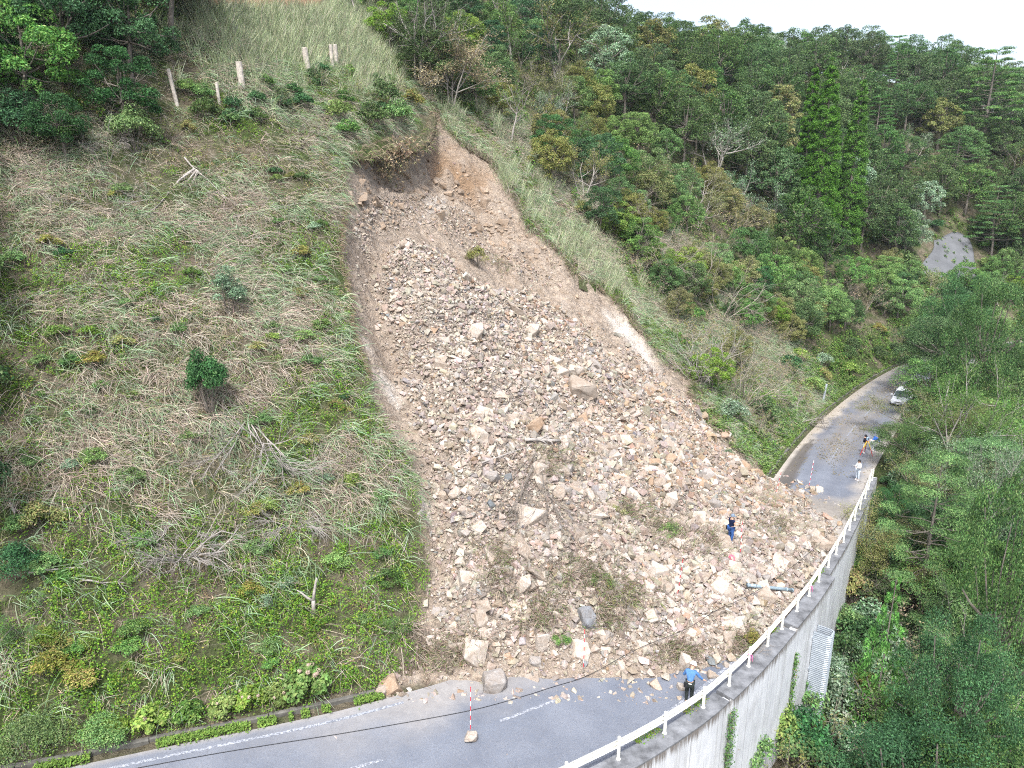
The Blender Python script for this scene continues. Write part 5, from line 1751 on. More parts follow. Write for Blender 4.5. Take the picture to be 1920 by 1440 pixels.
def valley_fn(c):
    s, d = road_coords(c[:, 0], c[:, 1])
    P = np.column_stack([c, H(c[:, 0], c[:, 1])])
    u, v, t = project(P)
    up, vp, _ = project(P + np.array([0, 0, 7.0]))
    ok = (d < rail_d(s) - np.where(s > 119.5, 0.3, 1.0)) & (d > -52) & (u > 1300) & (u < 2150) & (vp < 1500) & (t > 16) & (t < 150) & (s < 240)
    dc = np.min(np.hypot(c[:, None, 0] - special_xy[None, :, 0], c[:, None, 1] - special_xy[None, :, 1]), axis=1)
    rm = np.where(d > rail_d(s) - 4.5, 1.25, np.where(t < 60, 3.0, 3.6))
    return ok & (dc > 1.4), rm
val = poisson(26000, 3, 4, 120, 14, 150, rv, valley_fn)
vs, vd = road_coords(val[:, 0], val[:, 1])
VP = np.column_stack([val, H(val[:, 0], val[:, 1])])
nval = 0
for p, s, d in zip(VP, vs, vd):
    q = rv.random()
    t = float(project(p)[2][0])
    if d > rail_d(s) - 4.5:
        pool = [(BUSH[0], 'bush'), (BUSH[2], 'bush'), (BUSH[4], 'bush'), (BUSH[5], 'bush'), (TWIGGY[1], 'shrub'), (TWIGGY[0], 'shrub'), (BUSH[3], 'bush')]
        pr, ct = pool[rv.choice(7, p=[.24, .2, .16, .14, .12, .06, .08])]
        for sc in (rv.uniform(1.3, 1.8), 1.1, 0.85, 0.6):
            if not fits(p, pr[2], pr[3], sc): continue
            plant('wall_foot_' + ct, pr, p, ('leafy bush' if ct == 'bush' else 'twiggy shrub') + ' growing below the road edge on the valley side', ct, ct + 'es below the road edge' if ct == 'bush' else 'shrubs below the road edge', sc)
            break
        continue
    if t < 62:
        pr, nm = [(NEAROAK[0], 'o'), (NEAROAK[1], 'o'), (NEAROAK[2], 'o'), (NEARSPRAY[0], 's'), (NEARSPRAY[1], 's'), (NEARSPRAY[2], 's'), (NEARFIR[1], 'p')][rv.choice(7, p=[.2, .18, .14, .16, .14, .12, .06])]
    else:
        pr, nm = [(DARK[0], 'o'), (DARK[2], 'o'), (OAK[0], 'o'), (OAK[3], 'o'), (SPRAY[0], 's'), (SPRAY[4], 's')][rv.choice(6, p=[.2, .2, .2, .1, .15, .15])]
    for sc in (rv.uniform(1.0, 1.35), 0.9, 0.7, 0.5, 0.36):
        if fits(p, pr[2], pr[3], sc):
            nm2 = {'o': ('valley_tree', 'rounded broadleaf tree on the valley side below the road', 'tree', 'rounded trees below the road'),
                   's': ('valley_tree', 'loose leafed tree on the valley side below the road', 'tree', 'loose leafed trees below the road'),
                   'p': ('pine_tree', 'layered pine on the valley side below the road', 'pine', 'pines below the road')}[nm]
            plant(nm2[0], pr, p, nm2[1], nm2[2], nm2[3], sc)
            nval += 1
            break
print('valley', len(VP), nval)

# ------------------------------------------------------------------ plants that stand out on the open slope
def plant_px(u, v, name, proto, label, cat, wpx=None, scale=1.0, group=None, tilt=(0, 0), sz=None):
    p = hit1(u, v)
    if wpx:
        scale = wpx * float(project(p)[2][0]) / FPX / proto[3]
    return plant(name, proto, p, label, cat, group, scale, None, tilt, sz)
r1 = mound_bush(850, 2.6, 1.9, 'dark', 26, 260, 0.085)
plant_px(398, 782, 'shrub', r1, 'dense dark green shrub standing alone in the middle of the grassy slope', 'shrub', 84, sz=1.45)
r2 = mound_bush(851, 2.9, 2.0, 'silver', 22, 190, 0.085)
plant_px(430, 590, 'shrub', r2, 'blue green shrub above the lone dark shrub on the grassy slope', 'shrub', 74)
plant_px(292, 608, 'shrub', BUSH[5], 'tiny dark green shrub left of the blue green shrub', 'shrub', 26)
plant_px(895, 500, 'bush', mound_bush(852, 1.7, 1.6, 'olive', 16, 160, 0.07), 'olive bush growing on the rubble near the top of the slide', 'bush', 46)
plant_px(1128, 1100, 'bush', mound_bush(853, 1.3, 2.6, 'mid', 14, 120, 0.07), 'green weedy bush on a soil mound low on the slide', 'bush', 60)
plant_px(1160, 1130, 'bush', TWIGGY[3], 'olive twiggy bush on the soil mound beside the green weedy bush', 'bush', 60)
plant_px(1052, 1210, 'bush', mound_bush(854, 0.8, 1.2, 'mid', 10, 120, 0.06), 'small green bush beside the upright pointed slab', 'bush', 40)
plant_px(1408, 1212, 'bush', mound_bush(855, 1.2, 1.0, 'gold', 14, 140, 0.055), 'round green and gold bush beside the guardrail', 'bush', 38)
plant_px(1252, 1005, 'bush', mound_bush(856, 0.7, 1.6, 'mid', 10, 90, 0.06), 'patch of green weeds in the rubble left of the surveyor in navy', 'bush', 60)
plant_px(995, 968, 'bush', mound_bush(857, 0.5, 0.9, 'mid', 8, 90, 0.06), 'small green plant under the long arched slab', 'bush', 26)
plant_px(1155, 965, 'bush', mound_bush(858, 0.5, 1.2, 'olive', 8, 80, 0.06), 'low olive plants in the rubble right of the long arched slab', 'bush', 46)
plant_px(1366, 855, 'bush', BUSH[4], 'pale green tuft at the top edge of the right flank', 'bush', 24)
plant_px(568, 205, 'shrub', BUSH[5], 'dark green shrub below the wooden posts on the slope', 'shrub', 48)
plant_px(385, 225, 'shrub', BUSH[2], 'dark green shrub left of the lowest wooden post', 'shrub', 62)
plant_px(255, 285, 'shrub', mound_bush(859, 2.2, 2.6, 'mid', 20, 220, 0.09), 'broad green shrub at the foot of the forest edge on the left', 'shrub', 110)
plant_px(120, 285, 'shrub', mound_bush(860, 2.6, 2.6, 'mid', 20, 220, 0.09), 'leafy green shrub leaning out of the forest edge on the far left', 'shrub', 90)
plant_px(40, 270, 'shrub', mound_bush(861, 3.0, 3.2, 'dark', 24, 240, 0.10), 'dark green shrub at the left picture edge under the forest', 'shrub', 120)
plant_px(30, 1080, 'shrub', mound_bush(862, 1.4, 2.4, 'dark', 18, 220, 0.075), 'dark green leafy shrub low on the slope at the left edge', 'shrub', 110)
plant_px(55, 1180, 'shrub', spray_tree(863, 1.8, 1.8, 'mid', 3, 2, 0.10, 60, m_bark, 0.12, -0.05, 0.1), 'fine leafed feathery shrub low on the slope at the left edge', 'shrub', 100)
plant_px(530, 1130, 'shrub', spray_tree(864, 1.4, 1.3, 'silver', 2, 2, 0.09, 40, m_bark, 0.2, -0.05, 0.1), 'small blue green feathery shrub beside the broken forked stump', 'shrub', 52)
plant_px(735, 1200, 'shrub', spray_tree(865, 1.5, 1.4, 'mid', 3, 2, 0.10, 50, m_bark, 0.14, -0.05, 0.1), 'feathery green shrub at the lower left edge of the slide', 'shrub', 56)
plant_px(80, 995, 'bush', BUSH[3], 'golden brown bush low on the slope near the left edge', 'bush', 90)
plant_px(95, 1265, 'bush', BUSH[3], 'golden brown bush above the road near the lower left corner', 'bush', 80)
plant_px(60, 1420, 'bush', mound_bush(866, 1.5, 3.6, 'mid', 26, 240, 0.07), 'pale green leafy thicket in the lower left corner', 'bush', 170)
plant_px(190, 1400, 'bush', mound_bush(867, 1.1, 2.6, 'mid', 18, 220, 0.07), 'pale green leafy thicket at the left end of the kerb', 'bush', 130)
# hydrangeas along the kerb
m_flower = simple_mat('faded_petals', (0.42, 0.32, 0.25), 0.8, 0.2, var=0.2, scale=6)
HYD = [(215, 1378, 60, 0, 'leftmost yellow green hydrangea along the kerb'), (282, 1368, 70, 2, 'second hydrangea from the left along the kerb with a few faded heads'),
       (355, 1352, 64, 0, 'deeper green hydrangea in the middle of the kerb row'), (420, 1342, 62, 2, 'hydrangea in the kerb row between the deep green one and the flowering ones'),
       (470, 1326, 66, 5, 'hydrangea with faded pink heads in the kerb row'), (520, 1318, 60, 3, 'pale lime hydrangea next to the largest flowering one'),
       (575, 1300, 90, 8, 'largest hydrangea of the kerb row with many faded pink heads')]
for i, (u, v, wpx, nf, lab) in enumerate(HYD):
    pr = mound_bush(870 + i, 1.0, 1.4, 'lime' if i != 2 else 'mid', 18, 110, 0.13, 0.62)
    o = plant_px(u, v, 'hydrangea', pr, lab, 'hydrangea', wpx, group='hydrangeas along the kerb')
    rr = np.random.default_rng(i)
    for k in range(nf):
        a, q = rr.uniform(0, 6.28), math.sqrt(rr.random()) * 0.5
        c = np.array([q * math.cos(a), q * math.sin(a), 0.78 - q * q * 0.9 + rr.uniform(0, 0.08)])
        d = norm(rr.normal(size=(60, 3)))
        V, F = leaf_quads(c + d * 0.065, d, 0.045, rr, 0.9)
        obj('flower_head', make_mesh('flower_head', V, [F]), m_flower, o)
# roots and brush hanging from the torn lip at the head of the slide
for i, (u, v, wpx, tl, lab) in enumerate([(735, 258, 80, 2.7, 'dark roots hanging from the torn lip over the hollow at the slide head'), (690, 268, 60, 2.7, 'roots hanging from the torn lip left of the hollow'),
                                        (770, 232, 46, 2.8, 'roots hanging from the torn lip right of the hollow'), (860, 262, 40, 2.8, 'thin roots hanging below the turf right of the orange soil')]):
    plant_px(u, v - 4, 'hanging_roots', bare_shrub(895 + i, 1.6, 1.4, 'tan' if i < 3 else None, 12, 2, 0.12, 5, m_bark, 0.35, -0.02, 0.014), lab, 'roots', wpx, tilt=(tl, 0.05))
for i, (u, v, wpx, k, lab) in enumerate([(700, 238, 70, 2, 'leafy bush hanging over the torn lip left of the hollow'), (745, 236, 76, 0, 'leafy bush right above the hollow at the slide head'), (655, 262, 60, 0, 'green bush at the upper left corner of the slide'),
                                        (775, 205, 56, 3, 'olive bush at the very top of the slide'), (720, 205, 80, 2, 'dark green bush behind the ones on the torn lip'), (640, 232, 70, 1, 'bright green bush left of the slide head')]):
    plant_px(u, v, 'bush', BUSH[k], lab, 'bush', wpx)
# individual green bushes scattered over the slope
rs = np.random.default_rng(81)
POOLPX = sample_poly([(20, 420), (330, 330), (620, 320), (625, 560), (690, 760), (760, 900), (780, 1150), (680, 1250), (120, 1330), (20, 1100)], 90, rs)
hp = hit(POOLPX[:, 0], POOLPX[:, 1])
for p, (u, v) in zip(hp, POOLPX):
    if np.hypot(u - 398, v - 735) < 90 or np.hypot(u - 430, v - 540) < 70: continue
    low = v > 900
    pr = BUSH[rs.choice(6, p=[.34, .3, .06, .22, .08, 0] if low else [.3, .22, .1, .24, .1, .04])]
    plant('bush', pr, p, 'low green bush in the lower half of the open slope' if low else 'low bush among dead grass in the upper half of the open slope', 'bush', 'bushes in the lower half of the slope' if low else 'bushes in the upper half of the slope', rs.uniform(0.3, 0.75), sz=0.7)

# bare and dead woody plants
plant_px(465, 800, 'dead_shrub', bare_shrub(880, 2.6, 1.8, None, 9, 3, spread=0.4, rad=0.034, mat=m_pale), 'bleached dead shrub right of the lone dark green shrub', 'dead shrub', 110, tilt=(2.2, 0))
plant_px(345, 1040, 'dead_shrub', bare_shrub(881, 1.8, 4.2, None, 13, 3, spread=0.5, rad=0.05, mat=m_pale), 'widest sprawling dead shrub low on the slope above the broken stump', 'dead shrub', 230)
plant_px(555, 985, 'dead_shrub', bare_shrub(882, 1.6, 3.2, None, 9, 3, spread=0.5, rad=0.036, mat=m_pale), 'thin sprawling dead shrub right of the widest one', 'dead shrub', 150)
plant_px(200, 300, 'dead_shrub', bare_shrub(883, 2.2, 2.6, None, 9, 3, spread=0.55, rad=0.024, mat=m_pale), 'grey bare shrub under the forest edge on the left', 'dead shrub', 80)
plant_px(560, 275, 'dead_shrub', bare_shrub(884, 1.9, 2.2, None, 9, 3, spread=0.45, rad=0.022), 'fallen bare crown on the slope below the wooden posts', 'dead shrub', 90, tilt=(1.9, 0.2))
plant_px(365, 330, 'dead_shrub', bare_shrub(885, 3.0, 1.6, None, 9, 3, spread=0.3, rad=0.036, mat=m_pale), 'bundle of long dead branches hanging down the upper slope', 'dead shrub', 110, tilt=(2.5, 0.1))
plant_px(790, 725, 'dead_shrub', bare_shrub(886, 2.8, 1.6, None, 10, 3, spread=0.35, rad=0.034, mat=m_pale), 'dead shrub hanging over the left edge of the rubble', 'dead shrub', 90, tilt=(2.5, -0.25))
plant_px(1005, 860, 'dead_shrub', bare_shrub(887, 3.2, 1.6, None, 12, 3, spread=0.35, rad=0.022, mat=m_bark), 'dark uprooted brush lying in the middle of the rubble', 'dead shrub', 95, tilt=(2.35, -0.7))
plant_px(1310, 720, 'dead_shrub', bare_shrub(888, 2.6, 3.0, None, 9, 3, spread=0.5, rad=0.04, mat=m_pale), 'bare shrub on the torn bank at the right edge of the slide', 'dead shrub', 110)
plant_px(1390, 760, 'dead_shrub', bare_shrub(889, 2.4, 3.2, None, 10, 3, spread=0.5, rad=0.022), 'bare pale shrub right of the one on the torn bank', 'dead shrub', 150)
plant_px(1500, 790, 'dead_shrub', bare_shrub(890, 1.6, 2.2, None, 4, 2, spread=0.5, rad=0.03, mat=m_pale), 'leaning pale branches beside the far road', 'dead shrub', 90, tilt=(0.3, 0.9))
for (u, v, wpx, lab) in [(1150, 420, 130, 'bare arching shrub on the slope right of the upper slide'), (1230, 520, 120, 'bare brown shrub in the middle of the twiggy zone'),
                         (1350, 600, 130, 'bare brown shrub above the bend of the slide edge'), (1290, 560, 110, 'bare tangled shrub near the white rock patch'), (880, 180, 90, 'bare pale shrub just above the head of the slide')]:
    plant_px(u, v, 'dead_shrub', DEADS[(u // 10) % 3], lab, 'dead shrub', wpx)
plant_px(1590, 1100, 'dead_shrub', bare_shrub(891, 1.8, 3.0, None, 10, 3, spread=0.5, rad=0.014), 'pale dead stems leaning against the retaining wall', 'dead shrub', 130)
plant_px(1405, 1225, 'dead_shrub', bare_shrub(892, 0.9, 1.6, None, 10, 2, spread=0.5, rad=0.01), 'dry twigs caught on the coping under the guardrail', 'dead shrub', 90)
# pale stemmed trees behind the head of the slide
for i, (u, v, wpx, lab) in enumerate([(785, 160, 130, 'multi stemmed pale trunked tree left of the slide head'), (845, 205, 110, 'thin pale tree leaning over the head of the slide'),
                                      (960, 150, 120, 'pale limbed tree behind the head of the slide'), (1060, 190, 120, 'pale limbed tree on the slope right of the slide head'), (735, 105, 70, 'slim pale stem at the top of the slope')]):
    plant_px(u, v, 'pale_tree', spray_tree(930 + i, 5.5, 3.6, ['oak', 'tan', 'mid', 'olive', 'mid'][i], 3 if i in (0, 1) else 1, 3, 0.14, 34, m_pale, lr=0.24), lab, 'tree', wpx)
plant_px(1330, 355, 'pale_tree', spray_tree(936, 6, 5, 'silver', 1, 3, 0.15, 22, m_pale), 'silvery tree with a bent white limb left of the tall conifers', 'tree', 130)
# pines that stand out
for (u, v, hpx, k, lab) in [(1835, 300, 190, 0, 'broad layered pine high on the far hillside at right'), (1890, 175, 80, 1, 'small flat topped pine against the sky at the right edge'), (1765, 150, 80, 0, 'pine on the skyline left of the one at the right edge'),
                            (1690, 150, 90, 1, 'wide flat pine on the skyline in the middle of the far hill'), (1212, 75, 90, 2, 'spiky pine on the skyline at its left end'), (1272, 70, 78, 2, 'spiky pine on the skyline right of the leftmost one'), (1350, 60, 60, 2, 'small spiky pine on the skyline')]:
    p = hit1(u, v)
    t = float(project(p)[2][0])
    sc = hpx * t / FPX / PINE[k][2]
    plant('pine_tree', PINE[k], p, lab, 'pine', None, sc)

# shrubs round the posts along the top of the slope
for p, (u, v) in [(hit1(a, b_), (a, b_)) for a, b_ in sample_poly([(335, 150), (450, 175), (600, 140), (700, 130), (770, 180), (770, 235), (690, 250), (560, 225), (360, 260), (300, 270)], 46, rs)]:
    if min(abs(u - q) for q in (332, 411, 454, 578, 627)) < 9 and v > 120: continue
    plant('shrub', [BUSH[0], BUSH[2], BUSH[5], BUSH[3], TWIGGY[1], BUSH[4]][rs.choice(6, p=[.28, .22, .18, .1, .14, .08])], p, 'green shrub in the thicket below the wooden posts', 'shrub', 'shrubs below the wooden posts', rs.uniform(0.45, 0.85))
# broken forked stump, fallen branches, wooden posts
def pole_px(u0, v0, u1, v1, r0, r1, name, label, cat, mat, lift=0.08, n=9, wig=0.05, twigs=0, seed=1):
    rr = np.random.default_rng(seed)
    k = np.linspace(0, 1, n)
    P = hit(u0 + (u1 - u0) * k, v0 + (v1 - v0) * k) + np.array([0, 0, lift])
    P += rr.normal(0, wig, P.shape) * np.array([1, 1, 0.5])
    P[1:-1] = (P[:-2] + 2 * P[1:-1] + P[2:]) / 4
    mb = MB()
    mb.tube(P, np.linspace(r0, r1, n), 7)
    for q in range(twigs):
        i = rr.integers(1, n - 1)
        d = norm(norm(P[-1] - P[0]) + rr.normal(0, 0.6, 3) + np.array([0, 0, 0.25]))
        L = rr.uniform(0.4, 1.2)
        mb.tube(np.array([P[i], P[i] + d * L * 0.5 + rr.normal(0, .05, 3), P[i] + d * L + rr.normal(0, .08, 3)]), np.array([r1, r1 * 0.7, r1 * 0.3]), 4)
    return tag(mb.build(name, mat, None, True), label, cat)
pole_px(265, 452, 500, 470, 0.05, 0.02, 'fallen_branch', 'long dead branch lying across the upper slope', 'branch', m_twig, 0.15, 9, 0.08, 14, 2)
pole_px(345, 305, 430, 385, 0.05, 0.02, 'fallen_branch', 'white dead branch leaning down from the posts on the upper slope', 'branch', m_pale, 0.3, 7, 0.06, 6, 3)
pole_px(440, 415, 570, 385, 0.035, 0.015, 'fallen_branch', 'thin pale branch lying level on the upper slope near the slide', 'branch', m_pale, 0.2, 7, 0.05, 5, 4)
pole_px(60, 1085, 160, 1075, 0.04, 0.02, 'fallen_branch', 'pale curved branch low on the slope at the left', 'branch', m_pale, 0.3, 7, 0.05, 4, 5)
pole_px(140, 1105, 235, 1110, 0.045, 0.02, 'fallen_branch', 'white bent branch just below the pale curved one', 'branch', m_pale, 0.35, 7, 0.09, 5, 6)
pole_px(30, 970, 20, 950, 0.06, 0.04, 'cut_log', 'short pale cut log near the left edge of the slope', 'log', m_pale, 0.2, 4, 0.01, 0, 7)
pole_px(985, 835, 1048, 838, 0.10, 0.07, 'fallen_log', 'short grey log lying in the rubble above the uprooted brush', 'log', m_pale, 0.35, 6, 0.02, 3, 8)
pole_px(905, 880, 1000, 850, 0.045, 0.02, 'fallen_branch', 'pale forked branch in the rubble left of the uprooted brush', 'branch', m_pale, 0.4, 7, 0.06, 6, 9)
pole_px(1030, 390, 1072, 372, 0.06, 0.025, 'fallen_branch', 'white forked branch on the grass right of the upper slide', 'branch', m_pale, 0.35, 5, 0.05, 5, 10)
pole_px(1090, 160, 1130, 128, 0.05, 0.02, 'fallen_branch', 'pale leaning limb in the wood right of the slide head', 'branch', m_pale, 1.4, 5, 0.08, 4, 11)
p = hit1(588, 1150)
sk = MB()
sk.tube(p + np.array([[0, 0, -0.2], [0.02, 0, 0.35], [0.03, 0, 0.62]]), [0.10, 0.085, 0.08], 8)
sk.tube(p + np.array([[0.03, 0, 0.55], [0.08, 0.05, 0.95], [0.16, 0.08, 1.35], [0.22, 0.1, 1.6]]), [0.075, 0.06, 0.05, 0.035], 8)
sk.tube(p + np.array([[0.02, 0, 0.58], [-0.2, -0.05, 0.78], [-0.42, -0.05, 1.0], [-0.6, -0.02, 1.1]]), [0.06, 0.05, 0.035, 0.02], 8)
tag(sk.build('broken_stump', m_pale, None, True), 'pale broken forked stump on the lower slope', 'stump')
m_post = simple_mat('weathered_post', (0.50, 0.45, 0.39), 0.9, 0.1, var=0.25, scale=5, bmp=0.4)
for (u, v0, v1, wpx, lean, lab) in [(332, 196, 143, 7, -0.14, 'leftmost thin leaning wooden post on the slope top'), (411, 193, 166, 6, -0.03, 'shortest wooden post, low between the leftmost and the stout one'),
                                    (454, 163, 128, 12, -0.05, 'stout square topped wooden post above the shortest one'), (578, 139, 101, 11, -0.08, 'tall pale wooden post left of the pair'),
                                    (624, 132, 95, 7, -0.03, 'left one of the pair of wooden posts'), (631, 130, 94, 8, 0.0, 'right one of the pair of wooden posts')]:
    p = hit1(u, v0)
    t = float(project(p)[2][0])
    hh, rr_ = (v0 - v1) * t / FPX / 0.96 + 0.25, wpx * t / FPX / 2
    pm = MB()
    pm.lathe((0, 0, 0), [(rr_ * 1.05, -0.4), (rr_, hh * 0.5), (rr_ * 0.97, hh - 0.03), (rr_ * 0.85, hh), (0.002, hh + 0.01)], 10)
    o = pm.build('wooden_post', m_post, None, False)
    o.location = p
    o.rotation_euler = (0, lean, 0)
    tag(o, lab, 'post', 'wooden posts at the top of the slope')

# grey sprayed concrete face on the far hillside
m_shot = simple_mat('sprayed_concrete', (0.135, 0.14, 0.147), 0.95, 0.1, var=0.14, scale=0.25, bmp=0.2)
c0 = hit1(1770, 500)
gu, gv = np.meshgrid(np.linspace(0, 1, 24), np.linspace(0, 1, 18))
ul, ur = 1690 + 60 * (1 - gv) ** 0.6 + 5 * np.sin(gv * 9), 1838 - 28 * (1 - gv) ** 2.0 + 4 * np.sin(gv * 7 + 1)
vt_, vb_ = 444 + 8 * np.cos(gu * 5), 548 + 0 * gu
uu_, vv_ = ul + (ur - ul) * gu, vt_ + (vb_ - vt_) * gv
Pm = hit(uu_.ravel(), vv_.ravel())
Pm += slope_normal(Pm[:, 0], Pm[:, 1]) * 0.15 + np.column_stack([np.zeros(len(Pm)), np.zeros(len(Pm)), 0.12 * fbm(Pm[:, 0], Pm[:, 1], 1.5, 3, 9)])
Pd = Pm - np.array([0, 0, 1.5])
n_ = 24
m_ = 18
i, j = np.meshgrid(np.arange(m_ - 1), np.arange(n_ - 1), indexing='ij')
a = (i * n_ + j).ravel()
F1 = np.stack([a, a + n_, a + n_ + 1, a + 1], -1)
rim = np.concatenate([np.arange(n_), np.arange(2 * n_ - 1, m_ * n_, n_), np.arange(m_ * n_ - 2, (m_ - 1) * n_ - 1, -1), np.arange((m_ - 2) * n_, 0, -n_)])
F2 = np.stack([rim, np.roll(rim, -1), np.roll(rim, -1) + m_ * n_, rim + m_ * n_], -1)
tag(obj('concrete_face', make_mesh('concrete_face', np.vstack([Pm, Pd]), [np.vstack([F1, F2])], None, True), m_shot), 'grey sprayed concrete slope face on the far hillside above the bend', 'slope face')

for i, (u, v, k, sc) in enumerate([(1700, 470, 0, 1.9), (1722, 440, 2, 1.8), (1755, 432, 5, 1.6), (1712, 520, 0, 2.0), (1740, 548, 2, 2.2), (1785, 556, 0, 2.2), (1822, 545, 5, 1.9), (1846, 500, 1, 1.3), (1850, 470, 0, 1.5), (1828, 440, 2, 1.6)]):
    plant('bush', BUSH[k], hit1(u, v), 'green bush at the rim of the grey sprayed concrete face', 'bush', 'bushes round the concrete face', sc)

for i, (u, v, k, sc) in enumerate([(1715, 566, 0, 3.0), (1752, 574, 2, 3.0), (1796, 578, 5, 3.0), (1836, 566, 0, 2.8), (1692, 545, 2, 2.6), (1690, 505, 0, 2.4)]):
    plant('bush', BUSH[k], hit1(u, v), 'big green bush hiding the foot of the grey sprayed concrete face', 'bush', 'bushes below the concrete face', sc)
for i, (u, v, k, wpx, lab) in enumerate([(1538, 1300, 4, 110, 'silvery bush hiding the foot of the corrugated chute'), (1500, 1335, 0, 110, 'green bush against the wall left of the chute foot'), (1450, 1392, 1, 120, 'bright green bush against the wall near the picture bottom'),
                                        (1405, 1445, 0, 110, 'green bush at the wall foot at the picture bottom'), (1580, 1262, 2, 100, 'dark green bush right of the chute foot'), (1588, 1195, 0, 80, 'green bush right of the chute top'),
                                        (1600, 1130, 3, 80, 'olive bush below the wall step'), (1560, 1345, 4, 120, 'silvery bush below the chute'), (1500, 1420, 5, 120, 'dark bush in the valley at the picture bottom'), (1625, 1085, 0, 90, 'green bush right of the wall step')]):
    p = hit1(u, v)
    t = float(project(p)[2][0])
    plant('bush', BUSH[k], p, lab, 'bush', None, wpx * t / FPX / BUSH[k][3], sz=1.3)

# turf that juts out over the scar along its torn edge
def turf_lip(px, jut, thick, seed, name='turf_overhang'):
    rr = np.random.default_rng(seed)
    q = np.array(px, float)
    seg = np.concatenate([[0], np.cumsum(np.hypot(*np.diff(q, axis=0).T))])
    n = int(seg[-1] / 5) + 2
    k = np.linspace(0, seg[-1], n)
    uu, vv = np.interp(k, seg, q[:, 0]), np.interp(k, seg, q[:, 1])
    P0 = hit(uu, vv)
    c = hit1(860, 420)
    T = norm(np.gradient(P0[:, :2], axis=0))
    Nn = np.column_stack([-T[:, 1], T[:, 0]])
    Nn *= np.sign(((c[:2] - P0[:, :2]) * Nn).sum(1))[:, None]
    rows = []
    jj = jut * (0.55 + 0.9 * fbm(k, k * 0, 30, 3, seed)) * np.minimum(1, np.minimum(k, seg[-1] - k) / 18 + 0.15)
    prof_ = [(-0.9, 0.02, 0), (-0.2, 0.14, 0), (0.5, 0.10, 0), (0.85, -0.06, 0), (1.0, -0.22, 0), (0.92, -0.45, 1), (0.55, -0.75, 1), (0.0, -1.0, 1), (-0.7, -1.1, 1)]
    zb = P0[:, 2]
    gin = (H(P0[:, 0] - Nn[:, 0] * 1.2, P0[:, 1] - Nn[:, 1] * 1.2) - zb) / 1.2
    for (a, z, und) in prof_:
        off = np.where(a > 0, a * jj, a * 1.1)
        jit = rr.normal(0, 0.05, n)
        zz = zb - gin * off * (0.6 if a > 0 else 1.0) + z * thick + jit
        rows.append(np.column_stack([P0[:, :2] + Nn * (off + rr.normal(0, 0.05, n))[:, None], zz]))
    V = np.array(rows)
    m, n2 = V.shape[:2]
    i, j = np.meshgrid(np.arange(m - 1), np.arange(n2 - 1), indexing='ij')
    a = (i * n2 + j).ravel()
    bare_ = np.repeat(np.array([p_[2] for p_ in prof_], float), n2)
    o = obj(name, make_mesh(name, V.reshape(-1, 3), [np.stack([a, a + 1, a + 1 + n2, a + n2], -1)], None, True, {'bare': bare_, 'red': bare_ * 0.4, 'white': bare_ * 0, 'fines': bare_ * 0.6, 'topred': bare_ * 0}), m_ground)
    tag(o, kind='structure')
    # grass hanging off the edge
    t_ = rr.random(int(n * 26)) * (n - 1)
    i0 = np.clip(t_.astype(int), 0, n - 2)
    f_ = (t_ - i0)[:, None]
    e_row = 2 + rr.integers(0, 3, len(t_))
    B = V[e_row, i0] * (1 - f_) + V[e_row, i0 + 1] * f_
    out = np.column_stack([Nn[i0], np.zeros(len(i0))])
    e0 = norm(out * 0.8 + np.array([0, 0, 0.7]) + rr.normal(0, 0.35, (len(B), 3)))
    e1 = norm(out * 0.25 + np.array([0, 0, -1.0]) + rr.normal(0, 0.25, (len(B), 3)))
    Vb, Fb, nv = blades(B, e0, e1, rr.uniform(0.35, 1.0, len(B)) * (0.6 + 0.5 * jut), 0.02 * rr.uniform(0.6, 1.5, len(B)), 4)
    C = palette([(0.36, 0.30, 0.23), (0.26, 0.20, 0.15), (0.18, 0.25, 0.09), (0.14, 0.105, 0.08)], (3, 3, 2.5, 2), len(B), rr)
    tag(obj('hanging_grass', make_mesh('hanging_grass', Vb, [Fb], np.repeat(C, nv, 0)), m_grass), 'dead grass and roots hanging from the torn turf edge of the slide', 'grass', kind='stuff')
turf_lip([(640, 288), (662, 270), (692, 254), (735, 254), (772, 240), (790, 212), (802, 198)], 1.7, 0.75, 5)
turf_lip([(802, 200), (822, 206), (846, 246), (876, 272), (926, 302), (966, 356), (1002, 426), (1058, 474)], 0.55, 0.6, 6)
turf_lip([(1060, 476), (1078, 510), (1112, 526), (1168, 570), (1218, 634), (1304, 716), (1310, 766)], 0.5, 0.5, 7)
turf_lip([(636, 300), (632, 340), (636, 400), (624, 470), (636, 520), (648, 572), (655, 640), (686, 712)], 0.3, 0.4, 8)
# ------------------------------------------------------------------ people
def skin_mesh(name, J, E, sub=2):
    names = list(J)
    me = bpy.data.meshes.new(name)
    me.from_pydata([J[k][0] for k in names], [(names.index(a), names.index(b_)) for a, b_ in E], [])
    ob = bpy.data.objects.new(name + '_tmp', me)
    COL.objects.link(ob)
    ob.modifiers.new('Skin', 'SKIN').use_smooth_shade = True
    for i, k in enumerate(names):
        r = J[k][1]
        me.skin_vertices[0].data[i].radius = (r, r) if np.isscalar(r) else r
        me.skin_vertices[0].data[i].use_root = (i == 0)
    ss_ = ob.modifiers.new('Sub', 'SUBSURF')
    ss_.levels = ss_.render_levels = sub
    dg = bpy.context.evaluated_depsgraph_get()
    out = bpy.data.meshes.new_from_object(ob.evaluated_get(dg))
    out.name = name
    bpy.data.objects.remove(ob)
    bpy.data.meshes.remove(me)
    return out

def join_into(me, mb):
    """add collected shapes to a mesh"""
    bm = bmesh.new()
    bm.from_mesh(me)
    extra = mb.mesh('x', True)
    bm.from_mesh(extra)
    bm.to_mesh(me)
    bm.free()
    bpy.data.meshes.remove(extra)
    for p in me.polygons:
        p.use_smooth = True

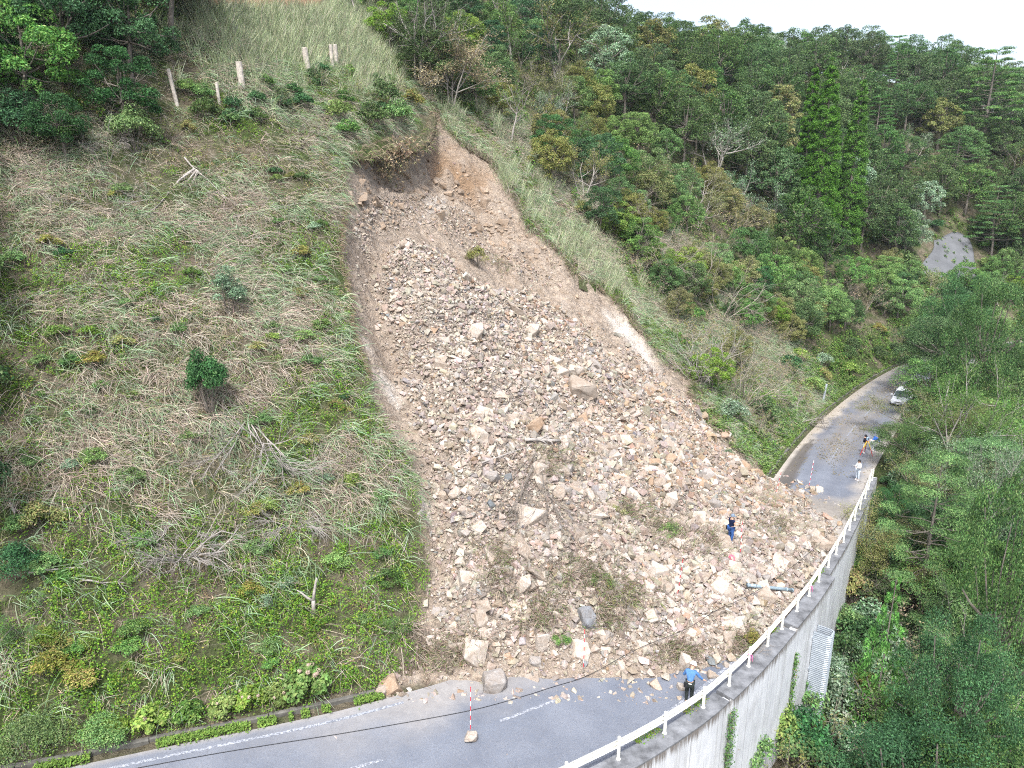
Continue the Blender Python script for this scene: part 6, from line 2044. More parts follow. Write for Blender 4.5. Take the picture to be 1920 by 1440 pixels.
m_skin = simple_mat('skin', (0.50, 0.31, 0.22), 0.6, 0.3, var=0.05)
m_black_hair = simple_mat('dark_hair', (0.012, 0.011, 0.011), 0.6, 0.3)
CLOTH = {}
def cloth(name, c):
    if name not in CLOTH:
        CLOTH[name] = simple_mat(name, c, 0.9, 0.1, var=0.15, scale=14, bmp=0.3)
    return CLOTH[name]
m_helmet = simple_mat('white_helmet_shell', (0.8, 0.8, 0.79), 0.35, 0.5, var=0.03)

def person(label, p, yaw, pose, shirt, trousers, shoes, head='hair', sleeves='long', boots=None, extra=None):
    """pose: joint positions in metres, facing +Y, x to the person's right"""
    D0 = {'pelvis': (0, 0, 0.93), 'waist': (0, 0.01, 1.07), 'chest': (0, 0.0, 1.28), 'neck': (0, 0.0, 1.45), 'skull': (0, 0.03, 1.57), 'crown': (0, 0.02, 1.64),
          'sh': (0.18, 0, 1.40), 'el': (0.23, -0.02, 1.13), 'wr': (0.22, 0.06, 0.89), 'hd': (0.22, 0.09, 0.82), 'hip': (0.09, 0, 0.90), 'kn': (0.10, 0.02, 0.50), 'an': (0.105, -0.02, 0.09), 'to': (0.115, 0.14, 0.045)}
    q = {}
    for k, v in D0.items():
        if k in ('sh', 'el', 'wr', 'hd', 'hip', 'kn', 'an', 'to'):
            q[k + 'R'] = np.array(v, float)
            q[k + 'L'] = np.array(v, float) * np.array([-1, 1, 1])
        else:
            q[k] = np.array(v, float)
    for k, v in pose.items():
        if k != 'look':
            q[k] = np.array(v, float)
    R = {'pelvis': 0.125, 'waist': 0.115, 'chest': 0.13, 'neck': 0.055, 'skull': 0.092, 'crown': 0.08, 'sh': 0.062, 'el': 0.042, 'wr': 0.03, 'hd': 0.036, 'hip': 0.085, 'kn': 0.056, 'an': 0.04, 'to': 0.034}
    rad = lambda k: R[k] if k in R else R[k[:-1]]
    E = [('pelvis', 'waist'), ('waist', 'chest'), ('chest', 'neck'), ('neck', 'skull'), ('skull', 'crown')]
    for s in 'RL':
        E += [('chest', 'sh' + s), ('sh' + s, 'el' + s), ('el' + s, 'wr' + s), ('wr' + s, 'hd' + s), ('pelvis', 'hip' + s), ('hip' + s, 'kn' + s), ('kn' + s, 'an' + s), ('an' + s, 'to' + s)]
    J = {k: (q[k], rad(k)) for k in ['pelvis'] + [k for k in q if k != 'pelvis']}
    body = skin_mesh('body', J, E)
    f = norm(q['skull'] - q['neck'])
    face = pose.get('look', np.array([0, 1.0, 0]))
    face = norm(np.asarray(face, float) - f * (np.asarray(face, float) @ f))
    side = np.cross(face, f)
    hc = (q['skull'] + q['crown']) / 2
    ex = MB()
    ex.tube([hc + face * 0.075 - f * 0.01, hc + face * 0.112 - f * 0.03, hc + face * 0.088 - f * 0.045], [0.010, 0.016, 0.012], 6)
    for s in (1, -1):
        ex.tube([hc + side * s * 0.085 - f * 0.05, hc + side * s * 0.098 - f * 0.02, hc + side * s * 0.088 + f * 0.015], [0.010, 0.016, 0.010], 6)
        nm = 'R' if s == 1 else 'L'
        h, w_ = q['hd' + nm], q['wr' + nm]
        fd = norm(h - w_)
        sd = norm(np.cross(fd, np.array([0, 0.2, 1.0])))
        dn = np.cross(fd, sd)
        for j, (o_, L) in enumerate([(-0.026, 0.066), (-0.009, 0.076), (0.009, 0.072), (0.026, 0.058)]):
            b0 = h + sd * o_ + fd * 0.012
            ex.tube([b0, b0 + fd * L * 0.5, b0 + fd * L * 0.8 + dn * L * 0.25, b0 + fd * L * 0.9 + dn * L * 0.5], [0.010, 0.009, 0.008, 0.006], 5)
        b0 = h - sd * 0.02 * s
        ex.tube([b0, b0 - sd * s * 0.035 + fd * 0.02, b0 - sd * s * 0.04 + fd * 0.05], [0.012, 0.010, 0.007], 5)
    join_into(body, ex)
    o = thing('person', label, 'person', p, yaw)
    obj('body', body, m_skin, o)
    for s in (1, -1):
        e = MB()
        c = hc + face * 0.083 + side * s * 0.033 + f * 0.004
        e.lathe((0, 0, 0), [(0.001, -0.011), (0.009, -0.006), (0.011, 0), (0.009, 0.006), (0.001, 0.011)], 8)
        me = e.mesh('eye', True)
        me.transform(Matrix.Translation(Vector(c)))
        obj('eye', me, m_black_hair, o)
    fat = lambda ks, add: {k: (q[k], rad(k) + add) for k in ks}
    ks = ['chest', 'waist', 'pelvis', 'shR', 'shL', 'elR', 'elL']
    EE = [('chest', 'waist'), ('waist', 'pelvis'), ('chest', 'shR'), ('chest', 'shL'), ('shR', 'elR'), ('shL', 'elL')]
    JJ = fat(ks, 0.018)
    JJ['pelvis'] = (q['pelvis'] * 0.75 + q['waist'] * 0.25, 0.143)
    col_ = q['chest'] * 0.2 + q['neck'] * 0.8
    JJ['collar'] = (col_, 0.07)
    EE.append(('chest', 'collar'))
    if sleeves == 'long':
        for s in 'RL':
            JJ['wr' + s] = (q['wr' + s] * 0.9 + q['el' + s] * 0.1, 0.042)
            EE.append(('el' + s, 'wr' + s))
    else:
        for s in 'RL':
            JJ['el' + s] = (q['el' + s] * 0.55 + q['sh' + s] * 0.45, 0.07)
    obj('shirt', skin_mesh('shirt', JJ, EE), shirt, o)
    ks = ['pelvis', 'hipR', 'hipL', 'knR', 'knL']
    JJ = fat(ks, 0.022)
    EE = [('pelvis', 'hipR'), ('pelvis', 'hipL'), ('hipR', 'knR'), ('hipL', 'knL')]
    for s in 'RL':
        JJ['an' + s] = (q['an' + s] * 0.93 + q['kn' + s] * 0.07, 0.062)
        EE.append(('kn' + s, 'an' + s))
    obj('trousers', skin_mesh('trousers', JJ, EE), trousers, o)
    for s in 'RL':
        JJ = {'an': (q['an' + s], 0.052), 'to': (q['to' + s], 0.048), 'heel': (q['an' + s] * np.array([1, 1, 0.4]) - norm((q['to' + s] - q['an' + s]) * np.array([1, 1, 0])) * 0.03, 0.04)}
        EE = [('an', 'to'), ('an', 'heel')]
        if boots:
            JJ['top'] = (q['an' + s] * 0.5 + q['kn' + s] * 0.5, 0.078)
            EE.append(('an', 'top'))
        obj('shoe', skin_mesh('shoe', JJ, EE, 1), shoes, o)
    # head cover: hair, cap or helmet
    up_ = f
    Rm = np.column_stack([side, face, up_])
    if head == 'helmet':
        mb = MB()
        prof = [(0.150, -0.012), (0.150, 0.0), (0.132, 0.012), (0.128, 0.05), (0.112, 0.09), (0.08, 0.122), (0.04, 0.138), (0.001, 0.142)]
        mb.lathe((0, 0, 0), prof, 20)
        me = mb.mesh('helmet', True)
        V = np.array([v.co[:] for v in me.vertices]) * np.array([1, 1.12, 1])
        V[:, 1] += np.where(V[:, 2] < 0.005, np.where(V[:, 1] > 0.08, 0.03, 0), 0)
        V = V @ Rm.T + hc + up_ * 0.035
        me.vertices.foreach_set('co', V.astype(np.float32).ravel())
        obj('helmet', me, m_helmet, o)
    else:
        mb = MB()
        prof = [(0.101, -0.045), (0.108, -0.01), (0.106, 0.03), (0.09, 0.075), (0.06, 0.103), (0.03, 0.113), (0.001, 0.116)]
        mb.lathe((0, 0, 0), prof, 18)
        if head != 'hair':
            mb.box((0, 0.135, -0.005), (0.15, 0.10, 0.012))
        me = mb.mesh('cap' if head != 'hair' else 'hair', True)
        V = np.array([v.co[:] for v in me.vertices])
        if head == 'hair':
            V[:, 2] += np.where((V[:, 1] > 0.02) & (V[:, 2] < 0.0), 0.055, 0) - np.where((V[:, 1] < -0.03) & (V[:, 2] < 0.0), 0.04, 0)
        V = V @ Rm.T + hc + up_ * 0.012
        me.vertices.foreach_set('co', V.astype(np.float32).ravel())
        obj(me.name, me, m_black_hair if head == 'hair' else head, o)
    for (nm, mb, mt) in (extra or []):
        mb.build(nm, mt, o)
    return o

def face_dir(dx, dy):
    return math.atan2(-dx, dy)
white_c, pale_c, black_c = cloth('white_cotton', (0.72, 0.74, 0.74)), cloth('pale_blue_work_trousers', (0.52, 0.58, 0.64)), cloth('black_cotton', (0.018, 0.018, 0.028))
navy_c, blue_c, dark_c, royal_c = cloth('navy_cotton', (0.015, 0.022, 0.06)), cloth('blue_work_shirt', (0.085, 0.19, 0.40)), cloth('dark_trousers', (0.028, 0.034, 0.032)), cloth('royal_blue_shirt', (0.025, 0.11, 0.46))
jeans_c, greyw_c = cloth('blue_trousers', (0.04, 0.10, 0.28)), cloth('light_grey_trousers', (0.55, 0.56, 0.57))
m_shoe_w, m_shoe_d = simple_mat('white_shoe', (0.7, 0.7, 0.7), 0.6), simple_mat('dark_boot', (0.05, 0.055, 0.06), 0.6)
m_cap_d, m_cap_g = simple_mat('black_cap', (0.015, 0.015, 0.018), 0.8), simple_mat('grey_blue_cap', (0.17, 0.22, 0.29), 0.8)

hold = {'elR': (0.25, 0.06, 1.14), 'wrR': (0.13, 0.28, 1.18), 'hdR': (0.09, 0.35, 1.20), 'elL': (-0.25, 0.06, 1.14), 'wrL': (-0.12, 0.27, 1.16), 'hdL': (-0.08, 0.34, 1.18), 'look': (0, 1, -0.35)}
pw = on_road(1607, 901); pw[2] += 0.003
person('man in white shirt and pale trousers standing on the far road reading a white sheet', pw, face_dir(-1, -0.25), hold, white_c, pale_c, m_shoe_w, 'hair')
sheet = MB()
sheet.box((0, 0, 0), (0.21, 0.30, 0.012), R=[[1, 0, 0], [0, 0.85, -0.5], [0, 0.5, 0.85]])
so = sheet.build('clipboard', m_white)
ya = face_dir(-1, -0.25)
so.location = Vector(pw) + Matrix.Rotation(ya, 3, 'Z') @ Vector((0, 0.42, 1.26)); so.rotation_euler = (0, 0, ya)
tag(so, 'white clipboard held by the man in white', 'clipboard')

work = {'elR': (0.25, 0.10, 1.16), 'wrR': (0.14, 0.32, 1.26), 'hdR': (0.10, 0.39, 1.29), 'elL': (-0.24, 0.10, 1.16), 'wrL': (-0.12, 0.32, 1.26), 'hdL': (-0.08, 0.39, 1.29), 'look': (0, 1, -0.3)}
pb = on_road(1618, 850); pb[2] += 0.003
person('man in black shirt, black cap and white trousers working at the surveying tripod', pb, face_dir(0.8, -0.6), work, black_c, greyw_c, m_shoe_w, m_cap_d)
bend = {'waist': (0, 0.10, 1.02), 'chest': (0, 0.30, 1.16), 'neck': (0, 0.45, 1.24), 'skull': (0, 0.56, 1.27), 'crown': (0, 0.63, 1.27), 'shR': (0.18, 0.36, 1.18), 'shL': (-0.18, 0.36, 1.18),
        'elR': (0.21, 0.48, 0.95), 'wrR': (0.15, 0.62, 0.78), 'hdR': (0.13, 0.66, 0.72), 'elL': (-0.21, 0.46, 0.95), 'wrL': (-0.15, 0.58, 0.78), 'hdL': (-0.13, 0.62, 0.72), 'knR': (0.1, 0.10, 0.5), 'knL': (-0.1, -0.02, 0.5), 'look': (0, 0.3, -1)}
pc = on_road(1634, 846); pc[2] += 0.003
person('man in bright blue shirt and white helmet bending forward behind the tripod', pc, face_dir(0.95, 0.3), bend, royal_c, greyw_c, m_shoe_w, 'helmet')
pd = hit1(1368, 1022); pd[2] += 0.12
note = {'elR': (0.24, 0.08, 1.15), 'wrR': (0.16, 0.31, 1.12), 'hdR': (0.13, 0.38, 1.12), 'elL': (-0.24, 0.08, 1.15), 'wrL': (-0.10, 0.30, 1.14), 'hdL': (-0.06, 0.37, 1.15), 'look': (0, 1, -0.4), 'knR': (0.1, 0.05, 0.5)}
pouch = MB(); pouch.box((-0.20, -0.06, 0.86), (0.12, 0.18, 0.22)).box((-0.22, -0.02, 0.99), (0.08, 0.08, 0.06))
person('surveyor in navy shirt, blue trousers and grey cap standing on the rubble', pd, face_dir(0.9, 0.25), note, navy_c, jeans_c, m_shoe_w, m_cap_g, 'short', True, [('waist_pouch', pouch, m_cap_d)])
pe_ = on_road(1291, 1318); pe_[2] += 0.003
s_e, d_e = road_coords(pe_[:1], pe_[1:2])
lean = {'waist': (0, 0.06, 1.06), 'chest': (0.01, 0.15, 1.25), 'neck': (0.03, 0.23, 1.40), 'skull': (0.06, 0.30, 1.50), 'crown': (0.07, 0.31, 1.57), 'shR': (0.19, 0.17, 1.35), 'shL': (-0.17, 0.17, 1.37),
        'elR': (0.36, 0.20, 1.12), 'wrR': (0.50, 0.26, 0.98), 'hdR': (0.56, 0.28, 0.96), 'elL': (-0.26, 0.22, 1.12), 'wrL': (-0.18, 0.42, 1.05), 'hdL': (-0.16, 0.48, 1.04), 'look': (0.1, 1, -0.3), 'knL': (-0.1, 0.06, 0.5)}
pouch2 = MB(); pouch2.box((-0.16, -0.10, 0.90), (0.16, 0.09, 0.2))
belt = MB(); belt.tube([(0.14 * math.cos(a), 0.02 + 0.14 * math.sin(a), 0.97) for a in np.linspace(0, 2 * math.pi, 17)], 0.018, 6, caps=False)
person('man in blue work shirt and white helmet leaning on the guardrail, seen from behind', pe_, face_dir(0.25, 0.95), lean, blue_c, dark_c, m_shoe_d, 'helmet', 'long', None, [('waist_pouch', pouch2, m_cap_d), ('belt', belt, m_white)])

# ------------------------------------------------------------------ tripod with its instrument
m_red, m_yel = simple_mat('red_paint', (0.55, 0.05, 0.045), 0.5, 0.4, var=0.05), simple_mat('yellow_paint', (0.75, 0.50, 0.05), 0.5, 0.4, var=0.05)
m_inst = simple_mat('pale_blue_plastic', (0.38, 0.52, 0.66), 0.5, 0.4, var=0.05)
pt = on_road(1623, 853)
tri = thing('surveying_tripod', 'red and yellow surveying tripod standing on the far road', 'tripod', pt, 0.4)
hd_ = MB(); hd_.lathe((0, 0, 1.28), [(0.001, -0.03), (0.09, -0.03), (0.10, 0.0), (0.09, 0.025), (0.001, 0.025)], 12)
hd_.build('tripod_head', m_red, tri)
for k in range(3):
    a = k * 2 * math.pi / 3 - 1.2
    c_, s_ = math.cos(a), math.sin(a)
    lg = MB()
    for off in (-0.035, 0.035):
        lg.tube([(0.07 * c_ - s_ * off, 0.07 * s_ + c_ * off, 1.27), (0.34 * c_ - s_ * off * .7, 0.34 * s_ + c_ * off * .7, 0.60)], 0.020, 6)
    lo = lg.build('leg', m_yel, tri)
    lg2 = MB(); lg2.tube([(0.30 * c_, 0.30 * s_, 0.70), (0.56 * c_, 0.56 * s_, 0.05), (0.58 * c_, 0.58 * s_, 0.0)], [0.032, 0.028, 0.008], 8)
    lg2.build('leg_extension', m_red, tri)
ins = thing('theodolite', 'pale blue surveying instrument on top of the red and yellow tripod', 'instrument', pt + np.array([0, 0, 1.305]), 0.4)
ib = MB(); ib.lathe((0, 0, 0), [(0.001, 0), (0.08, 0), (0.08, 0.04), (0.06, 0.06), (0.001, 0.06)], 12).box((-0.075, 0, 0.17), (0.05, 0.11, 0.22)).box((0.075, 0, 0.17), (0.05, 0.11, 0.22)).box((0, 0, 0.085), (0.2, 0.11, 0.05))
ib.build('body', m_inst, ins)
tb = MB(); tb.tube([(0, -0.11, 0.19), (0, -0.06, 0.19), (0, 0.08, 0.19), (0, 0.12, 0.19)], [0.028, 0.042, 0.045, 0.038], 10); tb.build('telescope', m_cap_d, ins)
hb = MB(); hb.tube([(-0.075, 0, 0.27), (-0.07, 0, 0.34), (0.07, 0, 0.34), (0.075, 0, 0.27)], 0.014, 6); hb.build('handle', m_inst, ins)

# ------------------------------------------------------------------ ranging poles, pipe, cable, marker post, ribbons
m_band, nt, b = new_mat('banded_paint', 0.5, 0.4)
nt.links.new(attr(nt, 'Col', True), b.inputs['Base Color'])
def ranging_pole(p, lean, label, L=2.0, start=0):
    mb = MB()
    for k in range(int(L / 0.2)):
        c = (0.62, 0.035, 0.06) if (k + start) % 2 == 0 else (0.82, 0.82, 0.82)
        mb.lathe((0, 0, 0.06 + 0.2 * k), [(0.0155, 0), (0.0155, 0.2)], 10, c)
    mb.lathe((0, 0, 0), [(0.002, -0.02), (0.016, 0.06)], 10, (0.3, 0.3, 0.3))
    mb.lathe((0, 0, 0.06 + 0.2 * int(L / 0.2)), [(0.0155, 0), (0.001, 0.008)], 10, (0.62, 0.035, 0.06))
    o = mb.build('ranging_pole', m_band)
    o.location = p
    o.rotation_euler = (lean[0], lean[1], 0)
    return tag(o, label, 'survey pole', 'red and white survey poles')
stone_p = on_road(883, 1388)
bs_ = place_boulder(stone_p + np.array([0, 0, 0.17]), (0.36, 0.27, 0.30), np.eye(3), 4, 'cream', 'pale stone on the asphalt holding up the nearest striped pole')
ranging_pole(stone_p + np.array([-0.02, 0.1, 0.34]), (0, 0.02), 'striped pole standing in a pale stone on the near road', 1.8)
for (u, v, lx, L, lab) in [(1094, 1257, 0.0, 1.8, 'striped pole in the rubble below the dark blue grey boulder'), (1388, 1040, -0.03, 1.8, 'striped pole in the rubble beside the surveyor in navy'),
                           (1517, 911, 0.06, 2.0, 'striped pole on the far road at the end of the slide'), (1453, 936, 0.12, 1.8, 'leaning striped pole half sunk in the right edge of the rubble'),
                           (1270, 1118, 0.08, 1.8, 'striped pole in the rubble left of the fallen steel pipe')]:
    p = hit1(u, v) if u != 1517 else on_road(u, v)
    ranging_pole(p + np.array([0, 0, 0.0 if u == 1517 else 0.1]), (0, lx), lab, L)
fs = on_road(1519, 914)
place_boulder(fs + np.array([-0.1, -0.15, 0.13]), (0.34, 0.26, 0.2), np.eye(3), 1, 'tan', 'tan stone at the foot of the striped pole on the far road')
m_pipe = simple_mat('blue_grey_steel', (0.25, 0.32, 0.36), 0.55, 0.4, 0.2, var=0.12, scale=4)
pa, pz = hit1(1402, 1108), hit1(1484, 1116)
pa[2] += 0.32; pz[2] += 0.30
pz = pa + (pz - pa)
pipe = thing('steel_pipe', 'blue grey steel pipe fallen across the rubble near the guardrail', 'pipe', (pa + pz) / 2)
pm_ = MB(); c_ = (pa + pz) / 2
pm_.tube([pa - c_, (pa - c_) * 0.33, (pz - c_) * 0.33, pz - c_], 0.085, 14)
pm_.build('shaft', m_pipe, pipe, True)
ax = norm(pz - pa)
for f_ in (-1.0, -0.72, 0.74, 1.0):
    cm_ = MB(); q0 = (pz - c_) * f_
    cm_.tube([q0 - ax * 0.04, q0 + ax * 0.04], 0.105, 14)
    cm_.build('collar', m_pipe, pipe, True)
m_cable = simple_mat('black_rubber', (0.02, 0.021, 0.024), 0.6, 0.3)
cpx = [(235, 1450), (420, 1415), (640, 1381), (800, 1353), (900, 1334), (1000, 1305), (1040, 1291), (1090, 1275), (1180, 1235), (1290, 1194), (1340, 1158), (1395, 1135), (1450, 1102), (1500, 1062), (1545, 1022), (1572, 985), (1590, 962)]
cu_ = np.array(cpx, float)
tt_ = np.linspace(0, len(cu_) - 1, 120)
uu_c = np.interp(tt_, np.arange(len(cu_)), cu_[:, 0]); vv_c = np.interp(tt_, np.arange(len(cu_)), cu_[:, 1])
cp_ = hit(uu_c, vv_c)
sr, dr_ = road_coords(cp_[:, 0], cp_[:, 1])
cp_[:, 2] = np.maximum(cp_[:, 2], road_z(sr)) + 0.02 + 0.38 * sstep(0.02, 0.3, _bil(wd, cp_[:, 0], cp_[:, 1]))
for _ in range(6):
    cp_[1:-1] = (cp_[:-2] + cp_[1:-1] + cp_[2:]) / 3
cb = MB(); cb.tube(cp_, 0.012, 6)
tag(cb.build('cable', m_cable, None, True), 'black cable lying across the near road and over the rubble', 'cable')
m_marker = simple_mat('grey_post_paint', (0.33, 0.36, 0.39), 0.6, 0.3, var=0.1)
mp = hit1(1542, 757)
mk = MB(); mk.lathe((0, 0, 0), [(0.11, -0.3), (0.11, 2.15), (0.09, 2.2), (0.001, 2.22)], 14)
o = mk.build('marker_post', m_marker); o.location = mp; o.rotation_euler = (0, 0.09, 0)
tag(o, 'grey round post beside the far road under the trees', 'post')
m_pink = simple_mat('pink_tape', (0.75, 0.12, 0.38), 0.6, 0.2)
for s_, lab in ((89.1, 'pink ribbon tied to the guardrail above the wall joint'), (96.5, 'pink ribbon tied to the guardrail near the corrugated chute')):
    b0 = road_pt(s_, rail_d(s_), 0.16 + 0.62)[0]
    rb = MB()
    rb.tube([b0 + np.array([0.07 * math.cos(a), 0.07 * math.sin(a), 0]) for a in np.linspace(0, 2 * math.pi, 13)], 0.012, 5, caps=False)
    for k in range(2):
        e = b0 + np.array([0.02 + 0.05 * k, -0.07, 0])
        rb.tube([e, e + np.array([0.03 * k, -0.05, -0.12]), e + np.array([0.05 * k - .03, -0.04, -0.30])], [0.012, 0.014, 0.010], 4)
    tag(rb.build('ribbon', m_pink), lab, 'ribbon', 'pink ribbons')
pr0 = hit1(1371, 1040)
# pink spray mark on the boulder under the surveyor
# climbing plants on the wall joints
m_vine = m_leaf
rvn = np.random.default_rng(91)
for s_, wdt, z0, lab in ((86.9, 0.16, -0.3, 'climbing vine filling the wall joint nearest the picture bottom'), (93.3, 0.10, -1.2, 'climbing vine on the wall joint beside the corrugated chute')):
    n = 1500
    z = z0 - rvn.random(n) * 6.2
    so_ = rvn.normal(0, 1, n) * wdt * (0.6 + 0.3 * np.abs(z) / 3)
    Pv = np.array([road_pt(s_ + a, out_d(s_) - 0.06 - abs(c) * 0.10, zz)[0] for a, zz, c in zip(so_, z, rvn.normal(0, 1, n))])
    nr = norm(np.array([[0.7, -0.6, 0.5]]) + rvn.normal(0, 0.5, (n, 3)))
    V, F = leaf_quads(Pv, nr, rvn.uniform(0.05, 0.11, n), rvn, 0.7)
    C = np.repeat(palette(G['mid'] + [(0.20, 0.15, 0.09)], (3, 2, 2, 2, 1), n, rvn), 4, 0)
    vn = thing('climbing_vine', lab, 'vine', road_pt(s_, out_d(s_) - 0.05, -6.5)[0])
    me = make_mesh('foliage', V - np.array(vn.location), [F], C); me.materials.append(m_leaf)
    obj('foliage', me, None, vn)
    stm = MB(); stm.tube(np.array([road_pt(s_ + 0.05 * math.sin(k), out_d(s_) - 0.04, -6.8 + k * 0.8)[0] for k in range(8)]) - np.array(vn.location), 0.02, 5)
    stm.build('stem', m_bark, vn)

# fallen leaves on the far road
rl = np.random.default_rng(95)
n = 5200
sl = rl.uniform(117, 178, n); dl_ = np.where(rl.random(n) < 0.6, rl.normal(-3.4, 0.9, n), rl.uniform(-6.9, -0.5, n))
n_keep = fbm(sl, dl_ * 2, 3, 3, 96) > 0.42
LP = road_pt(sl[n_keep], dl_[n_keep], 0.03)
V, F = leaf_quads(LP, norm(np.array([[0, 0, 1.0]]) + rl.normal(0, 0.25, (len(LP), 3))), rl.uniform(0.06, 0.16, len(LP)), rl, 0.6)
tag(obj('fallen_leaves', make_mesh('fallen_leaves', V, [F], np.repeat(palette([(0.25, 0.20, 0.11), (0.30, 0.26, 0.15), (0.16, 0.15, 0.07)], (3, 2, 2), len(LP), rl), 4, 0)), m_cover), 'dry leaves strewn over the far road', 'fallen leaves', kind='stuff')

# ------------------------------------------------------------------ cars parked on the right of the far road
m_car, nt, b = new_mat('silver_white_car_paint', 0.25, 0.5)
b.inputs['Base Color'].default_value = (0.62, 0.64, 0.66, 1)
b.inputs['Coat Weight'].default_value = 0.6
m_glass, nt, b = new_mat('car_glass', 0.08, 0.6)
b.inputs['Base Color'].default_value = (0.03, 0.04, 0.05, 1)
m_tyre = simple_mat('tyre_rubber', (0.02, 0.02, 0.02), 0.85)
m_rim = simple_mat('wheel_alloy', (0.45, 0.46, 0.48), 0.35, 0.5, 0.6)
m_lamp, nt, b = new_mat('headlight_lens', 0.1, 0.6)
b.inputs['Base Color'].default_value = (0.75, 0.78, 0.8, 1)
m_plate = simple_mat('plate_white', (0.7, 0.7, 0.68), 0.5, var=0.03)
m_black = simple_mat('black_plastic', (0.025, 0.026, 0.028), 0.6)

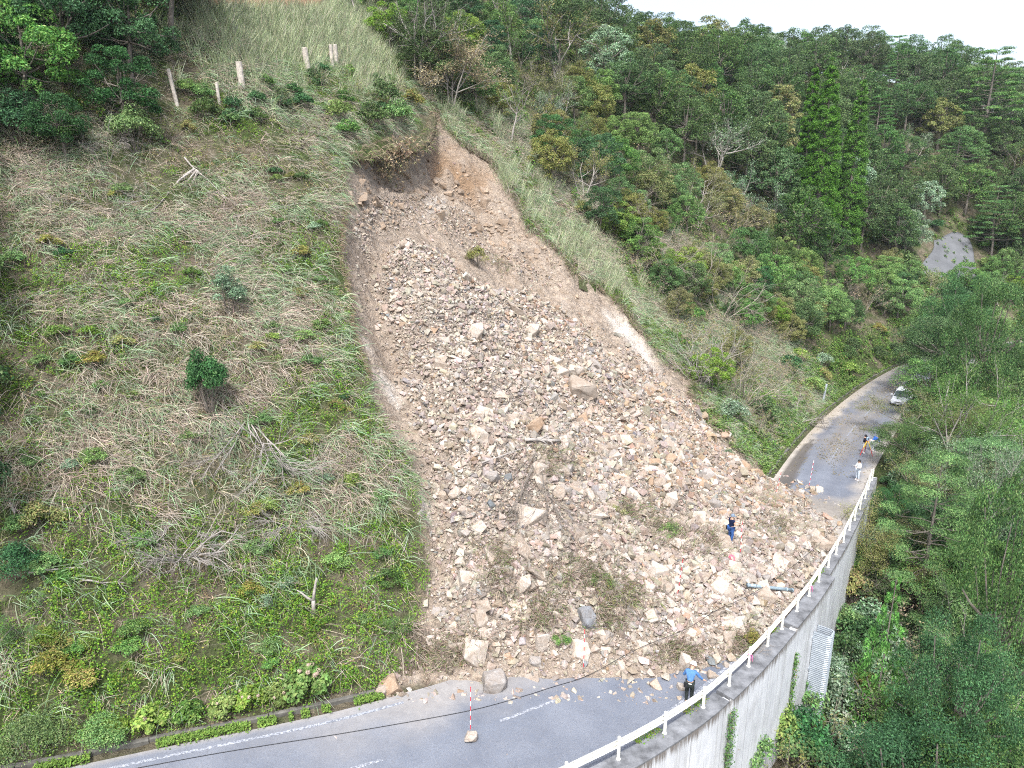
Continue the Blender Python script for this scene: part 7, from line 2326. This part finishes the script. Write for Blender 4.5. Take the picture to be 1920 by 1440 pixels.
def loft(mb, secs):
    """cross-sections of equal length joined into one skin"""
    secs = np.array(secs, float)
    m, n = secs.shape[:2]
    i, j = np.meshgrid(np.arange(m - 1), np.arange(n), indexing='ij')
    a0, a1 = i * n + j, i * n + (j + 1) % n
    base = mb.n
    mb.add(secs.reshape(-1, 3), np.stack([a0, a1, a1 + n, a0 + n], -1).reshape(-1, 4))
    mb.F.setdefault(n, []).append(np.array([base + np.arange(n)[::-1]]))
    mb.F[n].append(np.array([base + (m - 1) * n + np.arange(n)]))
def car(p, yaw, label, kind='wagon'):
    """front towards +Y"""
    o = thing('parked_car', label, 'car', p, yaw, 'cars parked along the far road')
    tall = 1.55 if kind == 'wagon' else 1.85
    body = MB()
    secs = []
    for y, hw, z0, z1 in [(-2.0, 0.70, 0.42, 0.80), (-1.95, 0.80, 0.28, 0.95), (-1.6, 0.84, 0.22, 1.0), (-0.6, 0.85, 0.20, 0.98), (0.6, 0.85, 0.20, 0.96), (1.05, 0.84, 0.20, 0.93), (1.5, 0.82, 0.22, 0.84), (1.85, 0.78, 0.26, 0.72), (2.02, 0.66, 0.34, 0.60)]:
        secs.append([(-hw * 0.92, y, z0), (hw * 0.92, y, z0), (hw, y, z0 + 0.12), (hw * 1.01, y, (z0 + z1) / 2 + 0.05), (hw * 0.95, y, z1 - 0.05), (hw * 0.82, y, z1), (0, y, z1 + 0.03), (-hw * 0.82, y, z1), (-hw * 0.95, y, z1 - 0.05), (-hw * 1.01, y, (z0 + z1) / 2 + 0.05), (-hw, y, z0 + 0.12)])
    loft(body, secs)
    body.build('body', m_car, o, True)
    cab = MB()
    secs = []
    for z, y0, y1, hw in [(0.93, -1.85, 1.05, 0.80), (1.2, -1.80, 0.72, 0.74), (tall - 0.1, -1.66, 0.30, 0.66), ]:
        secs.append([(-hw, y0, z), (hw, y0, z), (hw, y1 - 0.15, z), (hw * 0.85, y1, z), (-hw * 0.85, y1, z), (-hw, y1 - 0.15, z)])
    loft(cab, secs)
    cab.build('window', m_glass, o)
    roof = MB()
    loft(roof, [[(-0.665, -1.70, tall - 0.11), (0.665, -1.70, tall - 0.11), (0.665, 0.18, tall - 0.11), (0.55, 0.36, tall - 0.12), (-0.55, 0.36, tall - 0.12), (-0.665, 0.18, tall - 0.11)],
                [(-0.63, -1.66, tall - 0.04), (0.63, -1.66, tall - 0.04), (0.63, 0.12, tall - 0.04), (0.52, 0.28, tall - 0.05), (-0.52, 0.28, tall - 0.05), (-0.63, 0.12, tall - 0.04)],
                [(-0.5, -1.5, tall), (0.5, -1.5, tall), (0.5, 0.0, tall), (0.42, 0.12, tall), (-0.42, 0.12, tall), (-0.5, 0.0, tall)]])
    for sx in (-1, 1):
        for (ya, za, yb, zb) in [(1.0, 0.95, 0.28, tall - 0.12), (-0.35, 0.97, -0.42, tall - 0.12), (-1.80, 0.97, -1.64, tall - 0.12)]:
            wa = 0.80 - 0.14 * (za - 0.93) / (tall - 1.03)
            roof.tube([(sx * (0.815 if ya < 0.9 else 0.72), ya, za), (sx * (0.68 if ya < 0.9 else 0.58), yb, zb)], 0.035, 6)
    roof.build('roof', m_car, o, True)
    for sx, nm in ((-1, 'L'), (1, 'R')):
        h = MB(); h.box((sx * 0.60, 1.86, 0.66), (0.30, 0.22, 0.13), rz=-sx * 0.35); h.build('headlight', m_lamp, o)
        mi = MB(); mi.box((sx * 0.95, 0.72, 1.03), (0.20, 0.10, 0.14)); mi.build('mirror', m_car, o)
        for yy in (1.28, -1.25):
            ty = MB(); ty.tube([(sx * 0.66, yy, 0.31), (sx * 0.68, yy, 0.31), (sx * 0.84, yy, 0.31), (sx * 0.86, yy, 0.31)], [0.28, 0.31, 0.31, 0.28], 22)
            wh = ty.build('tyre', m_tyre, o)
            ri = MB(); ri.tube([(sx * 0.845, yy, 0.31), (sx * 0.868, yy, 0.31), (sx * 0.872, yy, 0.31)], [0.20, 0.19, 0.05], 16); ri.build('rim', m_rim, wh)
    g = MB(); g.box((0, 2.0, 0.56), (0.72, 0.06, 0.08)); g.build('grille', m_black, o)
    g = MB(); g.box((0, 2.0, 0.33), (1.05, 0.08, 0.12)); g.build('air_intake', m_black, o)
    bp = MB(); bp.box((0, 2.01, 0.45), (1.30, 0.08, 0.09)); bp.build('bumper', m_car, o)
    pl = MB(); pl.box((0, 2.062, 0.43), (0.33, 0.015, 0.165)); pl.build('number_plate', m_plate, o)
    return o
for (s_, d_, kd, lab) in ((147.6, -5.55, 'wagon', 'front silver white car parked beside the trees on the far road'), (154.6, -5.45, 'wagon', 'middle one of three pale cars parked half under the trees'), (161.6, -5.2, 'van', 'rearmost pale car parked at the bend, half hidden by branches')):
    q = road_pt([s_ - 1.5, s_, s_ + 1.5], d_)
    tv = q[0] - q[2]
    car(q[1], face_dir(tv[0], tv[1]), lab, kd)
# ------------------------------------------------------------------ the air between
hz = MB()
hz.box((60, 130, 36), (420, 330, 172))
m_haze = bpy.data.materials.new('haze')
m_haze.use_nodes = True
nt = m_haze.node_tree
nt.nodes.clear()
ho = nt.nodes.new('ShaderNodeOutputMaterial')
pv = nt.nodes.new('ShaderNodeVolumePrincipled')
pv.inputs['Color'].default_value = (0.78, 0.86, 0.95, 1)
pv.inputs['Density'].default_value = 0.00015
pv.inputs['Anisotropy'].default_value = 0.2
nt.links.new(pv.outputs[0], ho.inputs['Volume'])
tag(hz.build('haze', m_haze), kind='stuff')
